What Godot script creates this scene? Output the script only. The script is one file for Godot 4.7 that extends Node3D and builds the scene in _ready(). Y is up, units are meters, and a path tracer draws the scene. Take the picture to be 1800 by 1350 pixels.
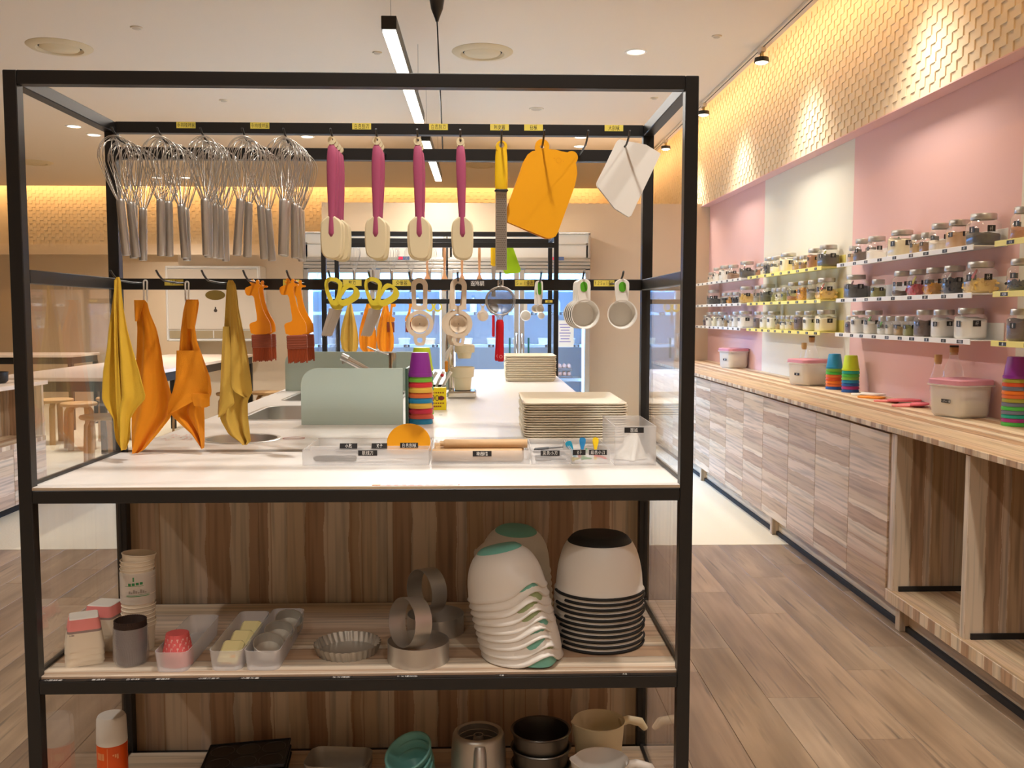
extends Node3D

const EYE := Vector3(1.2043, 1.3074, 2.4378)
const ORD := ["first", "second", "third", "fourth", "fifth", "sixth", "seventh", "eighth", "ninth", "tenth", "eleventh", "twelfth", "thirteenth", "fourteenth", "fifteenth", "sixteenth", "seventeenth", "eighteenth", "nineteenth", "twentieth"]
var M := {}
var taken := {}
var rng := RandomNumberGenerator.new()
var atlas_used := 0
var atlas_image: Image
var atlas_cells := {}


func _ready() -> void:
	rng.seed = 4711
	set_camera_and_light()
	make_materials()
	build_room()
	build_ceiling()
	build_right_wall_furniture()
	build_left_background()
	build_fridges()
	build_island()
	build_racks()
	build_hanging()
	build_rack_table()
	build_rack_shelf()
	build_rack_bottom()
	build_island_things()
	build_far_rack_things()
	build_jars()
	build_counter_things()
	finish_labels()


func set_camera_and_light() -> void:
	var cam := Camera3D.new()
	cam.name = "camera"
	cam.position = EYE
	cam.rotation_degrees = Vector3(-4.2471, -1.7895, 0.05)
	cam.fov = 44.5866
	cam.near = 0.05
	cam.far = 60.0
	add_child(cam)
	cam.current = true
	var we := WorldEnvironment.new()
	we.name = "world_environment"
	var e := Environment.new()
	e.background_mode = Environment.BG_COLOR
	e.background_color = Color(0.02, 0.018, 0.015)
	e.tonemap_mode = Environment.TONE_MAPPER_LINEAR
	e.tonemap_exposure = 0.7
	e.sdfgi_enabled = true
	e.ssao_enabled = true
	e.ssil_enabled = true
	we.environment = e
	add_child(we)


# ---------------------------------------------------------------- names and nodes
func numbered(called: String) -> String:
	var n: int = taken.get(called, 0)
	taken[called] = n + 1
	return called if n == 0 else "%s_%03d" % [called, n]


func thing(called: String, label: String, category: String, at := Vector3.ZERO, turn := Vector3.ZERO, group := "") -> Node3D:
	var o := Node3D.new()
	o.name = numbered(called)
	add_child(o, true)
	o.position = at
	o.rotation = turn
	o.set_meta("label", label)
	o.set_meta("category", category)
	if group != "":
		o.set_meta("group", group)
	return o


func part(p: Node, called: String, mesh: Mesh, mat: Material, at := Vector3.ZERO, turn := Vector3.ZERO) -> MeshInstance3D:
	var o := MeshInstance3D.new()
	o.name = called
	o.mesh = mesh
	o.material_override = mat
	o.position = at
	o.rotation = turn
	p.add_child(o, true)
	return o


func solo(called: String, label: String, category: String, mesh: Mesh, mat: Material, at := Vector3.ZERO, turn := Vector3.ZERO, group := "") -> MeshInstance3D:
	var o := part(self, numbered(called), mesh, mat, at, turn)
	o.set_meta("label", label)
	o.set_meta("category", category)
	if group != "":
		o.set_meta("group", group)
	return o


func struct(called: String, label: String, category: String, mesh: Mesh, mat: Material, at := Vector3.ZERO) -> MeshInstance3D:
	var o := solo(called, label, category, mesh, mat, at)
	o.set_meta("kind", "structure")
	return o


# ---------------------------------------------------------------- mesh helpers
func mb() -> SurfaceTool:
	var st := SurfaceTool.new()
	st.begin(Mesh.PRIMITIVE_TRIANGLES)
	st.set_smooth_group(-1)
	return st


func done(st: SurfaceTool) -> ArrayMesh:
	st.generate_normals()
	return st.commit()


func tri(st: SurfaceTool, a: Vector3, b: Vector3, c: Vector3, ua := Vector2.ZERO, ub := Vector2.ZERO, uc := Vector2.ZERO) -> void:   # a b c run counter-clockwise seen from outside
	st.set_uv(ua)
	st.add_vertex(a)
	st.set_uv(uc)
	st.add_vertex(c)
	st.set_uv(ub)
	st.add_vertex(b)


func quad(st: SurfaceTool, a: Vector3, b: Vector3, c: Vector3, d: Vector3, r := Rect2(0, 0, 1, 1)) -> void:   # a = lower left, counter-clockwise from outside
	var ua := Vector2(r.position.x, r.end.y)
	var ub := r.end
	var uc := Vector2(r.end.x, r.position.y)
	var ud := r.position
	tri(st, a, b, c, ua, ub, uc)
	tri(st, a, c, d, ua, uc, ud)


func box(st: SurfaceTool, c: Vector3, s: Vector3, bevel := 0.0) -> void:
	st.set_smooth_group(-1)
	var h := s * 0.5
	if bevel <= 0.0:
		var v := func(x: float, y: float, z: float) -> Vector3: return c + Vector3(x * h.x, y * h.y, z * h.z)
		quad(st, v.call(-1, -1, 1), v.call(1, -1, 1), v.call(1, 1, 1), v.call(-1, 1, 1))
		quad(st, v.call(1, -1, -1), v.call(-1, -1, -1), v.call(-1, 1, -1), v.call(1, 1, -1))
		quad(st, v.call(1, -1, 1), v.call(1, -1, -1), v.call(1, 1, -1), v.call(1, 1, 1))
		quad(st, v.call(-1, -1, -1), v.call(-1, -1, 1), v.call(-1, 1, 1), v.call(-1, 1, -1))
		quad(st, v.call(-1, 1, 1), v.call(1, 1, 1), v.call(1, 1, -1), v.call(-1, 1, -1))
		quad(st, v.call(-1, -1, -1), v.call(1, -1, -1), v.call(1, -1, 1), v.call(-1, -1, 1))
		return
	var b := minf(bevel, minf(h.x, minf(h.y, h.z)) * 0.9)
	var i := h - Vector3(b, b, b)
	# faces
	for ax in 3:
		for sg in [-1.0, 1.0]:
			var u := (ax + 1) % 3
			var w := (ax + 2) % 3
			var q := []
			for k in [[-1, -1], [1, -1], [1, 1], [-1, 1]]:
				var p := Vector3.ZERO
				p[ax] = sg * h[ax]
				p[u] = k[0] * i[u]
				p[w] = k[1] * i[w]
				q.append(c + p)
			if sg > 0:
				quad(st, q[0], q[1], q[2], q[3])
			else:
				quad(st, q[3], q[2], q[1], q[0])
	# edges
	for ax in 3:
		var u := (ax + 1) % 3
		var w := (ax + 2) % 3
		for su in [-1.0, 1.0]:
			for sw in [-1.0, 1.0]:
				var q := []
				for k in [[-1, 0], [1, 0], [1, 1], [-1, 1]]:
					var p := Vector3.ZERO
					p[ax] = k[0] * i[ax]
					p[u] = su * (h[u] if k[1] == 0 else i[u])
					p[w] = sw * (i[w] if k[1] == 0 else h[w])
					q.append(c + p)
				if _outward(q[0], q[1], q[2], c):
					quad(st, q[0], q[1], q[2], q[3])
				else:
					quad(st, q[3], q[2], q[1], q[0])
	for sx in [-1.0, 1.0]:
		for sy in [-1.0, 1.0]:
			for sz in [-1.0, 1.0]:
				var a := c + Vector3(sx * h.x, sy * i.y, sz * i.z)
				var d := c + Vector3(sx * i.x, sy * h.y, sz * i.z)
				var f := c + Vector3(sx * i.x, sy * i.y, sz * h.z)
				if _outward(a, d, f, c):
					tri(st, a, d, f)
				else:
					tri(st, a, f, d)


func _outward(a: Vector3, b: Vector3, d: Vector3, c: Vector3) -> bool:
	return (b - a).cross(d - a).dot(a - c) > 0.0


func box_mesh(s: Vector3, bevel := 0.0, c := Vector3.ZERO) -> ArrayMesh:
	var st := mb()
	box(st, c, s, bevel)
	return done(st)


# rings of points joined into a skin; flip when the rings run the other way round
func loft(st: SurfaceTool, rings: Array, cap0 := false, cap1 := false, flip := false, closed := true, crease := 0.7) -> void:
	var group := 1
	var last := Vector3.ZERO
	for k in rings.size() - 1:
		var a: PackedVector3Array = rings[k]
		var b: PackedVector3Array = rings[k + 1]
		var n := a.size()
		var j0 := n / 4
		var dir := (b[j0] - a[j0])
		if dir.length() > 1e-7:
			dir = dir.normalized()
			if last != Vector3.ZERO and dir.dot(last) < crease:
				group += 1
			last = dir
		st.set_smooth_group(group)
		var m := n if closed else n - 1
		for j in m:
			var j2 := (j + 1) % n
			var u0 := float(j) / m
			var u1 := float(j + 1) / m
			var v0 := 1.0 - float(k) / (rings.size() - 1)
			var v1 := 1.0 - float(k + 1) / (rings.size() - 1)
			if flip:
				tri(st, a[j], b[j], b[j2], Vector2(u0, v0), Vector2(u0, v1), Vector2(u1, v1))
				tri(st, a[j], b[j2], a[j2], Vector2(u0, v0), Vector2(u1, v1), Vector2(u1, v0))
			else:
				tri(st, a[j], b[j2], b[j], Vector2(u0, v0), Vector2(u1, v1), Vector2(u0, v1))
				tri(st, a[j], a[j2], b[j2], Vector2(u0, v0), Vector2(u1, v0), Vector2(u1, v1))
	st.set_smooth_group(-1)
	for e in 2:
		if (cap0 if e == 0 else cap1):
			var r: PackedVector3Array = rings[0] if e == 0 else rings[-1]
			var mid := Vector3.ZERO
			for p in r:
				mid += p
			mid /= r.size()
			for j in r.size():
				var p := r[j]
				var q := r[(j + 1) % r.size()]
				if (e == 1) != flip:
					tri(st, mid, p, q)
				else:
					tri(st, mid, q, p)


# a ring in a level plane (x, z), counted so that rising rings need flip = true
func ring_xz(r: float, y: float, n := 24, off := Vector3.ZERO, sx := 1.0, sz := 1.0) -> PackedVector3Array:
	var out := PackedVector3Array()
	for j in n:
		var t := TAU * j / n
		out.append(off + Vector3(cos(t) * r * sx, y, sin(t) * r * sz))
	return out


func lathe(st: SurfaceTool, prof: Array, n := 24, off := Vector3.ZERO, crease := 0.7) -> void:   # prof: [r, y] from the bottom axis, outside first
	var rings := []
	for p in prof:
		rings.append(ring_xz(maxf(p[0], 0.00005), p[1], n, off))
	loft(st, rings, false, false, true, true, crease)


func lathe_mesh(prof: Array, n := 24, crease := 0.7) -> ArrayMesh:
	var st := mb()
	lathe(st, prof, n, Vector3.ZERO, crease)
	return done(st)


func rrect(w: float, d: float, r: float, y: float, n := 5, off := Vector3.ZERO) -> PackedVector3Array:
	var out := PackedVector3Array()
	r = minf(r, minf(w, d) * 0.499)
	for c in 4:
		var cx: float = [1, -1, -1, 1][c] * (w * 0.5 - r)
		var cz: float = [1, 1, -1, -1][c] * (d * 0.5 - r)
		for k in n + 1:
			var t := PI * 0.5 * (c + float(k) / n)
			out.append(off + Vector3(cx + cos(t) * r, y, cz + sin(t) * r))
	return out


func tub(st: SurfaceTool, w: float, d: float, h: float, wall: float, r: float, grow := 0.0, floor_t := 0.003, n := 5) -> void:   # an open box with rounded corners
	var rings := [rrect(0.002, 0.002, 0.0005, 0, n), rrect(w, d, r, 0, n), rrect(w + grow, d + grow, r, h, n), rrect(w + grow - wall * 2, d + grow - wall * 2, maxf(r - wall, 0.001), h, n), rrect(w - wall * 2, d - wall * 2, maxf(r - wall, 0.001), floor_t, n), rrect(0.002, 0.002, 0.0005, floor_t, n)]
	loft(st, rings, false, false, true)


func tube(st: SurfaceTool, pts: Array, r, n := 6, caps := true, loop := false) -> void:   # r: one radius or one per point
	var rings := []
	var up := Vector3.UP
	var m := pts.size()
	var nrm := Vector3.ZERO
	for k in m:
		var a: Vector3 = pts[(k - 1 + m) % m] if loop else pts[maxi(k - 1, 0)]
		var b: Vector3 = pts[(k + 1) % m] if loop else pts[mini(k + 1, m - 1)]
		var t := (b - a).normalized()
		if k == 0:
			nrm = t.cross(Vector3.UP if absf(t.y) < 0.9 else Vector3.RIGHT).normalized()
		else:
			nrm = (nrm - t * nrm.dot(t)).normalized()
		up = t.cross(nrm)
		var ring := PackedVector3Array()
		var rr: float = r[k] if r is Array else r
		for j in n:
			var q := TAU * j / n
			ring.append(pts[k] + nrm * cos(q) * rr + up * sin(q) * rr)
		rings.append(ring)
	if loop:
		rings.append(rings[0])
	loft(st, rings, caps and not loop, caps and not loop, false, true, -2.0)


func arc(cx: float, cy: float, r: float, a0: float, a1: float, n: int) -> PackedVector2Array:
	var out := PackedVector2Array()
	for k in n + 1:
		var t := deg_to_rad(lerpf(a0, a1, float(k) / n))
		out.append(Vector2(cx + cos(t) * r, cy + sin(t) * r))
	return out


# a flat outline (x, y) given thickness along z, edges chamfered
func slab(st: SurfaceTool, poly: PackedVector2Array, z0: float, z1: float, cham := 0.0) -> void:
	if Geometry2D.is_polygon_clockwise(poly):
		poly = poly.duplicate()
		poly.reverse()
	var idx := Geometry2D.triangulate_polygon(poly)
	var inner := poly
	if cham > 0.0:
		inner = PackedVector2Array()
		var n := poly.size()
		for k in n:
			var a := (poly[k] - poly[(k - 1 + n) % n]).normalized()
			var b := (poly[(k + 1) % n] - poly[k]).normalized()
			var nn := Vector2(-(a.y + b.y), a.x + b.x)
			inner.append(poly[k] + (nn.normalized() * cham if nn.length() > 0.01 else Vector2.ZERO))
	st.set_smooth_group(-1)
	for k in range(0, idx.size(), 3):
		var p := inner[idx[k]]
		var q := inner[idx[k + 1]]
		var s := inner[idx[k + 2]]
		if (q - p).cross(s - p) < 0:
			var x := q
			q = s
			s = x
		tri(st, Vector3(p.x, p.y, z1), Vector3(q.x, q.y, z1), Vector3(s.x, s.y, z1), p, q, s)
		tri(st, Vector3(p.x, p.y, z0), Vector3(s.x, s.y, z0), Vector3(q.x, q.y, z0), p, s, q)
	var rings := [_ring2(inner, z0)]
	if cham > 0.0:
		rings.append(_ring2(poly, z0 + cham))
		rings.append(_ring2(poly, z1 - cham))
	rings.append(_ring2(inner, z1))
	for k in rings.size() - 1:
		for j in poly.size():
			var j2 := (j + 1) % poly.size()
			quad(st, rings[k][j], rings[k][j2], rings[k + 1][j2], rings[k + 1][j])


func _ring2(p: PackedVector2Array, z: float) -> PackedVector3Array:
	var out := PackedVector3Array()
	for v in p:
		out.append(Vector3(v.x, v.y, z))
	return out


# a flat outline with one hole; both outlines hold the same number of points and start on the same side
func washer(st: SurfaceTool, outer: PackedVector2Array, inner: PackedVector2Array, z0: float, z1: float) -> void:
	if Geometry2D.is_polygon_clockwise(outer):
		outer = outer.duplicate()
		inner = inner.duplicate()
		outer.reverse()
		inner.reverse()
	loft(st, [_ring2(outer, z0), _ring2(outer, z1), _ring2(inner, z1), _ring2(inner, z0), _ring2(outer, z0)], false, false, false)


func scaled(px: Array, s: float) -> PackedVector2Array:   # outline in millimetre-like units, y down, into metres
	var out := PackedVector2Array()
	for k in range(0, px.size(), 2):
		out.append(Vector2(px[k] * s, -px[k + 1] * s))
	return out


func smooth2(p: PackedVector2Array, times := 2) -> PackedVector2Array:
	for t in times:
		var q := PackedVector2Array()
		for k in p.size():
			var a := p[k]
			var b := p[(k + 1) % p.size()]
			q.append(a.lerp(b, 0.25))
			q.append(a.lerp(b, 0.75))
		p = q
	return p


# ---------------------------------------------------------------- materials
func plain(key: String, c: Color, rough := 0.6, metal := 0.0) -> StandardMaterial3D:
	if M.has(key):
		return M[key]
	var m := StandardMaterial3D.new()
	m.resource_name = key
	m.albedo_color = c
	m.roughness = rough
	m.metallic = metal
	M[key] = m
	return m


func c8(r: int, g: int, b: int, a := 255) -> Color:
	return Color8(r, g, b, a)


func hexmat(hex: String, rough := 0.45) -> StandardMaterial3D:
	return plain("plastic_" + hex + str(rough), Color.html(hex), rough)


func clear(key: String, c: Color, alpha: float, rough: float) -> StandardMaterial3D:
	var m := plain(key, Color(c.r, c.g, c.b, alpha), rough)
	m.transparency = BaseMaterial3D.TRANSPARENCY_ALPHA
	return m


func glow(key: String, c: Color, energy: float) -> StandardMaterial3D:
	var m := plain(key, c, 0.5)
	m.emission_enabled = true
	m.emission = c
	m.emission_energy_multiplier = energy
	return m


func bump(m: StandardMaterial3D, freq: float, cm: float, scale: float, seed_v := 1) -> void:
	var n := FastNoiseLite.new()
	n.seed = seed_v
	n.frequency = freq
	n.fractal_octaves = 3
	var t := NoiseTexture2D.new()
	t.width = 256
	t.height = 256
	t.seamless = true
	t.noise = n
	m.heightmap_enabled = true
	m.heightmap_texture = t
	m.heightmap_scale = cm
	m.uv1_triplanar = true
	m.uv1_scale = Vector3(scale, scale, scale)


func image_from(w: int, h: int, bytes: PackedByteArray) -> ImageTexture:
	return ImageTexture.create_from_image(Image.create_from_data(w, h, false, Image.FORMAT_RGB8, bytes))


# light apple-wood laminate: boards of uneven width side by side, dark wavering veins; across = boards laid the other way
func laminate(across: bool, cols: Array, vein: Color, seed_v: int) -> ImageTexture:
	var n := 768
	var r := RandomNumberGenerator.new()
	r.seed = seed_v
	var noise := FastNoiseLite.new()
	noise.seed = seed_v
	noise.frequency = 0.011
	noise.fractal_octaves = 2
	var edges := []
	var tone := []
	var dark := []
	var x := 0.0
	while x < n:
		edges.append(x)
		var c: Color = cols[r.randi() % cols.size()]
		tone.append(c.lightened(r.randf() * 0.06).darkened(r.randf() * 0.06))
		dark.append(r.randf())
		x += r.randf_range(22.0, 66.0)
	edges.append(float(n) + 60.0)
	var bytes := PackedByteArray()
	bytes.resize(n * n * 3)
	for yy in n:
		var ang := TAU * yy / n
		var cy := cos(ang) * 110.0
		var sy := sin(ang) * 110.0
		var k := 0
		for xx in n:
			var q := noise.get_noise_3d(xx * 0.35, cy, sy)
			var wx := clampf(xx + q * 5.0, 0.0, n - 1.0)
			while k > 0 and wx < edges[k]:
				k -= 1
			while wx >= edges[k + 1]:
				k += 1
			var c: Color = tone[k]
			var f: float = (wx - edges[k]) / (edges[k + 1] - edges[k])
			var g := noise.get_noise_3d(xx * 5.5, cy * 0.25 + 300.0, sy * 0.25)
			c = c.darkened(clampf(g * 0.22 + 0.03, 0.0, 0.4))
			if dark[k] > 0.45:
				var d: float = absf(f - 0.06 - 0.14 * dark[k] * (1.0 + q))
				var s: float = clampf(1.0 - d * (14.0 if dark[k] > 0.75 else 26.0), 0.0, 1.0) * (0.75 if dark[k] > 0.62 else 0.4)
				c = c.lerp(vein, s)
				if dark[k] > 0.7:
					c = c.lerp(vein, clampf(0.42 - f * 0.7, 0.0, 1.0))
			var at := ((n - 1 - xx) * n + yy) * 3 if across else (yy * n + xx) * 3
			bytes[at] = int(c.r8)
			bytes[at + 1] = int(c.g8)
			bytes[at + 2] = int(c.b8)
	return image_from(n, n, bytes)


func floor_grain() -> ImageTexture:
	var w := 512
	var h := 1024
	var a := FastNoiseLite.new()
	a.seed = 9
	a.frequency = 0.006
	a.fractal_octaves = 3
	var b := FastNoiseLite.new()
	b.seed = 12
	b.frequency = 0.02
	b.fractal_octaves = 4
	var bytes := PackedByteArray()
	bytes.resize(w * h * 3)
	for y in h:
		var ang := TAU * y / h
		var cy := cos(ang)
		var sy := sin(ang)
		for x in w:
			var g := a.get_noise_3d(x * 2.2, cy * 26.0, sy * 26.0)
			var f := b.get_noise_3d(x * 3.2, cy * 14.0, sy * 14.0)
			var t := clampf(0.5 + g * 0.75 + f * 0.35, 0.0, 1.0)
			var c := Color8(116, 97, 78).lerp(Color8(176, 152, 126), t)
			if f > 0.28:
				c = c.darkened((f - 0.28) * 0.9)
			var at := (y * w + x) * 3
			bytes[at] = c.r8
			bytes[at + 1] = c.g8
			bytes[at + 2] = c.b8
	return image_from(w, h, bytes)


func wood(key: String, t: Texture2D, scale: float, off := Vector3.ZERO, tint := Color.WHITE, rough := 0.5) -> StandardMaterial3D:
	var m := plain(key, tint, rough)
	m.albedo_texture = t
	m.uv1_triplanar = true
	m.uv1_triplanar_sharpness = 8.0
	m.uv1_scale = Vector3(scale, scale, scale)
	m.uv1_offset = off
	return m


func make_materials() -> void:
	plain("ceiling", c8(222, 206, 186), 0.9)
	plain("wall_pink", c8(226, 184, 180), 0.85)
	plain("wall_white", c8(226, 220, 206), 0.85)
	plain("wall_beige", c8(214, 192, 164), 0.85)
	plain("wall_cream", c8(232, 214, 190), 0.85)
	plain("relief", c8(226, 208, 180), 0.8)
	plain("black_steel", c8(30, 29, 29), 0.42, 0.1)
	bump(M.black_steel, 0.2, 0.004, 6.0, 3)
	plain("black_gap", c8(38, 34, 31), 0.8)
	plain("black_plastic", c8(24, 23, 24), 0.4)
	plain("steel", c8(200, 197, 192), 0.36, 0.85)
	plain("steel_wire", c8(208, 205, 200), 0.28, 0.85)
	plain("steel_dark", c8(126, 122, 116), 0.38, 1.0)
	plain("alu", c8(200, 196, 188), 0.42, 0.85)
	plain("chrome", c8(214, 212, 208), 0.12, 1.0)
	plain("white_gloss", c8(236, 233, 228), 0.3)
	plain("white_plastic", c8(238, 234, 226), 0.4)
	plain("warm_plastic", c8(226, 208, 184), 0.45)
	plain("worktop", c8(238, 235, 231), 0.35)
	plain("cream", c8(240, 230, 198), 0.5)
	plain("paper", c8(240, 226, 204), 0.8)
	plain("mint", c8(124, 194, 178), 0.5)
	plain("olive_mint", c8(158, 176, 128), 0.5)
	plain("bowl_white", c8(238, 232, 224), 0.4)
	plain("rubber_black", c8(20, 20, 21), 0.6)
	var mg := plain("mint_glass", c8(200, 220, 212), 0.35)
	mg.transparency = BaseMaterial3D.TRANSPARENCY_ALPHA
	mg.albedo_color.a = 0.94
	clear("pane", c8(255, 255, 255), 0.03, 0.02)
	clear("jar_glass", c8(255, 255, 255), 0.1, 0.04)
	clear("frost", c8(240, 238, 238), 0.3, 0.55)
	clear("frost_thin", c8(240, 238, 240), 0.34, 0.5)
	clear("bin_plastic", c8(250, 245, 236), 0.42, 0.4)
	clear("silicone", c8(238, 224, 186), 0.9, 0.5)
	M.silicone.backlight_enabled = true
	M.silicone.backlight = c8(120, 105, 80)
	plain("handle_pink", c8(170, 78, 112), 0.45)
	var L := [c8(226, 205, 178), c8(214, 190, 160), c8(196, 166, 133), c8(230, 212, 188), c8(186, 152, 122), c8(220, 198, 176), c8(204, 176, 150)]
	var up := laminate(false, L, c8(158, 120, 90), 21)
	var flat := laminate(true, L, c8(160, 124, 96), 34)
	wood("lam_up", up, 1.05)
	wood("lam_up_world", up, 1.05)
	wood("lam_shelf", flat, 1.05, Vector3(0.1, 0.3, 0.2))
	wood("lam_top", up, 1.05, Vector3(0.2, 0.1, 0.0), c8(255, 250, 240))
	for k in 4:
		wood("lam_door_%d" % k, flat, 1.05, Vector3(0.1 * k, 0.231 * k, 0.27 * k), c8(255, 250, 246))
	var fg := floor_grain()
	for k in 5:
		wood("plank_%d" % k, fg, 0.8, Vector3(0.31 * k, 0.17 * k, 0.37 * k), [c8(255, 255, 255), c8(246, 240, 234), c8(255, 250, 240), c8(236, 228, 222), c8(250, 246, 240)][k], 0.42)
	# pale floor: fine woven vinyl
	var pf := plain("pale_floor", c8(224, 212, 186), 0.55)
	bump(pf, 0.09, 0.06, 2.4, 5)
	wood("pine", fg, 2.5, Vector3.ZERO, c8(255, 246, 226))
	M.pine.albedo_color = c8(255, 248, 232)
	plain("beech", c8(214, 176, 132), 0.55)
	bump(M.beech, 0.03, 0.03, 9.0, 8)
	plain("stool_wood", c8(206, 164, 114), 0.5)
	for t in [["towel_yellow", c8(232, 188, 56)], ["towel_orange", c8(246, 154, 20)], ["towel_ochre", c8(214, 174, 74)]]:
		var m := plain(t[0], t[1], 0.95)
		bump(m, 0.11, 0.11, 22.0, 17)
		m.rim_enabled = true
		m.rim = 0.4
	glow("lamp_white", c8(255, 246, 232), 7.0)
	glow("down_white", c8(255, 240, 218), 9.0)
	glow("cove_amber", c8(255, 204, 140), 3.0)
	glow("fridge_blue", c8(190, 222, 255), 6.0)
	glow("display_red", c8(220, 30, 60), 1.0)
	plain("display_blue", c8(80, 96, 130), 0.3)
	atlas_image = Image.create_empty(1024, 2048, false, Image.FORMAT_RGB8)
	atlas_image.fill(c8(20, 19, 20))
	plain("labels", Color.WHITE, 0.5)


# ---------------------------------------------------------------- lettering drawn stroke by stroke
const GLYPH := {
	"白": "7053 33c3 333f c3cf 39c9 3fcf", "色": "6034 61b1 b194 34c4 343e c4c9 39c9 8489 3ede eeeb", "刮": "1271 0585 4149 1979 191f 797f 1f7f a3ab e0ef efce",
	"刀": "22d2 d2ce ce9d 822f", "刨": "3014 2282 8288 2565 252d 6569 2969 2d8d a3ab e0ef", "皮": "23d3 d3b6 232f 7077 27c7 c74f 6adf",
	"器": "1161 1115 6165 1565 91e1 9195 e1e5 95e5 08f8 1b6b 1b1f 6b6f 1f6f 9beb 9b9f ebef 9fef 763a 88db", "砧": "1272 4219 2868 282e 686e 2e6e b0b8 b4f4 98e8 989e e8ee 9eee",
	"板": "0474 404f 450b 4679 91f0 9198 987f 95e5 e58f a7ff", "大": "15e5 8077 771f 87ef", "手": "a032 25d5 09f9 828e 8e5d", "持": "0464 303e 0a68 83f3 b0b6 76f6 79f9 d7df 9bad",
	"攪": "0454 202e 0a58 7175 e1e5 91c4 c194 66f6 88d8 888c d8dc 8ada 8cdc 9c7f cccf cffe", "拌": "0464 303e 0a68 8295 e1c5 86f6 7afa b0bf", "剪": "4052 b0a2 03f3 2575 252a 757a 2777 a5a9 e4ea 2ccc ccbf 7b2f",
	"分": "6017 90f7 38c8 c8be 782f", "蛋": "21d1 8185 83c3 4317 35e7 38c8 383b c8cb 3bcb 878e 2ede", "過": "1133 0636 361c 0eff 61d1 6166 d1d6 56e6 565d e6ed 88b8 888b b8bb 8bbb",
	"篩": "2003 1161 9083 91f1 242e 5559 2555 2959 75f5 888d e8ed 88e8 b5bf", "網": "3014 1444 4418 1858 383f 1a0e 5a6d 71f1 717f f1ff 94d4 97d7 979c 9cdc", "量": "40b0 4044 b0b4 42b2 44b4 06f6 38c8 383c c8cc 3aca 3ccc 888f 1fef",
	"匙": "2070 2025 7075 2373 2575 1787 474c 290e 1cff a1ab f3a5 abfb", "脫": "1151 111a 1a0f 515f 1555 1959 8093 d0c3 84d4 8488 d4d8 88d8 987f c8ce cefd", "模": "0464 303f 350a 72f2 9094 d0d4 85e5 858a e5ea 87e7 8aea 7cfc ba7f bcff",
	"擀": "0454 202e 0a58 62a2 8084 64a4 646a a4aa 67a7 6aaa 5cbc 8a8f c3f3 d3df b8f8", "麵": "4046 1272 0686 4315 1878 463b 180f 1b8f 91f1 94f4 949e f4fe b4be d4de 9efe", "棍": "0464 303f 350a 81e1 8186 e1e6 83e3 86e6 888f 8bbb 8fbd d8df dffe fadb",
	"灰": "12f2 6056 561f 677a d6b9 a4a9 a95f a9ff", "小": "808e 8e6d 451b b5fb", "叉": "22d2 d23f 35ef 7598", "子": "31c1 c185 858e 8e5d 17f7", "彩": "8022 1426 4356 8376 0898 575f 590e 599d f0b4 f5b9 faaf",
	"面": "01f1 7164 24d4 242f d4df 2fdf 646f a4af 68a8 6bab", "紙": "3014 1454 5418 1868 383f 1a0e 5a6d e082 828e 8ebc 87f7 b2c9 c9fe", "抹": "0454 202e 0a58 73f3 67f7 b0bf b76d b7fd", "布": "13f3 7019 484e 48d8 d8dd 858f",
	"長": "4048 40c0 43b3 45b5 08f8 484f 4f7d 78ff", "頸": "0161 1325 4355 0767 373d 0d6c 81f1 b1a4 94e4 949c e4ec 97e7 9aea 9cec ac8f dcff", "杯": "0464 303f 350a 72f2 c279 b5bf b7fa", "盒": "8016 80f6 4595 38d8 3838 383a d8da 3ada 2cdc 2c2f dcdf 0fff 6c6f 9c9f",
	"圈": "1111 11e1 111f e1ef 1fef 4394 64a8 48c8 5a5d 5d9d 9a9d", "盆": "6017 90f7 48b8 b8ae 783d 2beb 2b2f ebef 0fff 6b6f abaf", "瓶": "1032 4053 0373 08f8 232f 636f 91f1 a1af afce c5d9", "茶": "04f4 5056 a0a6 8517 85f9 3aca 8a8f 5c3e bcde",
	"2": "34a2 a2c5 c52d 2dcd", "5": "b242 4247 47a7 a7ba ba8d 8d3c", "1": "528d 8d8d 828d", ".": "7c7d 8c8d", "m": "373d 3777 7a7d 77b7 b7bd", "l": "727d", "0": "5292 92bb 9d5d 5d3b 3452", "9": "9242 4247 4797 929d",
}


func stroke(im: Image, a: Vector2, b: Vector2, w: float, c: Color) -> void:
	var n := int(a.distance_to(b)) + 1
	for k in n + 1:
		var p := a.lerp(b, float(k) / n)
		im.fill_rect(Rect2i(int(p.x - w * 0.5), int(p.y - w * 0.5), int(ceilf(w)), int(ceilf(w))), c)


func write(im: Image, text: String, at: Vector2, size: Vector2, step: float, w: float, c: Color) -> void:
	for k in text.length():
		var g: String = GLYPH.get(text[k], "22d2 22dd d222 2ddd")
		for s in g.split(" "):
			var a := Vector2(s[0].hex_to_int(), s[1].hex_to_int()) / 15.0 * size
			var b := Vector2(s[2].hex_to_int(), s[3].hex_to_int()) / 15.0 * size
			stroke(im, at + Vector2(step * k, 0) + a, at + Vector2(step * k, 0) + b, w, c)


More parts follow.
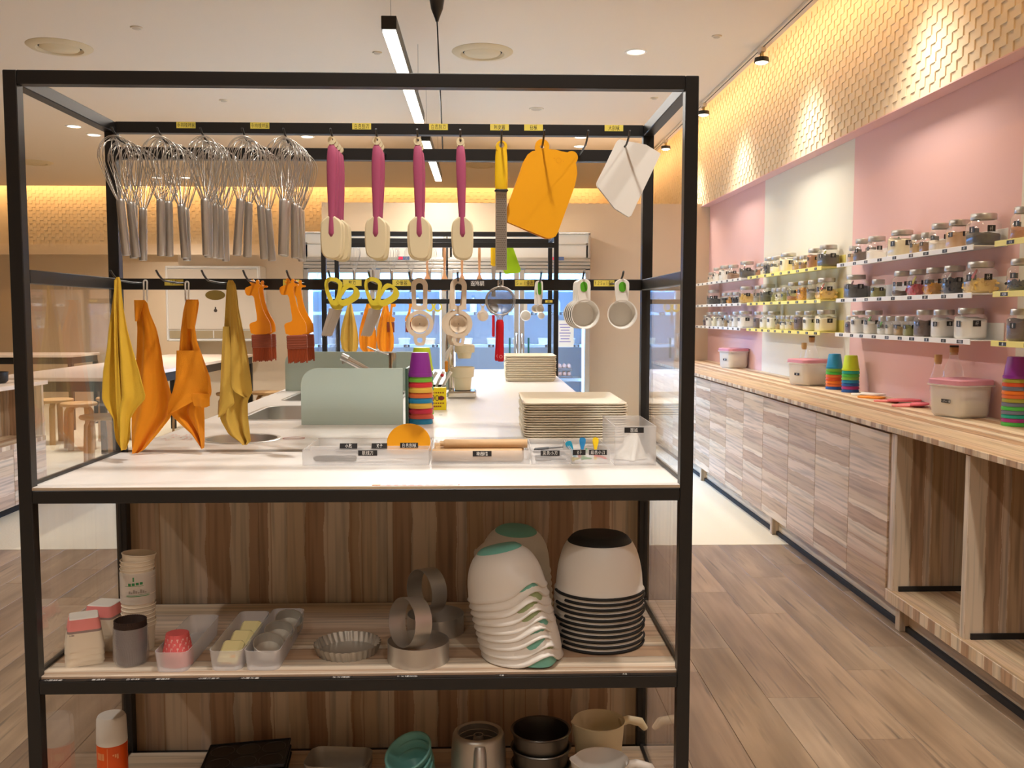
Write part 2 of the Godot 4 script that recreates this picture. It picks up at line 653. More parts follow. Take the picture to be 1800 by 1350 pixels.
# a cell of the label sheet with this text: yellow tape with dark letters or black tape with white ones
func label_cell(text: String, black: bool) -> Rect2:
	var key := text + str(black)
	if not atlas_cells.has(key):
		var x := (atlas_used % 4) * 256
		var y := (atlas_used / 4) * 64
		atlas_used += 1
		atlas_image.fill_rect(Rect2i(x, y, 256, 64), c8(26, 24, 26) if black else c8(226, 208, 92))
		var n := text.length()
		var step := minf(52.0, 240.0 / n)
		var sz := Vector2(step * 0.84, 44.0)
		write(atlas_image, text, Vector2(x + 128 - step * n * 0.5 + step * 0.08, y + 10), sz, step, 4.0 if n < 5 else 3.0, c8(236, 234, 230) if black else c8(44, 40, 24))
		atlas_cells[key] = Rect2((x + 1) / 1024.0, (y + 1) / 2048.0, 254 / 1024.0, 62 / 2048.0)
	return atlas_cells[key]


func label_mesh(text: String, black: bool, w: float, h: float) -> ArrayMesh:   # faces +z, thickness 0.4 mm
	var st := mb()
	var r := label_cell(text, black)
	var p := Rect2(r.position + Vector2(0.001, 0.001), Vector2(0.0005, 0.0005))
	var t := 0.0004
	var x := w * 0.5
	var y := h * 0.5
	quad(st, Vector3(-x, -y, t), Vector3(x, -y, t), Vector3(x, y, t), Vector3(-x, y, t), r)
	quad(st, Vector3(x, -y, 0), Vector3(-x, -y, 0), Vector3(-x, y, 0), Vector3(x, y, 0), p)
	quad(st, Vector3(-x, y, t), Vector3(x, y, t), Vector3(x, y, 0), Vector3(-x, y, 0), p)
	quad(st, Vector3(-x, -y, 0), Vector3(x, -y, 0), Vector3(x, -y, t), Vector3(-x, -y, t), p)
	quad(st, Vector3(x, -y, t), Vector3(x, -y, 0), Vector3(x, y, 0), Vector3(x, y, t), p)
	quad(st, Vector3(-x, -y, 0), Vector3(-x, -y, t), Vector3(-x, y, t), Vector3(-x, y, 0), p)
	return done(st)


func tag(p: Node, text: String, black: bool, w: float, h: float, at: Vector3, turn := Vector3.ZERO) -> void:
	part(p, "label", label_mesh(text, black, w, h), M.labels, at, turn)


func finish_labels() -> void:
	M.labels.albedo_texture = ImageTexture.create_from_image(atlas_image)


# ---------------------------------------------------------------- the room
func span(x0: float, x1: float, y0: float, y1: float, z0: float, z1: float, bevel := 0.0) -> ArrayMesh:
	return box_mesh(Vector3(x1 - x0, y1 - y0, z1 - z0), bevel, Vector3(x0 + x1, y0 + y1, z0 + z1) * 0.5)


func build_room() -> void:
	var fl := struct("floor", "brown wood-look plank floor in front and pale woven floor behind", "floor", span(-8.1, 3.6, -0.1, -0.004, -11.5, 5.1), M.black_gap)
	part(fl, "pale_floor", span(-8, 3.5, -0.004, 0, -11.4, -2.775), M.pale_floor)
	part(fl, "rear_floor", span(-8, 3.5, -0.004, 0, 1.3, 5.0), M.plank_0)
	part(fl, "side_floor", span(-8, -2.405, -0.004, 0, -2.77, 1.3), M.plank_3)
	var pw := 0.183
	var meshes := {}
	for i in 30:
		var x := -2.4 + pw * i
		var z := -2.77
		var n := 0
		while z < 1.28:
			var len := 1.22
			if n == 0:
				len = [0.42, 0.9, 1.22, 0.66][(i * 5) % 4]
			len = minf(len, 1.3 - z)
			var key := snappedf(len, 0.001)
			if not meshes.has(key):
				var st := mb()
				box(st, Vector3.ZERO, Vector3(pw - 0.0012, 0.006, len - 0.0012), 0.0008)
				meshes[key] = done(st)
			part(fl, "plank", meshes[key], M["plank_%d" % ((i * 3 + n * 2 + (i / 4)) % 5)], Vector3(x + pw * 0.5, -0.003, z + len * 0.5))
			z += len
			n += 1
	var wr := struct("wall_right", "right wall painted in broad pink and white stripes behind the jar shelves", "wall", span(3.503, 3.62, 0, 3.4, -11.5, 5.0), M.wall_white)
	for s in [["pink_stripe", M.wall_pink, -7.06, -5.2], ["white_stripe", M.wall_white, -5.2, -3.36], ["pink_stripe", M.wall_pink, -3.36, -1.53], ["white_stripe", M.wall_white, -1.53, 0.3], ["pink_stripe", M.wall_pink, 0.3, 2.1], ["white_stripe", M.wall_white, 2.1, 5.0]]:
		part(wr, s[0], span(3.5, 3.503, 0, 2.4, s[2], s[3]), s[1])
	struct("wall_left", "far left wall in warm beige", "wall", span(-8.2, -8.0, 0, 3.4, -11.5, 5.0), M.wall_beige)
	struct("wall_front", "wall behind the viewer in warm cream", "wall", span(-8.1, 3.6, 0, 3.4, 5.0, 5.15), M.wall_cream)
	struct("wall_back", "far back wall in warm beige below the relief fascia", "wall", span(-8.1, 3.6, 0, 3.4, -11.55, -11.42), M.wall_beige)
	struct("wall_partition", "white wall panel behind the long table and the wall cabinet", "wall", partition(), M.wall_cream)
	struct("wall_nook", "beige wall block between the right fridge and the pink wall", "wall", span(2.275, 3.5, 0, 2.42, -7.5, -7.06), M.wall_beige)
	struct("wall_recess", "wall at the back of the fridge recess", "wall", span(-0.4, 2.275, 0, 2.13, -7.75, -7.66), M.wall_beige)
	struct("trim_1", "beige bulkhead boxed in above the two glass-door fridges", "trim", span(-0.4, 2.275, 2.13, 2.42, -7.75, -7.06), M.wall_beige)
	# relief panelling: staggered raised rectangles
	var dz := 0.0525
	var dy := 0.047
	var side := struct("trim_2", "cream relief panel of staggered raised tiles above the pink and white wall", "trim", span(3.422, 3.5, 2.4, 3.39, -11.3, 5.0), M.relief)
	part(side, "soffit_edge", span(3.408, 3.5, 2.393, 2.4, -11.3, 5.0), M.wall_pink)
	var tile := box_mesh(Vector3(0.007, dy - 0.0005, dz - 0.0005), 0.0008)
	var st := mb()
	var count := 0
	var rest := 0
	for i in 216:
		for j in 20:
			if (i + j) % 2:
				continue
			var z := -0.55 - dz * (i + 0.5)
			var at := Vector3(3.4195, 2.4 + dy * (j + 0.5), z)
			if z < -1.0 and j < 15 and count < 300:
				part(side, "tile", tile, M.relief, at)
				count += 1
			else:
				box(st, at, Vector3(0.007, dy - 0.0005, dz - 0.0005))
				rest += 1
	var field := part(side, "tile_field", done(st), M.relief)
	field.set_meta("kind", "stuff")
	var back := struct("trim_3", "far relief fascia of small raised tiles lit amber from the cove above", "trim", span(-8.0, 3.42, 2.163, 3.39, -11.42, -11.312), M.relief)
	part(back, "plain_band", span(-8.0, 3.42, 2.163, 2.316, -11.32, -11.298), M.wall_cream)
	st = mb()
	for i in 176:
		for j in 20:
			if (i + j) % 2 == 0:
				box(st, Vector3(-5.6 + dz * (i + 0.5), 2.316 + dy * (j + 0.5), -11.311), Vector3(dz - 0.0005, dy - 0.0005, 0.008))
	field = part(back, "tile_field", done(st), M.relief)
	field.set_meta("kind", "stuff")


func partition() -> ArrayMesh:
	var st := mb()
	box(st, Vector3(-1.56, 1.01, -9.2), Vector3(1.78, 2.02, 0.4))
	var pts := []
	for k in 8:
		pts.append(ring_xz(0.05, 2.02 * k / 7.0, 12, Vector3(-0.69, 0, -9.05)))
	loft(st, pts, true, true, true)
	return done(st)


# ---------------------------------------------------------------- ceiling and lamps
func build_ceiling() -> void:
	var ce := struct("ceiling", "warm white ceiling with a lit cove along the right and back edges", "ceiling", span(-8.1, 3.125, 3.1, 3.16, -11.05, 5.1), M.ceiling)
	part(ce, "cove_lid", span(-8.1, 3.62, 3.4, 3.46, -11.55, 5.1), M.ceiling)
	part(ce, "cove_back", span(2.9, 2.96, 3.16, 3.4, -11.0, 5.1), M.ceiling)
	part(ce, "cove_back", span(-8.1, 2.9, 3.16, 3.4, -10.9, -10.84), M.ceiling)
	# warm strips lying on the ledge of the cove
	var c1 := thing("cove_light", "amber light strip hidden in the ceiling cove along the right wall", "light")
	part(c1, "light_strip", span(3.08, 3.1, 3.162, 3.172, -10.9, 4.9), M.cove_amber)
	for k in 4:
		area(c1, Vector3(3.12, 3.2, -9.9 + 3.4 * k), Vector3(-90, 0, 0), Vector3(3.45, 3.02, -9.9 + 3.4 * k), Vector2(3.3, 0.03), c8(255, 206, 144), 1.8)
	var c2 := thing("cove_light", "amber light strip hidden in the ceiling cove along the far back wall", "light")
	part(c2, "light_strip", span(-7.9, 3.0, 3.162, 3.172, -11.02, -11.0), M.cove_amber)
	for k in 3:
		area(c2, Vector3(-6.0 + 3.6 * k, 3.2, -11.05), Vector3.ZERO, Vector3(-6.0 + 3.6 * k, 3.02, -11.32), Vector2(3.5, 0.03), c8(255, 200, 130), 2.2)
	# linear pendants
	var n := 0
	for z in [-1.98, -4.76]:
		var t := thing("pendant_light", ["slim black linear pendant lamp nearest above the island", "slim black linear pendant lamp farther back beyond the first one"][n], "lamp", Vector3(0.776, 2.6, z))
		var st := mb()
		box(st, Vector3(0, 0.042, -1.04), Vector3(0.07, 0.06, 2.08), 0.002)
		part(t, "housing", done(st), M.black_steel)
		part(t, "diffuser", box_mesh(Vector3(0.06, 0.014, 2.06), 0.001, Vector3(0, 0.007, -1.04)), M.lamp_white)
		for s in [0.1, 1.98]:
			st = mb()
			tube(st, [Vector3(0, 0.07, -s), Vector3(0, 0.5, -s)], 0.0011, 5)
			part(t, "wire", done(st), M.steel_dark)
		area(t, Vector3(0, -0.004, -1.04), Vector3.ZERO, Vector3(0, -1, -1.04), Vector2(0.06, 2.06), c8(255, 250, 242), 6.0)
		n += 1
	var cord := thing("hanging_power_line", "black cord hanging from a tapered black ceiling cup", "cord", Vector3(0.945, 3.1, -3.08))
	part(cord, "cup", lathe_mesh([[0.0, -0.12], [0.008, -0.12], [0.014, -0.1], [0.034, -0.05], [0.04, -0.012], [0.042, 0.0], [0.0, 0.0]], 20), M.black_plastic)
	var st2 := mb()
	tube(st2, [Vector3(0, -0.11, 0), Vector3(0.012, -0.4, 0), Vector3(0.03, -0.86, 0.0)], 0.0045, 6)
	part(cord, "cable", done(st2), M.black_plastic)
	# round air diffusers
	var where := ["nearest on the left above the rack", "farther back at the left edge", "nearest on the right above the rack", "farther back beyond the right one"]
	n = 0
	for p in [Vector2(-1.635, -4.1), Vector2(-4.1, -8.98), Vector2(1.205, -4.126), Vector2(1.183, -9.0)]:
		var t := thing("air_diffuser", "round cream ceiling air diffuser, " + where[n], "air vent", Vector3(p.x, 3.1, p.y))
		part(t, "rim", lathe_mesh([[0.135, -0.004], [0.15, -0.02], [0.19, -0.016], [0.21, -0.002], [0.21, 0.0], [0.135, 0.0]], 40), plain("vent", c8(206, 186, 150), 0.7))
		part(t, "throat", lathe_mesh([[0.0, -0.001], [0.136, -0.001], [0.136, 0.0], [0.0, 0.0]], 32), M.black_gap)
		part(t, "disc", lathe_mesh([[0.0, -0.018], [0.118, -0.016], [0.126, -0.008], [0.122, -0.003], [0.0, -0.002]], 40), plain("vent", c8(206, 186, 150), 0.7))
		n += 1
	# round downlights
	var spots := [[2.255, -4.09, "right of the near air diffuser"], [2.201, -7.185, "near one of the pair by the far right"], [2.242, -7.698, "far one of the pair by the far right"], [-2.704, -6.812, "left one of the pair at the far left"], [-2.69, -7.239, "right one of the pair at the far left"], [-0.567, -7.254, "alone above the whisks"], [-3.076, -10.19, "left one of the two deepest in the room"], [-2.7, -10.18, "right one of the two deepest in the room"],
		[1.15, 0.75, "over the front of the rack"], [-1.4, 0.6, "over the left front"], [2.5, 0.3, "over the right aisle"], [0.2, 3.0, "behind the viewer"], [1.9, 2.6, "behind the viewer on the right"], [-1.4, 2.8, "behind the viewer on the left"], [1.0, 4.2, "farthest behind the viewer"], [-2.9, -2.6, "over the left island"]]
	for s in spots:
		downlight(s[0], s[1], s[2])
	# small ceiling fittings
	var sm := [["smoke_detector", 1.676, -5.887, 0.06, "round white smoke detector on the ceiling right of centre", "detector"], ["ceiling_sensor", -0.962, -3.652, 0.035, "small round sensor cap on the ceiling, nearest on the left", "sensor"], ["ceiling_sensor", 0.483, -4.165, 0.03, "small round sensor cap beside the near pendant lamp", "sensor"], ["ceiling_sensor", -0.968, -5.653, 0.035, "small round sensor cap behind the rack's top left bars", "sensor"], ["ceiling_sensor", 2.715, -3.707, 0.03, "small round sensor cap near the right track lamps", "sensor"], ["ceiling_sensor", 2.629, -5.444, 0.03, "small round sensor cap behind the rack's top right corner", "sensor"]]
	for s in sm:
		var r: float = s[3]
		var t := thing(s[0], s[4], s[5], Vector3(s[1], 3.1, s[2]))
		part(t, "plate", lathe_mesh([[0.0, -0.008], [r, -0.008], [r * 1.08, -0.002], [r * 1.08, 0.0], [0.0, 0.0]], 24), plain("fitting", c8(216, 202, 180), 0.6))
		part(t, "cap", lathe_mesh([[0.0, -0.014], [r * 0.6, -0.013], [r * 0.78, -0.008], [0.0, -0.008]], 24), plain("fitting2", c8(190, 176, 156), 0.6))
	# lighting track with spot heads
	var tr := thing("lighting_track", "slim lighting track with a dark slot along the right ceiling edge", "track")
	part(tr, "rail", span(3.05, 3.085, 3.08, 3.1, -10.8, 1.5, 0.002), M.ceiling)
	part(tr, "slot", span(3.064, 3.071, 3.0785, 3.0795, -10.8, 1.5), M.black_gap)
	n = 0
	for z in [-3.91, -5.56, -7.2, -2.2, -0.5]:
		var t := thing("track_spotlight", ["track spotlight nearest in view above the pink wall, its bulb facing down", "track spotlight second in view, right of the rack's corner post", "track spotlight deepest along the track behind the rack beam", "track spotlight above the near shelves out of view", "track spotlight nearest the viewer out of view"][n], "spotlight", Vector3(3.07, 3.08, z))
		part(t, "adapter", box_mesh(Vector3(0.032, 0.03, 0.09), 0.003, Vector3(0, -0.014, 0)), M.ceiling)
		var st := mb()
		tube(st, [Vector3(0, -0.028, 0.02), Vector3(0.0, -0.062, 0.03)], 0.006, 8)
		part(t, "bracket", done(st), plain("brass", c8(196, 170, 110), 0.4, 1.0))
		st = mb()
		tube(st, [Vector3(0, -0.028, -0.02), Vector3(0.0, -0.062, -0.03)], 0.006, 8)
		part(t, "bracket", done(st), plain("brass", c8(196, 170, 110), 0.4, 1.0))
		part(t, "collar", lathe_mesh([[0.04, -0.092], [0.05, -0.09], [0.046, -0.062], [0.0, -0.058]], 20), M.black_plastic)
		part(t, "bulb", lathe_mesh([[0.0, -0.102], [0.03, -0.1], [0.042, -0.092], [0.0, -0.09]], 20), M.down_white)
		var l := SpotLight3D.new()
		l.name = "spot_light"
		l.light_color = c8(255, 246, 228)
		l.light_energy = 2.0
		l.light_size = 0.12
		l.spot_angle = 50
		l.spot_angle_attenuation = 1.0
		l.spot_range = 9.0
		l.spot_attenuation = 2.0
		l.shadow_enabled = true
		t.add_child(l)
		l.position = Vector3(0.0, -0.115, 0)
		l.look_at_from_position(Vector3(3.07, 2.965, z), Vector3(3.5, 1.55, z - 0.05), Vector3.FORWARD)
		n += 1


func area(p: Node3D, at: Vector3, _r: Vector3, aim: Vector3, size: Vector2, c: Color, energy: float) -> void:
	var l := AreaLight3D.new()
	l.name = "area_light"
	l.light_color = c
	l.light_energy = energy
	l.area_size = size
	l.area_range = 12.0
	l.shadow_enabled = true
	p.add_child(l, true)
	l.position = at
	var d := (aim - at).normalized()
	# the long side keeps to the room axis it was given in
	var x := Vector3.RIGHT if absf(d.x) < 0.7 and size.x >= size.y else Vector3.BACK
	if size.y > size.x:
		x = Vector3.RIGHT
	x = (x - d * x.dot(d)).normalized()
	l.basis = Basis(x, (-d).cross(x), -d)


func downlight(x: float, z: float, where: String) -> void:
	var t := thing("downlight", "round recessed white ceiling downlight, " + where, "downlight", Vector3(x, 3.1, z))
	part(t, "trim_ring", lathe_mesh([[0.058, -0.001], [0.062, -0.006], [0.076, -0.004], [0.078, 0.0], [0.058, 0.0]], 28), M.white_gloss)
	part(t, "lens", lathe_mesh([[0.0, -0.004], [0.05, -0.004], [0.058, -0.001], [0.0, 0.0]], 28), M.down_white)
	var l := SpotLight3D.new()
	l.name = "down_light"
	l.light_color = c8(255, 249, 240)
	l.light_energy = 5.4
	l.light_size = 0.055
	l.spot_angle = 62
	l.spot_angle_attenuation = 0.9
	l.spot_range = 12.0
	l.spot_attenuation = 2.0
	l.shadow_enabled = true
	t.add_child(l, true)
	l.position = Vector3(0, -0.02, 0)
	l.rotation_degrees = Vector3(-90, 0, 0)


# ---------------------------------------------------------------- the long counter and shelves on the right
func build_right_wall_furniture() -> void:
	var cu := thing("base_cabinet", "long low wood-grain base cabinet with flush doors along the pink and white wall", "cabinet", Vector3.ZERO)
	var seams := [-1.412, -1.837, -2.281, -2.708, -3.185, -3.614, -4.051, -4.519, -4.98, -5.43, -5.88, -6.33, -7.05]
	for k in seams.size() - 1:
		var w: float = seams[k] - seams[k + 1]
		part(cu, "door", box_mesh(Vector3(0.018, 0.7, w - 0.003), 0.0015), M["lam_door_%d" % (k % 4)], Vector3(2.919, 0.459, (seams[k] + seams[k + 1]) * 0.5))
	part(cu, "carcass", span(2.93, 3.49, 0.105, 0.814, -7.05, -1.4), M.lam_up_world)
	part(cu, "end_panel", span(2.912, 3.49, 0.105, 0.814, -1.398, -1.344, 0.001), M.lam_up_world)
	part(cu, "skirting", span(2.935, 3.4, 0.157, 0.178, -1.344, -1.336), M.black_gap)
	part(cu, "divider", span(2.912, 3.49, 0.157, 0.814, -0.796, -0.765, 0.001), M.lam_up_world)
	part(cu, "skirting", span(2.935, 3.4, 0.157, 0.178, -0.765, -0.757), M.black_gap)
	part(cu, "divider", span(2.912, 3.49, 0.157, 0.814, -0.2, -0.169, 0.001), M.lam_up_world)
	part(cu, "back_panel", span(3.46, 3.49, 0.157, 0.814, -1.344, 1.3), M.lam_up_world)
	part(cu, "bottom_board", span(2.9, 3.49, 0.105, 0.157, -1.398, 1.3, 0.002), M.lam_top)
	part(cu, "plinth", span(2.965, 3.45, 0.022, 0.105, -7.05, 1.3), M.lam_shelf)
	part(cu, "plinth_gasket", span(2.95, 3.45, 0.0, 0.022, -7.05, 1.3), M.black_gap)
	for z in [-1.32, -3.03, -4.85, 0.4]:
		part(cu, "foot", span(2.925, 2.965, 0.0, 0.105, z - 0.02, z + 0.02, 0.001), M.lam_up_world)
	var wt := thing("worktop", "long light wood-grain worktop on the base cabinet by the pink and white wall", "worktop")
	part(wt, "board", span(2.89, 3.5, 0.822, 0.846, -7.05, 1.3, 0.002), M.lam_top)
	part(wt, "shadow_batten", span(2.93, 3.49, 0.814, 0.822, -7.05, 1.3), M.lam_up_world)
	# jar shelves
	var cols := [["white", "second from the right photo edge", -3.2, -1.62], ["pale yellow", "in the middle", -5.12, -3.46], ["white", "farthest back", -6.95, -5.31], ["pale yellow", "nearest at the right photo edge", -1.45, 0.25]]
	plain("shelf_white", c8(240, 238, 234), 0.4)
	plain("shelf_yellow", c8(238, 226, 130), 0.45)
	var tiers := [[1.615, "upper"], [1.405, "middle"], [1.2, "lower"]]
	var words := ["大面紙", "小盒", "白色", "麵", "大刀", "分蛋器", "長子", "小叉", "彩色", "量杯"]
	var q := 0
	for c in cols:
		for t in tiers:
			var mat: Material = M.shelf_white if c[0] == "white" else M.shelf_yellow
			var s := thing("jar_shelf", "%s %s tagged wall shelf, column %s" % [t[1], c[0], c[1]], "shelf", Vector3(3.345, t[0], (c[2] + c[3]) * 0.5))
			var len: float = c[3] - c[2]
			part(s, "board", box_mesh(Vector3(0.151, 0.004, len), 0.001, Vector3(0.0795, -0.006, 0)), mat)
			part(s, "lip", box_mesh(Vector3(0.004, 0.024, len), 0.001, Vector3(0.002, -0.012, 0)), mat)
			part(s, "back_plate", box_mesh(Vector3(0.004, 0.08, len), 0.001, Vector3(0.153, 0.032, 0)), mat)
			var n := 10 if t[1] == "lower" else 9
			for k in n:
				var z := -len * 0.5 + len * (k + 0.45 + rng.randf() * 0.2) / n
				tag(s, words[(q * 3 + k) % 10], true, 0.045 if k % 3 else 0.055, 0.0155, Vector3(-0.0002, -0.0125, z), Vector3(0, -PI / 2, 0))
			q += 1


# ---------------------------------------------------------------- left background
func table(label: String, x0: float, x1: float, z0: float, z1: float, h: float) -> void:
	var t := thing("long_table", label, "table", Vector3((x0 + x1) * 0.5, 0, (z0 + z1) * 0.5))
	var w := x1 - x0
	var d := z1 - z0
	part(t, "tabletop", box_mesh(Vector3(w, 0.028, d), 0.003, Vector3(0, h - 0.014, 0)), plain("table_top", c8(232, 210, 190), 0.4))
	for s in [-1, 1]:
		part(t, "rail", box_mesh(Vector3(w - 0.04, 0.075, 0.04), 0.002, Vector3(0, h - 0.066, s * (d * 0.5 - 0.04))), M.black_steel)
		part(t, "rail", box_mesh(Vector3(0.04, 0.075, d - 0.12), 0.002, Vector3(s * (w * 0.5 - 0.04), h - 0.066, 0)), M.black_steel)
	var zs := [-d * 0.5 + 0.04, d * 0.5 - 0.04]
	if d > 2.0:
		zs.append(0.0)
	for z in zs:
		for s in [-1, 1]:
			part(t, "leg", box_mesh(Vector3(0.05, h - 0.1, 0.05), 0.002, Vector3(s * (w * 0.5 - 0.04), (h - 0.1) * 0.5, z)), M.black_steel)


func build_left_background() -> void:
	table("long pale table on a black steel frame behind the hanging towels", -2.38, -1.42, -8.4, -4.39, 0.85)
	table("pale table with black frame farther back on the left", -5.4, -3.39, -8.95, -8.2, 0.85)
	# stools: seat lathe and three bent legs
	var seat := lathe_mesh([[0.0, 0.42], [0.16, 0.42], [0.168, 0.428], [0.168, 0.445], [0.16, 0.452], [0.0, 0.452]], 32)
	var leg := mb()
	var rings := []
	for p in [[0.145, 0.0], [0.14, 0.2], [0.132, 0.36], [0.118, 0.4], [0.085, 0.415], [0.03, 0.417]]:
		var flat: float = 0.0 if p[1] < 0.39 else 1.0
		var ax := Vector3(1, 0, 0).lerp(Vector3(0, -1, 0), flat * (0.55 if p[1] < 0.41 else 1.0)).normalized()
		var c := Vector3(p[0], p[1], 0)
		rings.append(PackedVector3Array([c + ax * 0.011 + Vector3(0, 0, 0.026), c + ax * 0.011 - Vector3(0, 0, 0.026), c - ax * 0.011 - Vector3(0, 0, 0.026), c - ax * 0.011 + Vector3(0, 0, 0.026)]))
	loft(leg, rings, true, true, false, true, -2.0)
	var legm := done(leg)
	var st_at := [[-3.12, -7.15, "left one of the wooden stools under the pale table"], [-2.72, -6.75, "round wooden stool standing foremost under the long pale table"], [-2.62, -7.35, "round wooden stool half hidden by the yellow towel"], [-1.75, -7.0, "round wooden stool in shade between the orange towels"], [-1.2, -8.05, "round wooden stool in shade right of the ochre towel"], [-1.55, -7.9, "round wooden stool in shade behind the ochre towel"], [-2.05, -5.6, "round wooden stool tucked under the near end of the long table"]]
	for s in st_at:
		var t := thing("stool", s[2], "stool", Vector3(s[0], 0, s[1]), Vector3(0, s[0] * 7.0, 0), "round wooden stools")
		part(t, "seat", seat, M.stool_wood)
		for k in 4:
			part(t, "leg", legm, M.stool_wood, Vector3.ZERO, Vector3(0, TAU * k / 4.0, 0))
	# wall cabinet with an olive oval and a bulb mark
	var cab := thing("wall_cabinet", "glossy white box cabinet on the wall with an olive oval and a small bulb mark", "cabinet", Vector3(-1.95, 1.43, -8.83))
	part(cab, "body", box_mesh(Vector3(1.1, 0.88, 0.32), 0.01), M.white_gloss)
	part(cab, "front_panel", box_mesh(Vector3(1.04, 0.7, 0.014), 0.004, Vector3(0, 0.05, 0.164)), plain("gloss_panel", c8(226, 214, 198), 0.12))
	var st := mb()
	for s in [-1, 1]:
		box(st, Vector3(s * 0.528, 0.0, 0.166), Vector3(0.022, 0.86, 0.02), 0.004)
	box(st, Vector3(0, 0.425, 0.166), Vector3(1.04, 0.022, 0.02), 0.004)
	box(st, Vector3(0, -0.425, 0.166), Vector3(1.04, 0.022, 0.02), 0.004)
	part(cab, "frame", done(st), M.white_gloss)
	part(cab, "bottom_tray", box_mesh(Vector3(1.02, 0.09, 0.012), 0.002, Vector3(0, -0.36, 0.163)), plain("smoke_plastic", c8(178, 160, 128), 0.25))
	for x in [-0.3, 0.0, 0.34]:
		part(cab, "tray_divider", box_mesh(Vector3(0.012, 0.09, 0.014), 0.001, Vector3(x, -0.36, 0.165)), M.white_gloss)
	st = mb()
	var ov := PackedVector2Array()
	for k in 36:
		ov.append(Vector2(cos(TAU * k / 36.0) * 0.115, sin(TAU * k / 36.0) * 0.057))
	slab(st, ov, 0.0, 0.002)
	part(cab, "oval_mark", done(st), plain("olive", c8(112, 90, 24), 0.5), Vector3(0.03, 0.1, 0.1712))
	st = mb()
	slab(st, arc(0, 0, 0.02, -240, 60, 18), 0.0, 0.002)
	slab(st, PackedVector2Array([Vector2(-0.009, 0.018), Vector2(0.009, 0.018), Vector2(0.007, 0.042), Vector2(-0.007, 0.042)]), 0.0, 0.002)
	part(cab, "bulb_mark", done(st), plain("mark_grey", c8(70, 58, 48), 0.5), Vector3(0.03, -0.08, 0.1712))
	solo("junction_box", "small grey box on the white wall below the wall cabinet", "box", box_mesh(Vector3(0.16, 0.14, 0.07), 0.006), plain("box_grey", c8(150, 140, 134), 0.5), Vector3(-2.32, 0.93, -8.965))
	# the next island at the left edge
	var il := thing("side_island", "wood-grain island counter at the left edge with an open upper recess and lower doors", "counter", Vector3(-2.5, 0, -2.9))
	part(il, "worktop", span(-0.7, 0.68, 0.822, 0.85, -1.26, 1.6, 0.002), plain("table_top", c8(232, 210, 190), 0.4))
	part(il, "end_panel", span(-0.68, 0.66, 0.1, 0.822, -1.23, -1.2, 0.001), M.lam_up_world)
	part(il, "recess_back", span(-0.66, 0.4, 0.47, 0.822, -1.2, 1.6), M.lam_up_world)
	part(il, "recess_floor", span(-0.66, 0.68, 0.44, 0.47, -1.2, 1.6, 0.001), M.lam_top)
	for k in 4:
		part(il, "door", box_mesh(Vector3(0.018, 0.37, 0.447), 0.0015), M["lam_door_%d" % k], Vector3(0.67, 0.255, -0.975 + 0.45 * k))
	part(il, "lower_carcass", span(-0.66, 0.66, 0.07, 0.44, -1.2, 1.6), M.lam_up_world)
	part(il, "plinth", span(-0.6, 0.6, 0.0, 0.07, -1.15, 1.6), M.black_gap)
	var pan := thing("saucepan", "small black saucepan at the left edge of the photo on the side island", "pan", Vector3(-2.02, 0.85, -3.85))
	part(pan, "body", lathe_mesh([[0.0, 0.0], [0.06, 0.0], [0.075, 0.015], [0.08, 0.075], [0.077, 0.075], [0.07, 0.016], [0.0, 0.004]], 24), M.black_plastic)
	st = mb()
	tube(st, [Vector3(-0.07, 0.06, 0), Vector3(-0.13, 0.068, 0), Vector3(-0.2, 0.07, 0)], [0.008, 0.011, 0.012], 8)
	part(pan, "handle", done(st), M.black_plastic)


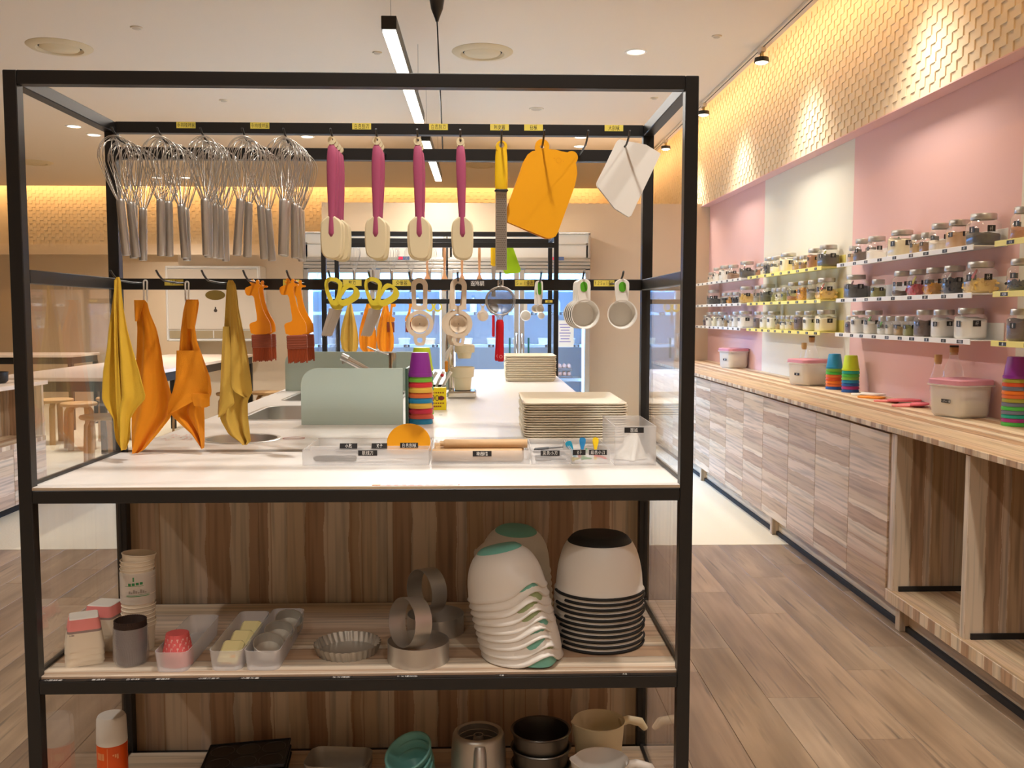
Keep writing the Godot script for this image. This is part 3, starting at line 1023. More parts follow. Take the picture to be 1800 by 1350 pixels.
# ---------------------------------------------------------------- glass-door fridges
func build_fridges() -> void:
	var steel := plain("fridge_steel", c8(196, 188, 176), 0.34, 0.7)
	var panel := plain("fridge_panel", c8(222, 212, 198), 0.35, 0.1)
	var inner := plain("fridge_white", c8(206, 220, 236), 0.5)
	var spec := [[-0.53, 0.853, "left glass-door fridge with blue-white light, behind the far rack"], [0.865, 2.255, "right glass-door fridge with blue-white light, beside the beige wall"]]
	for f in 2:
		var x0: float = spec[f][0]
		var x1: float = spec[f][1]
		var w := x1 - x0
		var zf := -6.75
		var t := thing("glass_fridge", spec[f][2], "fridge", Vector3((x0 + x1) * 0.5, 0, zf))
		var h := 2.1
		# shell
		var st := mb()
		box(st, Vector3(-w * 0.5 + 0.02, 1.0, -0.3), Vector3(0.04, 2.0, 0.6))
		box(st, Vector3(w * 0.5 - 0.02, 1.0, -0.3), Vector3(0.04, 2.0, 0.6))
		box(st, Vector3(0, 1.0, -0.6), Vector3(w, 2.0, 0.04))
		box(st, Vector3(0, 0.25, -0.3), Vector3(w, 0.3, 0.6))
		box(st, Vector3(0, 0.06, -0.3), Vector3(w - 0.1, 0.12, 0.56))
		box(st, Vector3(0, 1.79, -0.3), Vector3(w, 0.1, 0.6))
		part(t, "shell", done(st), inner)
		# head panel with frames
		part(t, "head_panel", box_mesh(Vector3(w, 0.26, 0.58), 0.004, Vector3(0, h - 0.13, -0.29)), panel)
		st = mb()
		for s in [-1, 1]:
			box(st, Vector3(s * (w * 0.5 - 0.012), h - 0.13, 0.004), Vector3(0.024, 0.26, 0.02), 0.004)
		box(st, Vector3(0, h - 0.01, 0.004), Vector3(w, 0.02, 0.02), 0.004)
		box(st, Vector3(0, h - 0.25, 0.004), Vector3(w, 0.02, 0.02), 0.004)
		box(st, Vector3(0, h - 0.115, 0.002), Vector3(w - 0.05, 0.008, 0.01), 0.002)
		part(t, "head_frame", done(st), steel)
		st = mb()
		for k in 3:
			box(st, Vector3(0, 1.833 - k * 0.034, 0.012 + k * 0.004), Vector3(w, 0.03, 0.03), 0.006)
		part(t, "cornice", done(st), steel)
		part(t, "display", box_mesh(Vector3(0.11, 0.034, 0.01), 0.001, Vector3(-0.2 if f else 0.28, 1.85, 0.026) if f == 0 else Vector3(0.38, 1.85, 0.026)), M.display_blue)
		part(t, "display_digits", box_mesh(Vector3(0.04, 0.026, 0.004), 0.0005, Vector3(0.25, 1.85, 0.033) if f == 0 else Vector3(0.345, 1.85, 0.033)), M.display_red)
		# two doors: frame, pane, handle
		for d in 2:
			var dw := w * 0.5 - 0.004
			var cx := (-0.25 if d == 0 else 0.25) * w
			var fr := mb()
			for s in [-1, 1]:
				box(fr, Vector3(cx + s * (dw * 0.5 - 0.025), 1.06, 0.02), Vector3(0.05, 1.36, 0.04), 0.004)
			box(fr, Vector3(cx, 1.725, 0.02), Vector3(dw - 0.1, 0.04, 0.04), 0.004)
			box(fr, Vector3(cx, 0.405, 0.02), Vector3(dw - 0.1, 0.05, 0.04), 0.004)
			var dp := part(t, "door", done(fr), steel)
			part(dp, "pane", box_mesh(Vector3(dw - 0.1, 1.28, 0.006), 0.0, Vector3(cx, 1.067, 0.02)), M.pane)
			var hx := cx + (dw * 0.5 - 0.025) * (1 if d == 0 else -1)
			st = mb()
			tube(st, [Vector3(hx, 1.12, 0.04), Vector3(hx, 1.12, 0.062), Vector3(hx, 0.88, 0.062), Vector3(hx, 0.88, 0.04)], 0.008, 8)
			part(dp, "handle", done(st), M.chrome)
			part(dp, "grip_tape", box_mesh(Vector3(0.018, 0.2, 0.004), 0.001, Vector3(cx + (dw * 0.5 - 0.09) * (1 if d == 0 else -1), 0.98, 0.026)), plain("grip_green", c8(36, 96, 88), 0.5))
		part(t, "base_grille", box_mesh(Vector3(w, 0.3, 0.05), 0.004, Vector3(0, 0.2, -0.03)), panel)
		# inside lamps and shelves
		for x in [-w * 0.5 + 0.06, 0.0, w * 0.5 - 0.06]:
			part(t, "lamp_strip", box_mesh(Vector3(0.02, 1.25, 0.02), 0.002, Vector3(x, 1.06, -0.06)), M.fridge_blue)
		for k in 2:
			area(t, Vector3((-0.25 if k == 0 else 0.25) * w, 1.71, -0.12), Vector3.ZERO, Vector3((-0.25 if k == 0 else 0.25) * w, 0.4, -0.36), Vector2(0.55, 0.06), c8(110, 180, 255), 22.0)
		for y in [0.66, 1.0, 1.32, 1.55]:
			var sh := part(t, "shelf", box_mesh(Vector3(w - 0.1, 0.012, 0.46), 0.002, Vector3(0, y, -0.34)), M.white_gloss)
			part(sh, "price_rail", box_mesh(Vector3(w - 0.1, 0.03, 0.006), 0.001, Vector3(0, y - 0.004, -0.107)), plain("rail_grey", c8(176, 196, 214), 0.3))
		for k in 9:
			tag(t, ["大盒", "白色", "小瓶", "麵"][k % 4], true, 0.06, 0.028, Vector3(-w * 0.5 + 0.14 + k * (w - 0.26) / 8.0, [0.996, 1.316][k % 2], -0.1035))
		# fresh goods on the shelves
		var z := zf - 0.24
		var cx0 := (x0 + x1) * 0.5
		for k in 5:
			var bx := cx0 - w * 0.5 + 0.18 + k * (w - 0.36) / 4.0
			var c: Color = [c8(244, 240, 226), c8(226, 206, 178), c8(240, 240, 244), c8(214, 220, 208), c8(232, 196, 150)][(k + f * 2) % 5]
			var tb := thing("food_tub", "%s small lidded tub on the middle shelf of the %s fridge, counted from the left" % [ORD[k], ["left", "right"][f]], "tub", Vector3(bx, 1.006, z))
			st = mb()
			tub(st, 0.1, 0.09, 0.055, 0.002, 0.02, 0.012)
			part(tb, "body", done(st), plain("tub_%d" % ((k + f * 2) % 5), c, 0.4))
			st = mb()
			loft(st, [rrect(0.118, 0.108, 0.02, 0.053), rrect(0.118, 0.108, 0.02, 0.062), rrect(0.1, 0.09, 0.02, 0.066)], true, true, true)
			part(tb, "lid", done(st), M.white_plastic)
		if f == 1:
			for k in 4:
				var eg := thing("egg_carton", "%s pack of pinkish eggs low in the right fridge, counted from the left" % ORD[k], "eggs", Vector3(cx0 + 0.22 + (k % 2) * 0.22 + (0.0 if k < 2 else 0.0), 0.666 + (k / 2) * 0.075, z + 0.02), Vector3.ZERO, "egg packs in the fridge")
				part(eg, "tray", box_mesh(Vector3(0.2, 0.03, 0.12), 0.006, Vector3(0, 0.015, 0)), plain("carton", c8(120, 116, 118), 0.8))
				for e in 8:
					part(eg, "egg", egg_mesh(), plain("egg", c8(226, 188, 176), 0.5), Vector3(-0.07 + 0.047 * (e % 4), 0.046, 0.026 - 0.052 * (e / 4)))
		for k in 3:
			var bt := thing("drink_bottle", "%s pale bottle on the upper shelf of the %s fridge, counted from the left" % [ORD[k], ["left", "right"][f]], "bottle", Vector3(cx0 - 0.45 + k * 0.42, 1.326, z))
			part(bt, "body", lathe_mesh([[0.0, 0.0], [0.032, 0.0], [0.035, 0.01], [0.035, 0.1], [0.015, 0.135], [0.013, 0.15], [0.0, 0.15]], 20), plain("milk", c8(238, 236, 230), 0.3))
			part(bt, "cap", lathe_mesh([[0.0, 0.148], [0.017, 0.148], [0.017, 0.168], [0.0, 0.17]], 16), plain("cap_blue", c8(70, 120, 190), 0.4))
		if f == 0:
			for k in 3:
				solo("milk_carton", "%s white carton standing low in the left fridge, counted from the left" % ORD[k], "carton", box_mesh(Vector3(0.09, 0.19, 0.09), 0.004, Vector3(0, 0.095, 0)), plain("carton_%d" % k, [c8(240, 238, 232), c8(222, 232, 240), c8(240, 228, 214)][k], 0.5), Vector3(cx0 - 0.5 + k * 0.14, 0.666, z))
	var note := thing("door_notice", "small white paper notice stuck inside the right fridge's right door", "notice", Vector3(2.02, 1.12, -6.726))
	part(note, "sheet", box_mesh(Vector3(0.15, 0.26, 0.0006)), M.white_plastic)
	var st3 := mb()
	for k in 7:
		box(st3, Vector3(-0.01, 0.09 - k * 0.028, 0.0006), Vector3(0.11 - 0.012 * (k % 3), 0.009, 0.0004))
	part(note, "print", done(st3), plain("print_violet", c8(140, 130, 190), 0.6))


var egg_cache: ArrayMesh
func egg_mesh() -> ArrayMesh:
	if egg_cache == null:
		egg_cache = lathe_mesh([[0.0, -0.026], [0.012, -0.023], [0.02, -0.012], [0.021, 0.0], [0.018, 0.014], [0.01, 0.025], [0.0, 0.029]], 12, -2.0)
	return egg_cache


# ---------------------------------------------------------------- the island behind the rack
func rounded(x0: float, x1: float, z0: float, z1: float, r: float, n := 6) -> PackedVector2Array:   # in (x, -z)
	var p := rrect(x1 - x0, z1 - z0, r, 0, n, Vector3((x0 + x1) * 0.5, 0, (z0 + z1) * 0.5))
	var out := PackedVector2Array()
	for v in p:
		out.append(Vector2(v.x, v.z))
	return out


func build_island() -> void:
	var t := thing("island", "white-topped kitchen island with wood-grain sides and two sinks behind the tool rack", "counter")
	# worktop: strips round three openings; the openings get a lining of their own
	var y0 := 0.904
	var y1 := 0.936
	var x0 := 0.222
	var x1 := 1.652
	var st := mb()
	var z_cuts := [-0.1415, -0.255, -0.485, -0.86, -1.38, -1.585, -2.065, -3.36]
	for k in z_cuts.size() - 1:
		var za: float = z_cuts[k]
		var zb: float = z_cuts[k + 1]
		var holes := {1: [0.368, 0.598], 3: [0.335, 0.845], 5: [0.335, 0.845]}
		if holes.has(k):
			box(st, Vector3((x0 + holes[k][0]) * 0.5, (y0 + y1) * 0.5, (za + zb) * 0.5), Vector3(holes[k][0] - x0, y1 - y0, za - zb))
			box(st, Vector3((x1 + holes[k][1]) * 0.5, (y0 + y1) * 0.5, (za + zb) * 0.5), Vector3(x1 - holes[k][1], y1 - y0, za - zb))
		else:
			box(st, Vector3((x0 + x1) * 0.5, (y0 + y1) * 0.5, (za + zb) * 0.5), Vector3(x1 - x0, y1 - y0, za - zb))
	# corner fills so that the openings read round
	hole_fill(st, 0.368, 0.598, -0.485, -0.255, 0.1145, y0, y1)
	hole_fill(st, 0.335, 0.845, -1.38, -0.86, 0.07, y0, y1)
	hole_fill(st, 0.335, 0.845, -2.065, -1.585, 0.07, y0, y1)
	part(t, "top", done(st), M.worktop)
	# round waste opening
	var bin := lathe_mesh([[0.0, -0.3], [0.1, -0.3], [0.1025, 0.0], [0.1035, 0.0015], [0.1145, 0.002], [0.117, 0.0006], [0.1145, -0.001], [0.105, -0.002], [0.105, -0.3]], 48)
	part(t, "waste_opening", bin, M.steel, Vector3(0.483, y1, -0.37))
	for s in [[-1.38, -0.86], [-2.065, -1.585]]:
		st = mb()
		var w := 0.51
		var d: float = s[1] - s[0]
		loft(st, [rrect(0.004, 0.004, 0.001, -0.17, 6), rrect(w - 0.06, d - 0.06, 0.05, -0.17, 6), rrect(w - 0.03, d - 0.03, 0.06, -0.15, 6), rrect(w - 0.022, d - 0.022, 0.062, 0.0, 6), rrect(w - 0.012, d - 0.012, 0.066, 0.002, 6), rrect(w + 0.012, d + 0.012, 0.076, 0.002, 6), rrect(w + 0.016, d + 0.016, 0.078, 0.0004, 6)], false, false, true)
		var bs := part(t, "sink_basin", done(st), M.steel, Vector3(0.59, y1, (s[0] + s[1]) * 0.5))
		part(bs, "drain", lathe_mesh([[0.0, -0.168], [0.03, -0.167], [0.038, -0.1695], [0.0, -0.1695]], 20), M.steel_dark)
	# sides
	for k in 4:
		part(t, "end_board", span(x0 + 0.004 + k * 0.3555, x0 + 0.0035 + (k + 1) * 0.3555, 0.06, y0, -0.163, -0.1475, 0.0006), M.lam_up_world)
	part(t, "side_panel", span(1.628, 1.644, 0.06, y0, -3.35, -0.165), M.lam_up_world)
	part(t, "side_panel", span(0.23, 0.246, 0.06, y0, -3.35, -0.165), M.lam_up_world)
	part(t, "end_panel", span(0.246, 1.628, 0.06, y0, -3.36, -3.345), M.lam_up_world)
	part(t, "plinth", span(0.27, 1.6, 0.0, 0.06, -3.33, -0.18), M.black_gap)
	# printed marks on the top
	st = mb()
	loft(st, [ring_xz(0.033, 0.0003, 36), ring_xz(0.033, 0.0006, 36), ring_xz(0.0305, 0.0006, 36), ring_xz(0.0305, 0.0003, 36)], false, false, true)
	box(st, Vector3(0, 0.0004, 0), Vector3(0.06, 0.0003, 0.003))
	part(t, "ban_mark", done(st), plain("mark_red", c8(186, 92, 92), 0.6), Vector3(0.637, y1, -0.372))
	st = mb()
	var r := RandomNumberGenerator.new()
	r.seed = 5
	for k in 5:
		for q in 5:
			if r.randf() < 0.8:
				var g: String = GLYPH.values()[r.randi() % 30]
				for s in g.split(" ").slice(0, 6):
					var a := Vector2(s[0].hex_to_int(), s[1].hex_to_int()) / 15.0 * 0.016
					var b := Vector2(s[2].hex_to_int(), s[3].hex_to_int()) / 15.0 * 0.016
					var o := Vector2(0.245 + q * 0.021, -0.47 + k * 0.03)
					var dir := (b - a).normalized() if a != b else Vector2.RIGHT
					var nn := Vector2(-dir.y, dir.x) * 0.0009
					var p := [o + a - nn, o + b - nn, o + b + nn, o + a + nn]
					quad(st, Vector3(p[0].x, y1 + 0.0004, p[0].y), Vector3(p[3].x, y1 + 0.0004, p[3].y), Vector3(p[2].x, y1 + 0.0004, p[2].y), Vector3(p[1].x, y1 + 0.0004, p[1].y))
	part(t, "red_lettering", done(st), plain("faded_red", c8(226, 150, 140), 0.7))
	# splash screens of mint glass
	var sc := thing("splash_screen", "mint frosted glass screen with one rounded corner in front of the sinks", "screen", Vector3(0.594, 0.9365, -0.714))
	st = mb()
	screen(st, 0.341, 0.19)
	part(sc, "pane", done(st), M.mint_glass)
	sc = thing("splash_screen", "tall dark-edged mint glass screen seen edge-on beside the purple cup stack", "screen", Vector3(0.948, 0.9365, -0.714))
	part(sc, "pane", box_mesh(Vector3(0.008, 0.19, 1.4), 0.001, Vector3(0, 0.095, -0.7)), M.mint_glass)
	part(sc, "edge", box_mesh(Vector3(0.0085, 0.19, 0.002), 0.0, Vector3(0, 0.095, 0.0008)), plain("glass_edge", c8(52, 84, 72), 0.3))
	sc = thing("splash_screen", "farther mint frosted glass screen behind the sinks", "screen", Vector3(0.246, 0.9365, -2.13))
	st = mb()
	screen(st, 0.69, 0.19)
	part(sc, "pane", done(st), M.mint_glass)
	# mixer tap
	var f := thing("mixer_tap", "chrome mixer tap with a slanting pull-out spout behind the near mint screen", "tap", Vector3(0.828, 0.936, -1.48))
	part(f, "body", lathe_mesh([[0.0, 0.0], [0.026, 0.0], [0.026, 0.006], [0.018, 0.01], [0.0165, 0.15], [0.0165, 0.205], [0.015, 0.212], [0.0, 0.213]], 24), M.chrome)
	st = mb()
	tube(st, [Vector3(-0.012, 0.09, 0), Vector3(-0.09, 0.13, 0), Vector3(-0.19, 0.185, 0.0)], [0.011, 0.013, 0.015], 14)
	part(f, "spout", done(st), M.chrome)
	st = mb()
	tube(st, [Vector3(-0.185, 0.184, 0), Vector3(-0.212, 0.196, 0)], [0.0165, 0.0165], 14)
	tube(st, [Vector3(-0.204, 0.185, 0), Vector3(-0.202, 0.166, 0)], [0.008, 0.007], 10)
	part(f, "spray_head", done(st), M.steel)
	st = mb()
	tube(st, [Vector3(-0.005, 0.2, 0), Vector3(-0.05, 0.215, 0), Vector3(-0.105, 0.236, 0)], [0.006, 0.0045, 0.004], 8)
	part(f, "lever", done(st), M.chrome)


func screen(st: SurfaceTool, w: float, h: float) -> void:
	var p := PackedVector2Array([Vector2(0, 0), Vector2(w, 0), Vector2(w, h)])
	p.append_array(arc(0.055, h - 0.055, 0.055, 90, 180, 10))
	slab(st, p, -0.008, 0.0, 0.0008)


func hole_fill(st: SurfaceTool, x0: float, x1: float, z0: float, z1: float, r: float, y0: float, y1: float) -> void:   # fills the four corners of a square hole down to radius r
	for c in 4:
		var sx: float = [1, -1, -1, 1][c]
		var sz: float = [1, 1, -1, -1][c]
		var corner := Vector2(x1 if sx > 0 else x0, z1 if sz > 0 else z0)
		var mid := corner - Vector2(sx, sz) * r
		for k in 8:
			var a := PI * 0.5 * k / 8.0
			var b := PI * 0.5 * (k + 1) / 8.0
			var p := mid + Vector2(sx * cos(a), sz * sin(a)) * r
			var q := mid + Vector2(sx * cos(b), sz * sin(b)) * r
			var v := [Vector3(corner.x, y1, corner.y), Vector3(p.x, y1, p.y), Vector3(q.x, y1, q.y)]
			if (v[1] - v[0]).cross(v[2] - v[0]).y > 0:
				tri(st, v[0], v[1], v[2])
			else:
				tri(st, v[0], v[2], v[1])
			var dn := Vector3(0, y0 - y1, 0)
			var inward := Vector3(mid.x, y1, mid.y)
			if (v[2] - v[1]).cross(dn).dot(inward - v[1]) > 0:
				quad(st, v[1], v[2], v[2] + dn, v[1] + dn)
			else:
				quad(st, v[2], v[1], v[1] + dn, v[2] + dn)


# ---------------------------------------------------------------- the black racks
const RX0 := 0.205
const RX1 := 1.666
const RT := 0.0287
const UPPER := [0.3126, 0.4205, 0.5234, 0.6239, 0.7226, 0.8363, 0.9459, 1.0455, 1.1501, 1.2513, 1.3551, 1.463, 1.5651]
const MIDDLE := [0.2993, 0.4097, 0.5193, 0.6197, 0.7251, 0.8264, 0.9243, 1.0231, 1.1426, 1.248, 1.3493, 1.4547, 1.5526]


func rail_mesh(x0: float, x1: float, y0: float, y1: float, z0: float, z1: float) -> ArrayMesh:
	return span(x0, x1, y0, y1, z0, z1, 0.0016)


func build_racks() -> void:
	rack(Vector3(RX0, 0, 0.414), 0.0, "large open black steel rack hung with whisks, spatulas and towels in the foreground", true)
	rack(Vector3(RX1 + 0.008, 0, -3.935), PI, "smaller-looking black steel rack at the far end of the island before the fridges", false)


# built in its own axes: x to the right, front face at z = 0, back towards -z
func rack(at: Vector3, turn: float, label: String, near: bool) -> void:
	var t := thing("tool_rack", label, "rack", at, Vector3(0, turn, 0))
	var w := RX1 - RX0
	var d := 0.5535
	var h := 1.815
	var e := RT
	for x in [0.0, w - e]:
		for z in [-e, -d]:
			part(t, "post", rail_mesh(x, x + e, 0.0, h, z, z + e), M.black_steel)
	for y in [h - e, 0.928 - e, 0.505 - e, 0.0855 - e]:
		part(t, "front_rail", rail_mesh(e, w - e, y, y + e, -e, 0), M.black_steel)
		part(t, "back_rail", rail_mesh(e, w - e, y, y + e, -d, -d + e), M.black_steel)
		for x in [0.0, w - e]:
			part(t, "side_rail", rail_mesh(x, x + e, y, y + e, -d + e, -e), M.black_steel)
	part(t, "hook_rail", rail_mesh(e, w - e, 1.7185, 1.749, -d, -d + e), M.black_steel)
	part(t, "hook_rail", rail_mesh(e, w - e, 1.373, 1.4025, -d, -d + e), M.black_steel)
	for x in [0.0, w - e]:
		part(t, "side_rail", rail_mesh(x, x + e, 1.373, 1.4025, -d + e, -e), M.black_steel)
	# boards: table, shelf, bottom shelf
	part(t, "table_board", span(e * 0.4, w - e * 0.4, 0.928, 0.9342, -d + e + 0.003, -0.0035, 0.001), M.worktop)
	part(t, "board_edge", span(e, w - e, 0.928, 0.9338, -0.0035, -0.0015), M.lam_shelf)
	part(t, "shelf_board", span(e * 0.4, w - e * 0.4, 0.505, 0.513, -d + e + 0.001, -0.012, 0.001), M.lam_shelf)
	part(t, "shelf_board", span(e * 0.4, w - e * 0.4, 0.0855, 0.0935, -d + e + 0.001, -0.012, 0.001), M.lam_shelf)
	part(t, "label_strip", span(e, w - e, 0.5052, 0.5064, -0.0118, 0.0), M.black_plastic)
	# glass at the two sides
	for x in [e * 0.5, w - e * 0.5]:
		for y in [[0.9345, 1.373], [0.5135, 0.8993], [0.094, 0.4763]]:
			part(t, "glass_pane", span(x - 0.0025, x + 0.0025, y[0], y[1], -d + e, -e), M.pane)
			part(t, "glass_bead", span(x - 0.006, x + 0.006, y[0] - 0.0005, y[0] + 0.006, -d + e, -e), M.black_steel)
	# hooks
	var hk := mb()
	tube(hk, [Vector3(0, 0, -0.002), Vector3(0, -0.002, 0.08), Vector3(0, 0.0, 0.17), Vector3(0, 0.005, 0.192), Vector3(0, 0.014, 0.214), Vector3(0, 0.023, 0.228)], 0.0026, 7)
	var hook := done(hk)
	for k in 13:
		if near or k % 2 == 0 or k > 8:
			part(t, "hook", hook, M.black_plastic, Vector3(UPPER[k] - RX0, 1.733, -d + e))
			part(t, "hook", hook, M.black_plastic, Vector3(MIDDLE[k] - RX0, 1.3905, -d + e))
	if not near:
		tag(t, "量匙", false, 0.045, 0.015, Vector3(0.06, 1.388, -d - 0.0004), Vector3(0, PI, 0))
		return
	var zf := -d + e + 0.0002
	for l in [["手持攪拌器", 0.42], ["手持攪拌器", 0.614], ["白色刮刀", 0.883], ["白色刮刀", 1.087], ["刨皮器", 1.25], ["砧板", 1.341], ["大刮板", 1.557]]:
		tag(t, l[0], false, 0.05, 0.0165, Vector3(l[1] - RX0, 1.8065, zf))
	for l in [["抹布", 0.378, 0.05], ["長麵", 0.69, 0.044], ["剪刀", 0.853, 0.05], ["分蛋器", 0.986, 0.05], ["5ml量匙", 1.318, 0.052], ["125ml量杯", 1.534, 0.056]]:
		tag(t, l[0], false, l[2], 0.0165, Vector3(l[1] - RX0, 1.392, zf))
	tag(t, "過篩網", true, 0.06, 0.018, Vector3(1.19 - RX0, 1.391, zf))
	var names := ["小面紙盒", "茶色杯", "白布杯", "彩色杯", "小模刀盒子", "小面包盒", "6吋模圈", "5吋模圈圈", "小盆", "大盆"]
	var xs := [0.262, 0.36, 0.435, 0.5, 0.6, 0.69, 0.89, 1.035, 1.245, 1.52]
	for k in 10:
		tag(t, names[k], true, 0.05 if k < 8 else 0.026, 0.0115, Vector3(xs[k] - RX0, 0.50665, -0.0058), Vector3(-PI / 2, 0, 0))


# ---------------------------------------------------------------- tools hanging on the near rack
func with_hole(poly: PackedVector2Array, c: Vector2, r: float) -> PackedVector2Array:   # cuts a round hole, joined to the outline by a hairline slit
	if Geometry2D.is_polygon_clockwise(poly):
		poly = poly.duplicate()
		poly.reverse()
	var best := 0
	for k in poly.size():
		if poly[k].distance_to(c) < poly[best].distance_to(c):
			best = k
	var out := PackedVector2Array()
	for k in best + 1:
		out.append(poly[k])
	var a0 := (poly[best] - c).angle()
	for k in 15:
		var t := a0 - 0.02 - (TAU - 0.04) * k / 14.0
		out.append(c + Vector2(cos(t), sin(t)) * r)
	var nxt := poly[(best + 1) % poly.size()]
	out.append(poly[best].move_toward(nxt, 0.0002))
	for k in range(best + 1, poly.size()):
		out.append(poly[k])
	return out


var whisk_wire: ArrayMesh
var whisk_handle: ArrayMesh


func make_whisk_meshes() -> void:
	var st := mb()
	for k in 7:
		var phi := PI * k / 7.0
		var pts := []
		var rad := 0.041 + 0.003 * (k % 3)
		for q in 25:
			var s := -1.0 + 2.0 * q / 24.0
			var u := absf(s)                                     # 1 at the handle, 0 at the crown
			var y: float
			var r: float
			if u > 0.42:
				var f := (u - 0.42) / 0.58
				y = lerpf(-0.05, -0.155, f)
				r = lerpf(rad, 0.007, f * f * 0.35 + f * 0.65)
			else:
				var a := u / 0.42 * PI * 0.5
				y = -0.05 + (0.053 - 0.002 * k) * cos(a)
				r = rad * sin(a)
			r *= signf(s)
			pts.append(Vector3(cos(phi) * r, y, sin(phi) * r))
		tube(st, pts, 0.00095, 5)
	whisk_wire = done(st)
	whisk_handle = lathe_mesh([[0.0, -0.288], [0.0085, -0.288], [0.0102, -0.286], [0.0102, -0.158], [0.0095, -0.153], [0.008, -0.15], [0.0, -0.149]], 16)


func whisk(at: Vector3, tilt: float, spin: float, label: String, group: String, lean := 0.0) -> void:
	if whisk_wire == null:
		make_whisk_meshes()
	var t := thing("whisk", label, "whisk", at, Vector3(lean, spin, tilt), group)
	part(t, "wire_balloon", whisk_wire, M.steel_wire)
	part(t, "handle", whisk_handle, M.steel)


func build_hanging() -> void:
	var counts := [4, 4, 5, 4, 5]
	for h in 5:
		for k in counts[h]:
			var z: float = 0.1 - 0.185 * k / (counts[h] - 1.0)
			var f: float = 0.0 if k == 0 else (1.0 if k == counts[h] - 1 else rng.randf_range(-0.6, 0.6))
			var tilt: float = [0.1, -0.02, 0.03, -0.05, -0.08][h] * (1.0 if k < 2 else -0.4) + rng.randf_range(-0.035, 0.035)
			whisk(Vector3(UPPER[h] + rng.randf_range(-0.002, 0.002), 1.7375 - 0.002 * f, z), tilt, rng.randf_range(0.0, 1.4), "steel balloon whisk, %s from front on the %s top hook from the left" % [ORD[k], ORD[h]], "balloon whisks on the top hooks", rng.randf_range(-0.06, 0.04))
	# spatulas
	var blade := mb()
	slab(blade, smooth2(scaled([-7, 186, -13, 190, -24, 199, -27, 214, -27, 250, -22, 289, 20, 293, 26, 262, 27, 214, 24, 200, 13, 190, 7, 186], 0.001)), -0.0045, 0.0045, 0.003)
	var bladem := done(blade)
	var hd := mb()
	var rings := []
	for p in [[0.004, -0.011], [0.0095, -0.02], [0.0118, -0.045], [0.0122, -0.07], [0.0108, -0.12], [0.0082, -0.17], [0.0073, -0.19], [0.0085, -0.215], [0.0088, -0.228], [0.006, -0.237], [0.0005, -0.2395]]:
		rings.append(ring_xz(p[0], p[1], 16, Vector3.ZERO, 1.0, 0.55 if p[1] > -0.185 else 0.8))
	loft(hd, rings, true, true, false, true, -2.0)
	var handm := done(hd)
	var tp := mb()
	washer(tp, arc(0, -0.0045, 0.0098, 0, 360, 24), arc(0, -0.002, 0.004, 0, 360, 24), -0.0045, 0.0045)
	var tipm := done(tp)
	counts = [4, 3, 3, 2]
	for h in 4:
		for k in counts[h]:
			var t := thing("spatula", "plum-handled cream spatula, %s from front on the %s spatula hook from left" % [ORD[k], ORD[h]], "spatula", Vector3(UPPER[5 + h], 1.7345, 0.1 - 0.042 * k), Vector3(0.0, rng.randf_range(-0.05, 0.05), rng.randf_range(-0.025, 0.025)), "spatulas on the top hooks")
			part(t, "tip_loop", tipm, M.silicone)
			part(t, "handle", handm, M.handle_pink)
			part(t, "blade", bladem, M.silicone)
	# rasp grater
	var g := thing("grater", "long narrow rasp grater with a yellow handle, left of the orange boards", "grater", Vector3(UPPER[9], 1.732, 0.06), Vector3(0, 0.12, 0))
	var st := mb()
	washer(st, arc(0, -0.007, 0.0145, -20, 340, 24), arc(0, -0.003, 0.0072, -20, 340, 24), -0.006, 0.006)
	rings = []
	for p in [[0.0135, -0.0125], [0.0152, -0.03], [0.0164, -0.07], [0.0166, -0.1], [0.0152, -0.112]]:
		rings.append(ring_xz(p[0], p[1], 20, Vector3.ZERO, 1.0, 0.55))
	loft(st, rings, true, true, false, true, -2.0)
	part(g, "handle", done(st), plain("grip_yellow", c8(236, 190, 20), 0.45))
	part(g, "collar", box_mesh(Vector3(0.034, 0.007, 0.02), 0.003, Vector3(0, -0.115, 0)), M.black_plastic)
	st = mb()
	box(st, Vector3(0, -0.215, 0), Vector3(0.026, 0.196, 0.0012), 0.0004)
	box(st, Vector3(-0.0135, -0.215, -0.003), Vector3(0.0012, 0.196, 0.007), 0.0004)
	box(st, Vector3(0.0135, -0.215, -0.003), Vector3(0.0012, 0.196, 0.007), 0.0004)
	part(g, "blade", done(st), M.steel)
	st = mb()
	for k in 34:
		for q in 5:
			box(st, Vector3(-0.0096 + 0.0048 * q + (0.0024 if k % 2 else 0.0) - 0.0012, -0.126 - 0.0054 * k, 0.0012), Vector3(0.0026, 0.0016, 0.0012))
	part(g, "teeth", done(st), M.steel_dark).set_meta("kind", "stuff")
	# bear-eared cutting boards
	var bear := PackedVector2Array()
	var s := 0.00147
	for p in arc(0, 0, 12.5, 215, -20, 12):
		bear.append(p * s)
	for p in [Vector2(22, -5), Vector2(32, -7.5), Vector2(40, -9)]:
		bear.append(p * s)
	for p in arc(51, -18, 11, 130, -50, 10):
		bear.append(p * s)
	for p in [Vector2(60, -34), Vector2(61, -46), Vector2(57, -66), Vector2(28, -146), Vector2(24, -153), Vector2(17, -156), Vector2(8, -156), Vector2(-58, -130), Vector2(-62, -125), Vector2(-62, -112), Vector2(-37, -40), Vector2(-33, -27), Vector2(-25, -14), Vector2(-17, -8)]:
		bear.append(p * s)
	st = mb()
	slab(st, with_hole(bear, Vector2(0, 0.001), 0.0062), -0.0016, 0.0016, 0.0)
	var bearm := done(st)
	var face := mb()
	for d in [Vector2(21, -20), Vector2(37, -25)]:
		slab(face, arc(d.x * s, d.y * s, 0.0012, 0, 340, 10), 0.0016, 0.0019)
	var fr := PackedVector3Array()
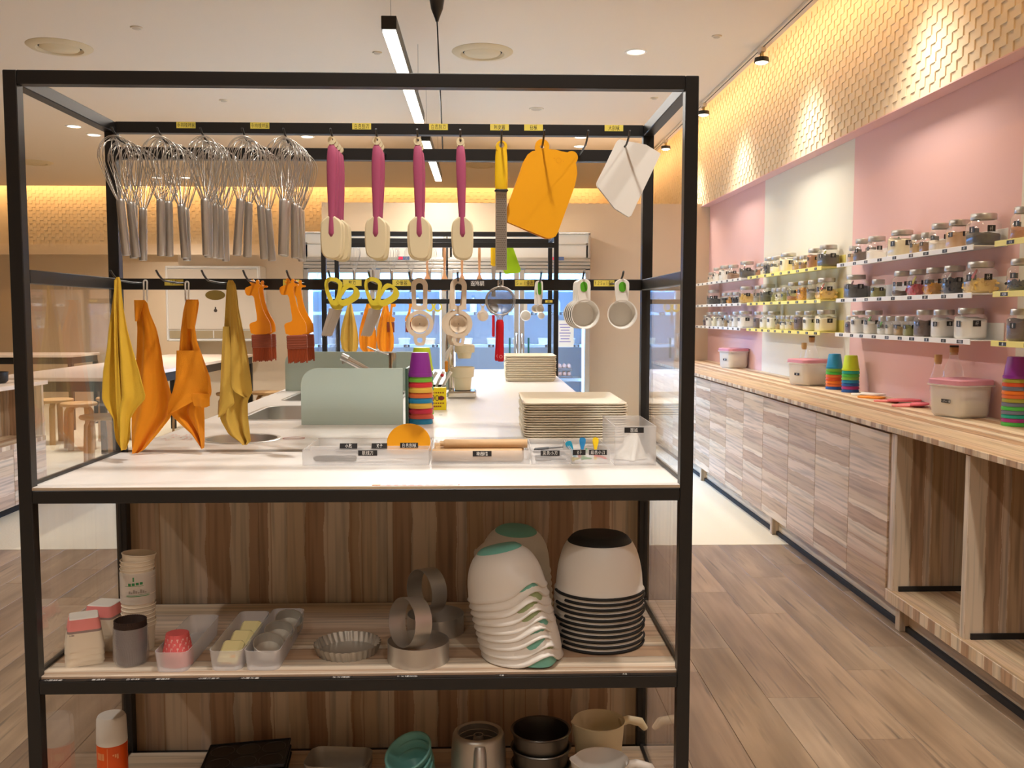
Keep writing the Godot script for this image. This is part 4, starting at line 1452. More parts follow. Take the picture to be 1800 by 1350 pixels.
	washer(face, arc(28.5 * s, -23.5 * s, 0.0068, 0, 360, 24), arc(28.5 * s, -23.5 * s, 0.0062, 0, 360, 24), 0.0016, 0.0019)
	var facem := done(face)
	var om := plain("board_orange", c8(240, 166, 8), 0.45)
	for k in 2:
		var t := thing("cutting_board", ["front orange bear-eared cutting board with a faint embossed face", "orange bear-eared cutting board just behind the front one"][k], "cutting board", Vector3(UPPER[10], 1.731 - 0.001 * k, 0.035 - 0.014 * k), Vector3(0, 0.04, -0.015 * k))
		part(t, "board", bearm, om)
		if k == 0:
			part(t, "embossed_face", facem, plain("board_orange_deep", c8(226, 150, 4), 0.45))
	# white dough scrapers
	s = 0.00145
	var sheet := PackedVector2Array()
	for p in [Vector2(-14, 9), Vector2(-10, 11.5), Vector2(37, 3), Vector2(63, -12), Vector2(12, -119), Vector2(7, -122), Vector2(-18, -107), Vector2(-49, -68), Vector2(-50, -63)]:
		sheet.append(p * s)
	st = mb()
	slab(st, with_hole(sheet, Vector2(0, 0), 0.004), -0.0009, 0.0009, 0.0)
	var sheetm := done(st)
	for k in 3:
		var t := thing("dough_scraper", "thin white dough scraper sheet, %s from front on the last top hook" % ORD[k], "scraper", Vector3(UPPER[12], 1.732, 0.04 - 0.009 * k), Vector3(0, 0.02, 0.008 * k), "white dough scrapers")
		part(t, "sheet", sheetm, M.white_plastic)
	build_towels()
	build_middle_row()


# one towel: rows of [y, left, right] in crop units below the hook, scaled; waves ripple the cloth in depth
func cloth(st: SurfaceTool, rows: Array, s: float, waves: float, amp: float, ph: float, thick := 0.0035) -> void:
	var rings := []
	var n := 30
	var total := 44
	var y0: float = rows[0][0]
	var y1: float = rows[-1][0]
	for k in total + 1:
		var y := lerpf(y0, y1, float(k) / total)
		var i := 0
		while i < rows.size() - 2 and y > rows[i + 1][0]:
			i += 1
		var f: float = (y - rows[i][0]) / maxf(rows[i + 1][0] - rows[i][0], 0.001)
		f = clampf(f, 0.0, 1.0)
		var l: float = lerpf(rows[i][1], rows[i + 1][1], f)
		var r: float = lerpf(rows[i][2], rows[i + 1][2], f)
		var ring := PackedVector3Array()
		var grow := clampf((y - y0) / (y1 - y0) * 2.5, 0.08, 1.0)
		for side in 2:
			for j in n:
				var u := float(j) / (n - 1)
				if side == 1:
					u = 1.0 - u
				var x := lerpf(l, r, u) * s
				var wob := sin(TAU * (u * waves + ph + y * 0.00035)) + 0.35 * sin(TAU * (u * waves * 2.3 + ph * 3.0 + y * 0.0011))
				var edge := sin(PI * clampf(u, 0.02, 0.98))
				var z := amp * grow * wob * (0.45 + 0.55 * edge)
				var th := thick * (0.25 + 0.75 * sqrt(edge))
				ring.append(Vector3(x, -y * s, z + (th * 0.5 if side == 0 else -th * 0.5)))
		rings.append(ring)
	loft(st, rings, true, true, true, true, -2.0)


func build_towels() -> void:
	var st := mb()
	cloth(st, [[0, -14, 12], [10, -18, 18], [35, -16, 20], [115, -28, 24], [215, -44, 32], [350, -66, 52], [475, -80, 80], [620, -108, 118], [715, -116, 140], [805, -122, 162], [830, -118, 148], [875, -95, 105], [945, -53, 60], [1025, -50, 58], [1095, -44, 50], [1160, -10, 22]], 0.00037, 1.6, 0.011, 0.1)
	var t := thing("towel", "pointed pale-yellow towel hanging by a knot of cloth, leftmost of the four towels", "towel", Vector3(0.304, 1.3985, 0.085))
	part(t, "cloth", done(st), M.towel_yellow)
	var fold := mb()
	cloth(fold, [[20, -12, 2], [200, -20, -6], [500, -24, -2], [800, -26, 8], [1000, -20, 4]], 0.00037, 0.5, 0.004, 0.25, 0.007)
	part(t, "fold", done(fold), M.towel_yellow, Vector3(0, 0, 0.009))
	st = mb()
	cloth(st, [[0, -16, -10], [4, -64, 6], [80, -64, 20], [190, -62, 62], [340, -72, 90], [450, -85, 105], [600, -104, 148], [650, -108, 160], [740, -116, 152], [770, -118, 140], [870, -122, 60], [950, -122, -10], [995, -120, -50], [1003, -112, -78]], 0.000405, 1.3, 0.013, 0.55)
	t = thing("towel", "smooth bright orange towel on a white loop, second from the left", "towel", Vector3(0.3195, 1.345, -0.062))
	part(t, "cloth", done(st), M.towel_orange)
	part(t, "loop", loop_mesh(0.05), M.white_plastic)
	fold = mb()
	cloth(fold, [[2, -64, 2], [60, -62, -18], [140, -60, -40]], 0.000405, 0.5, 0.003, 0.3, 0.006)
	part(t, "fold", done(fold), M.towel_orange, Vector3(0, 0, 0.012))
	st = mb()
	cloth(st, [[0, -8, 70], [12, -12, 76], [82, -30, 66], [182, -46, 46], [270, -56, 58], [350, -64, 84], [510, -72, 134], [610, -100, 140], [640, -108, 128], [690, -122, 90], [735, -130, 86], [770, -104, 88], [880, 10, 86], [960, 62, 84], [975, 70, 80]], 0.000405, 1.5, 0.013, 0.85)
	t = thing("towel", "crumpled bright orange towel with folded-over corners on a white loop, third from the left", "towel", Vector3(0.4275, 1.346, -0.062))
	part(t, "cloth", done(st), M.towel_orange)
	part(t, "loop", loop_mesh(0.046), M.white_plastic)
	fold = mb()
	cloth(fold, [[10, 10, 72], [90, 4, 60], [190, 10, 46]], 0.000405, 0.6, 0.004, 0.1, 0.006)
	part(t, "fold", done(fold), M.towel_orange, Vector3(0, 0, 0.014))
	fold = mb()
	cloth(fold, [[330, -64, 80], [520, -74, 132], [600, -96, 138], [630, -112, 90], [670, -126, 20], [730, -132, -90], [745, -130, -120]], 0.000405, 0.7, 0.005, 0.2, 0.006)
	part(t, "fold", done(fold), M.towel_orange, Vector3(0, 0, 0.016))
	fold = mb()
	cloth(fold, [[610, 30, 140], [640, 26, 144], [690, 40, 142], [700, 70, 120]], 0.000405, 0.6, 0.004, 0.6, 0.006)
	part(t, "fold", done(fold), M.towel_orange, Vector3(0, 0, 0.02))
	st = mb()
	cloth(st, [[0, -14, 14], [8, -22, 26], [80, -30, 40], [180, -37, 50], [280, -46, 68], [380, -53, 86], [500, -62, 104], [620, -70, 118], [730, -76, 128], [760, -77, 110], [790, -80, 96], [880, -88, 96], [910, -90, 98], [1010, -36, 108], [1050, 20, 112], [1075, 58, 86]], 0.000405, 1.7, 0.012, 0.4)
	t = thing("towel", "dull ochre-yellow towel draped over its hook in folds, rightmost of the four towels", "towel", Vector3(0.542, 1.3965, -0.06))
	part(t, "cloth", done(st), M.towel_ochre)
	fold = mb()
	cloth(fold, [[30, 4, 38], [200, 8, 52], [400, 6, 86], [600, 2, 116], [690, 2, 130], [700, 4, 134], [730, 30, 132], [760, 84, 116]], 0.000405, 0.8, 0.006, 0.1, 0.006)
	part(t, "fold", done(fold), M.towel_ochre, Vector3(0, 0, 0.015))
	fold = mb()
	cloth(fold, [[300, -46, -6], [500, -62, 0], [700, -74, 8], [790, -80, 14], [800, -80, 18], [860, -88, -40], [890, -90, -80]], 0.000405, 0.7, 0.005, 0.7, 0.006)
	part(t, "fold", done(fold), M.towel_ochre, Vector3(0, 0, 0.013))


func loop_mesh(h: float) -> ArrayMesh:
	var st := mb()
	var pts := []
	for k in 14:
		var a := PI * k / 13.0
		pts.append(Vector3(-cos(a) * 0.0045, h - 0.004 + sin(a) * 0.005, 0))
	pts.append(Vector3(0.003, -0.004, 0))
	pts.push_front(Vector3(-0.005, -0.004, 0))
	tube(st, pts, 0.0022, 6)
	return done(st)


func brush_meshes(s: float) -> Array:
	var o := [-110, 70, -108, 100, -95, 128, -70, 135, -25, 128, -12, 250, 0, 365, -10, 392, -60, 402, -80, 418, -82, 440, -68, 530, 130, 522, 130, 440, 118, 395, 80, 330, 50, 250, 30, 140, 24, 60, 42, 48, 66, 52, 76, 40, 64, 30, 38, 30, 30, 10, 38, -8, 28, -24, 14, -20, 6, 0, -8, 2, -14, -20, -28, -30, -42, -22, -44, -8, -32, 8, -60, -4, -52, 18, -34, 30, -70, 42, -98, 52]
	var st := mb()
	slab(st, with_hole(smooth2(scaled(o, s), 1), Vector2(0, -14 * s), 10 * s), -0.0035, 0.0035, 0.0)
	var body := done(st)
	st = mb()
	box(st, Vector3(32 * s, -592 * s, 0), Vector3(196 * s, 136 * s, 0.011), 0.002)
	for k in 5:
		box(st, Vector3(32 * s, (-545 - k * 24) * s, 0), Vector3(199 * s, 5 * s, 0.0122), 0.0005)
	var holder := done(st)
	st = mb()
	for k in 13:
		for q in 2:
			var x: float = (-56 + k * 14.6) * s
			var len: float = (124 + 8 * ((k * 7 + q * 3) % 4)) * s
			box(st, Vector3(x, -650 * s - len * 0.5, -0.002 + q * 0.004), Vector3(13.4 * s, len, 0.0036), 0.0006)
	return [body, holder, done(st)]


func build_middle_row() -> void:
	var bm := brush_meshes(0.000256)
	var or_ := plain("brush_orange", c8(244, 148, 10), 0.4)
	var b1 := plain("brush_brown", c8(140, 66, 40), 0.5)
	var b2 := plain("brush_bristle", c8(150, 60, 16), 0.6)
	for h in 2:
		for k in 2:
			var t := thing("pastry_brush", "orange giraffe-shaped pastry brush, %s on the %s brush hook" % [["in front", "behind"][k], ["left", "right"][h]], "brush", Vector3(MIDDLE[3 + h] + 0.003, 1.3895, [0.004, 0.085][h] - [0.05, 0.095][h] * k), Vector3(0, 0.05 * k, 0.03 if h == 0 else 0.035), "giraffe pastry brushes")
			part(t, "handle", bm[0], or_)
			part(t, "holder", bm[1], b1)
			part(t, "bristles", bm[2], b2)
	# herb scissors with five blades
	var yel := plain("scissor_yellow", c8(222, 204, 58), 0.45)
	for h in 2:
		var t := thing("scissors", "yellow-handled multi-blade herb scissors on the %s of the two scissor hooks" % ["left", "right"][h], "scissors", Vector3(MIDDLE[5 + h] + 0.012, 1.392, 0.088), Vector3(0, 0.1, 0))
		var s := 0.00021
		var st := mb()
		var o1 := smooth2(scaled([-125, 40, -100, -20, -40, -40, 40, -20, 90, 40, 70, 120, 60, 220, 40, 300, -40, 300, -80, 240, -115, 130], s), 1)
		var i1 := smooth2(scaled([-88, 45, -70, 20, -40, 10, 10, 22, 40, 50, 36, 100, 20, 180, -8, 240, -30, 236, -48, 190, -78, 110], s), 1)
		washer(st, o1, i1, -0.011, 0.011)
		var o2 := smooth2(scaled([60, 150, 100, 60, 160, 30, 250, 80, 290, 140, 280, 210, 210, 260, 120, 310, 60, 300, 30, 260, 30, 200], s), 1)
		var i2 := smooth2(scaled([95, 165, 130, 110, 165, 85, 205, 90, 222, 125, 200, 170, 160, 200, 115, 225, 80, 236, 66, 225, 75, 195], s), 1)
		washer(st, o2, i2, -0.01, 0.012)
		slab(st, smooth2(scaled([-80, 250, 110, 290, 85, 330, 60, 352, -20, 346, -50, 320], s), 1), -0.0075, 0.0075, 0.001)
		part(t, "handle", done(st), yel)
		st = mb()
		slab(st, scaled([-70, 330, -10, 340, -130, 640, -168, 662, -166, 640], s), 0.003, 0.0044)
		var bl := done(st)
		for k in 5:
			part(t, "blade", bl, M.steel, Vector3(0.0046 * k, -0.0006 * k, -0.0032 * k + 0.004))
	# egg separators
	var es := mb()
	var k1 := 0.00145
	washer(es, arc(0, -6 * k1, 14.5 * k1, 0, 180, 15) + PackedVector2Array([Vector2(-13.2, -36) * k1, Vector2(-13.6, -46) * k1, Vector2(-5, -48) * k1, Vector2(5, -48) * k1, Vector2(13.6, -46) * k1, Vector2(13.2, -36) * k1]), arc(0, -7 * k1, 6 * k1, 0, 180, 15) + PackedVector2Array([Vector2(-6, -30) * k1, Vector2(-5.8, -38) * k1, Vector2(-3, -40) * k1, Vector2(3, -40) * k1, Vector2(5.8, -38) * k1, Vector2(6, -30) * k1]), -0.0016, 0.0016)
	washer(es, arc(0, -72 * k1, 24 * k1, 0, 360, 40), arc(0, -72 * k1, 17 * k1, 0, 360, 40), -0.003, 0.002)
	washer(es, smooth2(scaled([-12, 90, 12, 90, 9.5, 106, 6, 110, -6, 110, -9.5, 106], k1), 2), smooth2(scaled([-5, 96, 5, 96, 4.5, 103, 3, 104.5, -3, 104.5, -4.5, 103], k1), 2), -0.0016, 0.0016)
	for a in 4:
		var q := Vector2(cos(PI * (0.25 + 0.5 * a)), sin(PI * (0.25 + 0.5 * a)))
		box(es, Vector3(q.x * 16.5 * k1, -72 * k1 + q.y * 16.5 * k1, -0.002), Vector3(0.0045, 0.0045, 0.002))
	var esm := done(es)
	var dish := mb()
	rings_z(dish, [[0.5, -0.012], [9, -0.0115], [13, -0.008], [15.2, -0.001], [15.6, 0.0], [14.6, 0.0], [12.4, -0.006], [8.8, -0.0098], [0.5, -0.0102]], k1, Vector3(0, -72 * k1, 0))
	var dishm := done(dish)
	for h in 3:
		var t := thing("egg_separator", ["beige egg separator alone on the hook beside the scissors", "beige egg separator in front on the hook beside the strainer", "beige egg separator hidden behind the one beside the strainer"][h], "egg separator", Vector3(MIDDLE[7 if h == 0 else 8] + (0.022 if h == 0 else 0.001), 1.3875, [0.06, 0.065, 0.04][h]), Vector3(0, [0.06, 0.0, -0.05][h], [0.0, 0.0, -0.09][h]))
		part(t, "frame", esm, M.warm_plastic)
		part(t, "dish", dishm, M.warm_plastic)
		part(t, "pin_mark", lathe_mesh([[0.0, 0.0], [0.0012, 0.0], [0.0012, 0.0008], [0.0, 0.001]], 8), M.black_gap, Vector3(0, -72 * k1, -0.0102), Vector3(PI / 2, 0, 0))
	# strainers
	var net := plain("sieve_mesh", c8(150, 148, 146, 120), 0.4, 0.8)
	net.transparency = BaseMaterial3D.TRANSPARENCY_ALPHA
	for h in 2:
		var t := thing("strainer", ["small wire strainer with a red handle hanging at the front", "small wire strainer behind the one with the red handle in front"][h], "strainer", Vector3(MIDDLE[9] + 0.002 - 0.001 * h, 1.394, 0.07 - 0.035 * h), Vector3(0, 0.0, 0.0 if h == 0 else -0.03))
		var st := mb()
		var c := Vector3(0, -0.052, 0)
		var pts := []
		for k in 40:
			pts.append(c + Vector3(cos(TAU * k / 40.0) * 0.0355, sin(TAU * k / 40.0) * 0.0355, 0))
		tube(st, pts, 0.0016, 6, false, true)
		tube(st, [c + Vector3(-0.03, 0.02, -0.002), c + Vector3(0, 0.039, -0.002), c + Vector3(0.03, 0.02, -0.002)], 0.0011, 5)
		tube(st, [c + Vector3(-0.006, 0.036, 0), Vector3(-0.006, -0.001, 0), Vector3(0, 0.004, 0), Vector3(0.006, -0.001, 0), c + Vector3(0.006, 0.036, 0)], 0.0012, 6)
		for sx in [-1, 1]:
			tube(st, [c + Vector3(sx * 0.016, -0.032, 0), c + Vector3(sx * 0.005, -0.04, 0), c + Vector3(sx * 0.0022, -0.056, 0)], 0.0013, 6)
		part(t, "rim", done(st), M.steel)
		st = mb()
		rings_z(st, [[0.2, -0.022], [10, -0.02], [18, -0.014], [23, -0.005], [24.3, 0.0]], 0.00145, c)
		part(t, "mesh_bowl", done(st), net)
		st = mb()
		var rr := []
		for p in [[0.0045, -0.1], [0.0075, -0.106], [0.0078, -0.12], [0.0074, -0.15], [0.0078, -0.185], [0.0082, -0.2], [0.0065, -0.2055]]:
			rr.append(ring_xz(p[0], p[1], 14, Vector3.ZERO, 1.0, 0.6))
		loft(st, rr, true, true, false, true, -2.0)
		var hp := part(t, "handle", done(st), plain("handle_red", c8(200, 16, 36), 0.35))
		st = mb()
		washer(st, arc(0, -0.193, 0.0042, 0, 360, 16), arc(0, -0.193, 0.003, 0, 360, 16), 0.0044, 0.0054)
		part(hp, "hang_hole_ring", done(st), plain("pale_red", c8(226, 150, 150), 0.4))
	# measuring spoons and cups
	var green := plain("pad_green", c8(84, 168, 30), 0.5)
	var sp := mb()
	slab(sp, smooth2(scaled([-9, 6, -7, 1, 0, -1, 7, 1, 9, 6, 8.6, 30, 6, 50, 5, 62, -5, 62, -6, 50, -8.6, 30], 0.001), 1), -0.0015, 0.0015, 0.0006)
	rings_z(sp, [[0.3, -0.011], [5, -0.0105], [8.6, -0.006], [10.2, 0.0], [11, 0.001], [10.6, 0.0016], [9.2, 0.0], [7.8, -0.005], [4.6, -0.0092], [0.3, -0.0098]], 0.001, Vector3(0, -0.072, 0))
	var spm := done(sp)
	var pad := mb()
	slab(pad, smooth2(scaled([-4.6, 4, 0, 2.5, 4.6, 4, 4.6, 30, 3, 36, -3, 36, -4.6, 30], 0.001), 1), 0.0015, 0.0026, 0.0005)
	var padm := done(pad)
	for h in 2:
		var t := thing("measuring_spoon", ["small white measuring spoon with a long green pad in front", "small white measuring spoon tucked behind the green-padded one"][h], "measuring spoon", Vector3(MIDDLE[10], 1.3935, 0.035 - 0.03 * h), Vector3(0, 0, 0.02 - 0.13 * h))
		part(t, "spoon", spm, M.white_plastic)
		part(t, "grip_pad", padm, green)
	var cp := mb()
	slab(cp, smooth2(scaled([-18, 10, -14, 2, 0, -4, 14, 2, 18, 10, 16, 40, 15, 56, -15, 56, -16, 40], 0.001), 1), -0.0018, 0.0018, 0.0008)
	rings_z(cp, [[0.3, -0.036], [28, -0.036], [30.5, -0.034], [35, 0.0], [37, 0.0005], [37, 0.0025], [34.6, 0.002], [29.6, -0.0325], [0.3, -0.0335]], 0.001, Vector3(0, -0.086, 0))
	var cpm := done(cp)
	pad = mb()
	slab(pad, smooth2(scaled([-9, 9, 0, 4, 9, 9, 9, 24, 5, 30, -5, 30, -9, 24], 0.001), 1), 0.0018, 0.003, 0.0005)
	padm = done(pad)
	for h in 2:
		for k in [5, 2][h]:
			var t := thing("measuring_cup", "white round measuring cup, %s from front on the %s cup hook" % [ORD[k], ["left", "right"][h]], "measuring cup", Vector3(MIDDLE[11 + h] + 0.001, 1.394, 0.092 - 0.019 * k), Vector3(0, 0.12 if h == 0 else 0.0, 0.06 - 0.035 * k if h == 0 else 0.05 * k), "white measuring cups")
			part(t, "cup", cpm, M.white_plastic)
			part(t, "grip_pad", padm, green)


# rings round the z axis: [radius, z]
func rings_z(st: SurfaceTool, prof: Array, s: float, off: Vector3, n := 32) -> void:
	var rings := []
	for p in prof:
		var r := PackedVector3Array()
		for j in n:
			var t := TAU * j / n
			r.append(off + Vector3(cos(t) * p[0] * s, sin(t) * p[0] * s, p[1]))
		rings.append(r)
	loft(st, rings, false, false, false)


# ---------------------------------------------------------------- things on the rack's table level
func acrylic(label: String, x0: float, x1: float, z0: float, z1: float, h: float, mat: Material) -> Node3D:
	var t := thing("organizer_box", label, "box", Vector3((x0 + x1) * 0.5, 0.9344, (z0 + z1) * 0.5))
	var w := x1 - x0 - 0.001
	var d := z1 - z0
	var e := 0.0025
	part(t, "base", box_mesh(Vector3(w, e, d), 0.0005, Vector3(0, e * 0.5, 0)), mat)
	part(t, "front_wall", box_mesh(Vector3(w, h - e, e), 0.0005, Vector3(0, (h + e) * 0.5, (d - e) * 0.5)), mat)
	part(t, "back_wall", box_mesh(Vector3(w, h - e, e), 0.0005, Vector3(0, (h + e) * 0.5, -(d - e) * 0.5)), mat)
	for s in [-1, 1]:
		part(t, "side_wall", box_mesh(Vector3(e, h - e, d - e * 2), 0.0005, Vector3(s * (w - e) * 0.5, (h + e) * 0.5, 0)), mat)
	return t


func build_rack_table() -> void:
	var y := 0.9369
	var t := acrylic("wide low frosted box holding the orange scraper and a dark palette knife", 0.758, 1.071, -0.093, 0.13, 0.039, M.frost)
	part(t, "divider", box_mesh(Vector3(0.305, 0.033, 0.0025), 0.0005, Vector3(0, 0.019, 0.02)), M.frost)
	tag(t, "脫膜刀".replace("膜", "模"), true, 0.047, 0.0135, Vector3(0.005, 0.031, 0.1117))
	tag(t, "湯匙".replace("湯", "小"), true, 0.045, 0.0135, Vector3(-0.055, 0.036, 0.0215), Vector3(-0.35, 0, 0))
	tag(t, "叉子", true, 0.04, 0.0135, Vector3(0.024, 0.036, 0.0215), Vector3(-0.35, 0, 0))
	tag(t, "白色刮板", true, 0.046, 0.0135, Vector3(0.1, 0.037, 0.0215), Vector3(-0.1, 0, 0))
	var k := thing("palette_knife", "dark-handled palette knife lying at the front of the wide low frosted box", "palette knife", Vector3(0.83, 0.945, 0.085))
	var st := mb()
	var rr := []
	for p in [[0.004, -0.052], [0.0075, -0.046], [0.0085, -0.02], [0.0075, 0.02], [0.0085, 0.05], [0.005, 0.056]]:
		var r := PackedVector3Array()
		for j in 14:
			r.append(Vector3(p[1], cos(TAU * j / 14.0) * p[0], sin(TAU * j / 14.0) * p[0]))
		rr.append(r)
	loft(st, rr, true, true, false, true, -2.0)
	part(k, "handle", done(st), M.black_plastic)
	part(k, "blade", box_mesh(Vector3(0.12, 0.0012, 0.018), 0.0004, Vector3(0.115, -0.003, 0)), M.steel)
	for q in 2:
		k = thing("spreader", ["left one of two dark-handled spreaders behind the divider of the wide low box", "right one of two dark-handled spreaders behind the divider of the wide low box"][q], "spreader", Vector3(0.85 + 0.09 * q, 0.947, -0.03 - 0.02 * q), Vector3(0, 0.1 - 0.3 * q, 0))
		part(k, "handle", box_mesh(Vector3(0.075, 0.014, 0.018), 0.005), M.black_plastic)
		part(k, "blade", box_mesh(Vector3(0.07, 0.0012, 0.02), 0.0004, Vector3(0.07, -0.002, 0)), M.steel)
	st = mb()
	var p := arc(0, 0.0, 0.058, 0, 180, 24)
	for i in p.size():
		p[i].y *= 0.88
	p.append(Vector2(-0.058, -0.03))
	p.append(Vector2(0.058, -0.03))
	slab(st, smooth2(p, 1), -0.001, 0.001, 0.0004)
	solo("bowl_scraper", "orange half-round plastic scraper standing up in the wide low frosted box", "scraper", done(st), plain("scraper_orange", c8(252, 172, 18), 0.45), Vector3(1.008, 0.9685, -0.03), Vector3(-0.12, -0.04, 0.05))
	# rolling pins
	acrylic("low frosted box with two tiers of wooden rolling pins", 1.0745, 1.322, -0.093, 0.119, 0.034, M.frost)
	tag(get_child(-1), "擀麵棍", true, 0.047, 0.0135, Vector3(0.004, 0.0265, 0.1062))
	var pins := [[1.19, y + 0.0165, 0.092, 0.0163, "front rolling pin lying low in the frosted box", 0.226], [1.196, y + 0.0165, 0.052, 0.0163, "rolling pin lying low behind the front one in the frosted box", 0.226], [1.19, y + 0.0165, -0.02, 0.0163, "rolling pin lying low at the back of the frosted box", 0.226], [1.2065, y + 0.042, 0.066, 0.0115, "slim rolling pin lying on top of the others with a stepped left end", 0.222]]
	for q in pins:
		var r: float = q[3]
		var t2 := thing("rolling_pin", q[4], "rolling pin", Vector3(q[0], q[1], q[2]), Vector3(0, 0, PI / 2))
		var l: float = q[5] * 0.5
		var prof := [[0.0, -l], [r - 0.001, -l], [r, -l + 0.001], [r, l - 0.001], [r - 0.001, l], [0.0, l]]
		if r < 0.013:
			prof = [[0.0, -l], [r - 0.001, -l], [r, -l + 0.001], [r, l - 0.013], [r - 0.002, l - 0.011], [r * 0.62, l - 0.008], [r * 0.62, l], [0.0, l]]
		part(t2, "roller", lathe_mesh(prof, 28), M.beech)
	# small knives and forks
	acrylic("small frosted box of dark grey knives", 1.325, 1.4245, -0.09, 0.127, 0.036, M.frost)
	tag(get_child(-1), "灰色小刀", true, 0.047, 0.0135, Vector3(-0.003, 0.0285, 0.1087))
	for q in 6:
		var kn := thing("small_knife", "dark grey plastic knife in the small frosted box, %s from the front" % ORD[q], "knife", Vector3(1.374 + 0.004 * (q % 2), y + 0.0055 + 0.006 * (q % 3), 0.1 - 0.024 * q), Vector3(0, 0.1 - 0.12 * (q % 3), 0.1 * (q % 2)), "dark grey knives")
		part(kn, "handle", box_mesh(Vector3(0.042, 0.0065, 0.012), 0.003, Vector3(-0.018, 0, 0)), plain("knife_grey", c8(78, 80, 84), 0.5))
		part(kn, "blade", box_mesh(Vector3(0.04, 0.0022, 0.012), 0.001, Vector3(0.02, 0, 0)), plain("knife_grey", c8(78, 80, 84), 0.5))
	acrylic("small frosted box of colourful plastic forks and knives", 1.4255, 1.5225, -0.09, 0.121, 0.036, M.frost)
	tag(get_child(-1), "叉子", true, 0.032, 0.0135, Vector3(-0.029, 0.029, 0.1057))
	tag(get_child(-1), "彩色小刀", true, 0.045, 0.0135, Vector3(0.018, 0.029, 0.1057))
	var cols := ["1f9fc4", "2f8fd0", "f4cf16", "e8402a", "3aa84a", "e2d43c", "d83a4a", "ef7a22", "2f9e58"]
	var names := ["teal", "blue", "yellow", "red", "green", "lemon", "crimson", "orange", "deep green"]
	var pos := [[1.437, 0.012, 0.05, 0.45], [1.462, 0.016, 0.03, -0.1], [1.493, 0.02, 0.06, -0.12], [1.505, 0.008, 0.085, 1.2], [1.468, 0.006, 0.095, 1.4], [1.44, 0.005, 0.097, 1.5], [1.456, 0.006, 0.07, 1.3], [1.5, 0.006, 0.04, 1.45], [1.475, 0.01, 0.0, 1.35]]
	for q in 9:
		var fk := thing("fork" if q in [1, 0, 4, 6] else "small_knife", "%s plastic %s in the box of colourful cutlery" % [names[q], "fork" if q in [1, 0, 4, 6] else "knife"], "fork" if q in [1, 0, 4, 6] else "knife", Vector3(pos[q][0], y + pos[q][1] + 0.002, pos[q][2]), Vector3(-0.2 if q < 3 else -0.1, 0.2 * q, pos[q][3]))
		st = mb()
		slab(st, smooth2(scaled([-3, 26, -4, 10, -3.4, -6, -9, -22, -8, -34, 8, -34, 9, -22, 3.4, -6, 4, 10, 3, 26], 0.001 if q < 3 else 0.0007), 2), -0.0016, 0.0016, 0.0006)
		part(fk, "body", done(st), hexmat(cols[q]))
	# tall tissue box
	acrylic("tall frosted box with a white tissue inside at the right end of the row", 1.53, 1.634, -0.094, 0.147, 0.098, M.frost)
	tag(get_child(-1), "面紙", true, 0.048, 0.0135, Vector3(-0.004, 0.088, 0.1207))
	st = mb()
	var rg := []
	for i in 9:
		var f := i / 8.0
		var ring := PackedVector3Array()
		for j in 26:
			var a := TAU * j / 26.0
			var rad := lerpf(0.036, 0.006, f) * (1.0 + 0.22 * sin(a * 5.0 + f * 3.0) + 0.1 * sin(a * 9.0))
			ring.append(Vector3(cos(a) * rad + 0.014 * f, f * 0.07, sin(a) * rad * 1.2))
		rg.append(ring)
	loft(st, rg, true, true, true, true, -2.0)
	solo("tissue", "crumpled white tissue standing inside the tall frosted box", "tissue", done(st), M.white_plastic, Vector3(1.583, y, 0.04))
	# long sticker on the board
	var sk := thing("sticker", "long red-edged white sticker lying flat at the front of the white table board", "sticker", Vector3(1.058, 0.9342, 0.402))
	part(sk, "border", box_mesh(Vector3(0.19, 0.0003, 0.012), 0.0, Vector3(0, 0.00015, 0)), plain("sticker_red", c8(196, 70, 66), 0.5))
	part(sk, "field", box_mesh(Vector3(0.17, 0.0003, 0.0085), 0.0, Vector3(0.007, 0.0004, 0)), M.white_gloss)
	part(sk, "end_blob", box_mesh(Vector3(0.018, 0.0003, 0.013), 0.0, Vector3(-0.087, 0.0006, 0)), plain("sticker_tan", c8(214, 150, 104), 0.5))
	st = mb()
	for q in 9:
		box(st, Vector3(-0.06 + 0.017 * q, 0.00065, 0), Vector3(0.009, 0.0002, 0.004))
	part(sk, "print", done(st), plain("sticker_pink", c8(222, 130, 130), 0.5))


# ---------------------------------------------------------------- things on the rack's middle shelf
func open_tray(label: String, x0: float, x1: float, z0: float, z1: float, h: float) -> Node3D:
	var t := thing("storage_tray", label, "tray", Vector3((x0 + x1) * 0.5, 0.5133, (z0 + z1) * 0.5))
	var st := mb()
	tub(st, x1 - x0 - 0.008, z1 - z0 - 0.008, h, 0.0015, 0.016, 0.008, 0.002)
	part(t, "body", done(st), M.frost_thin)
	return t


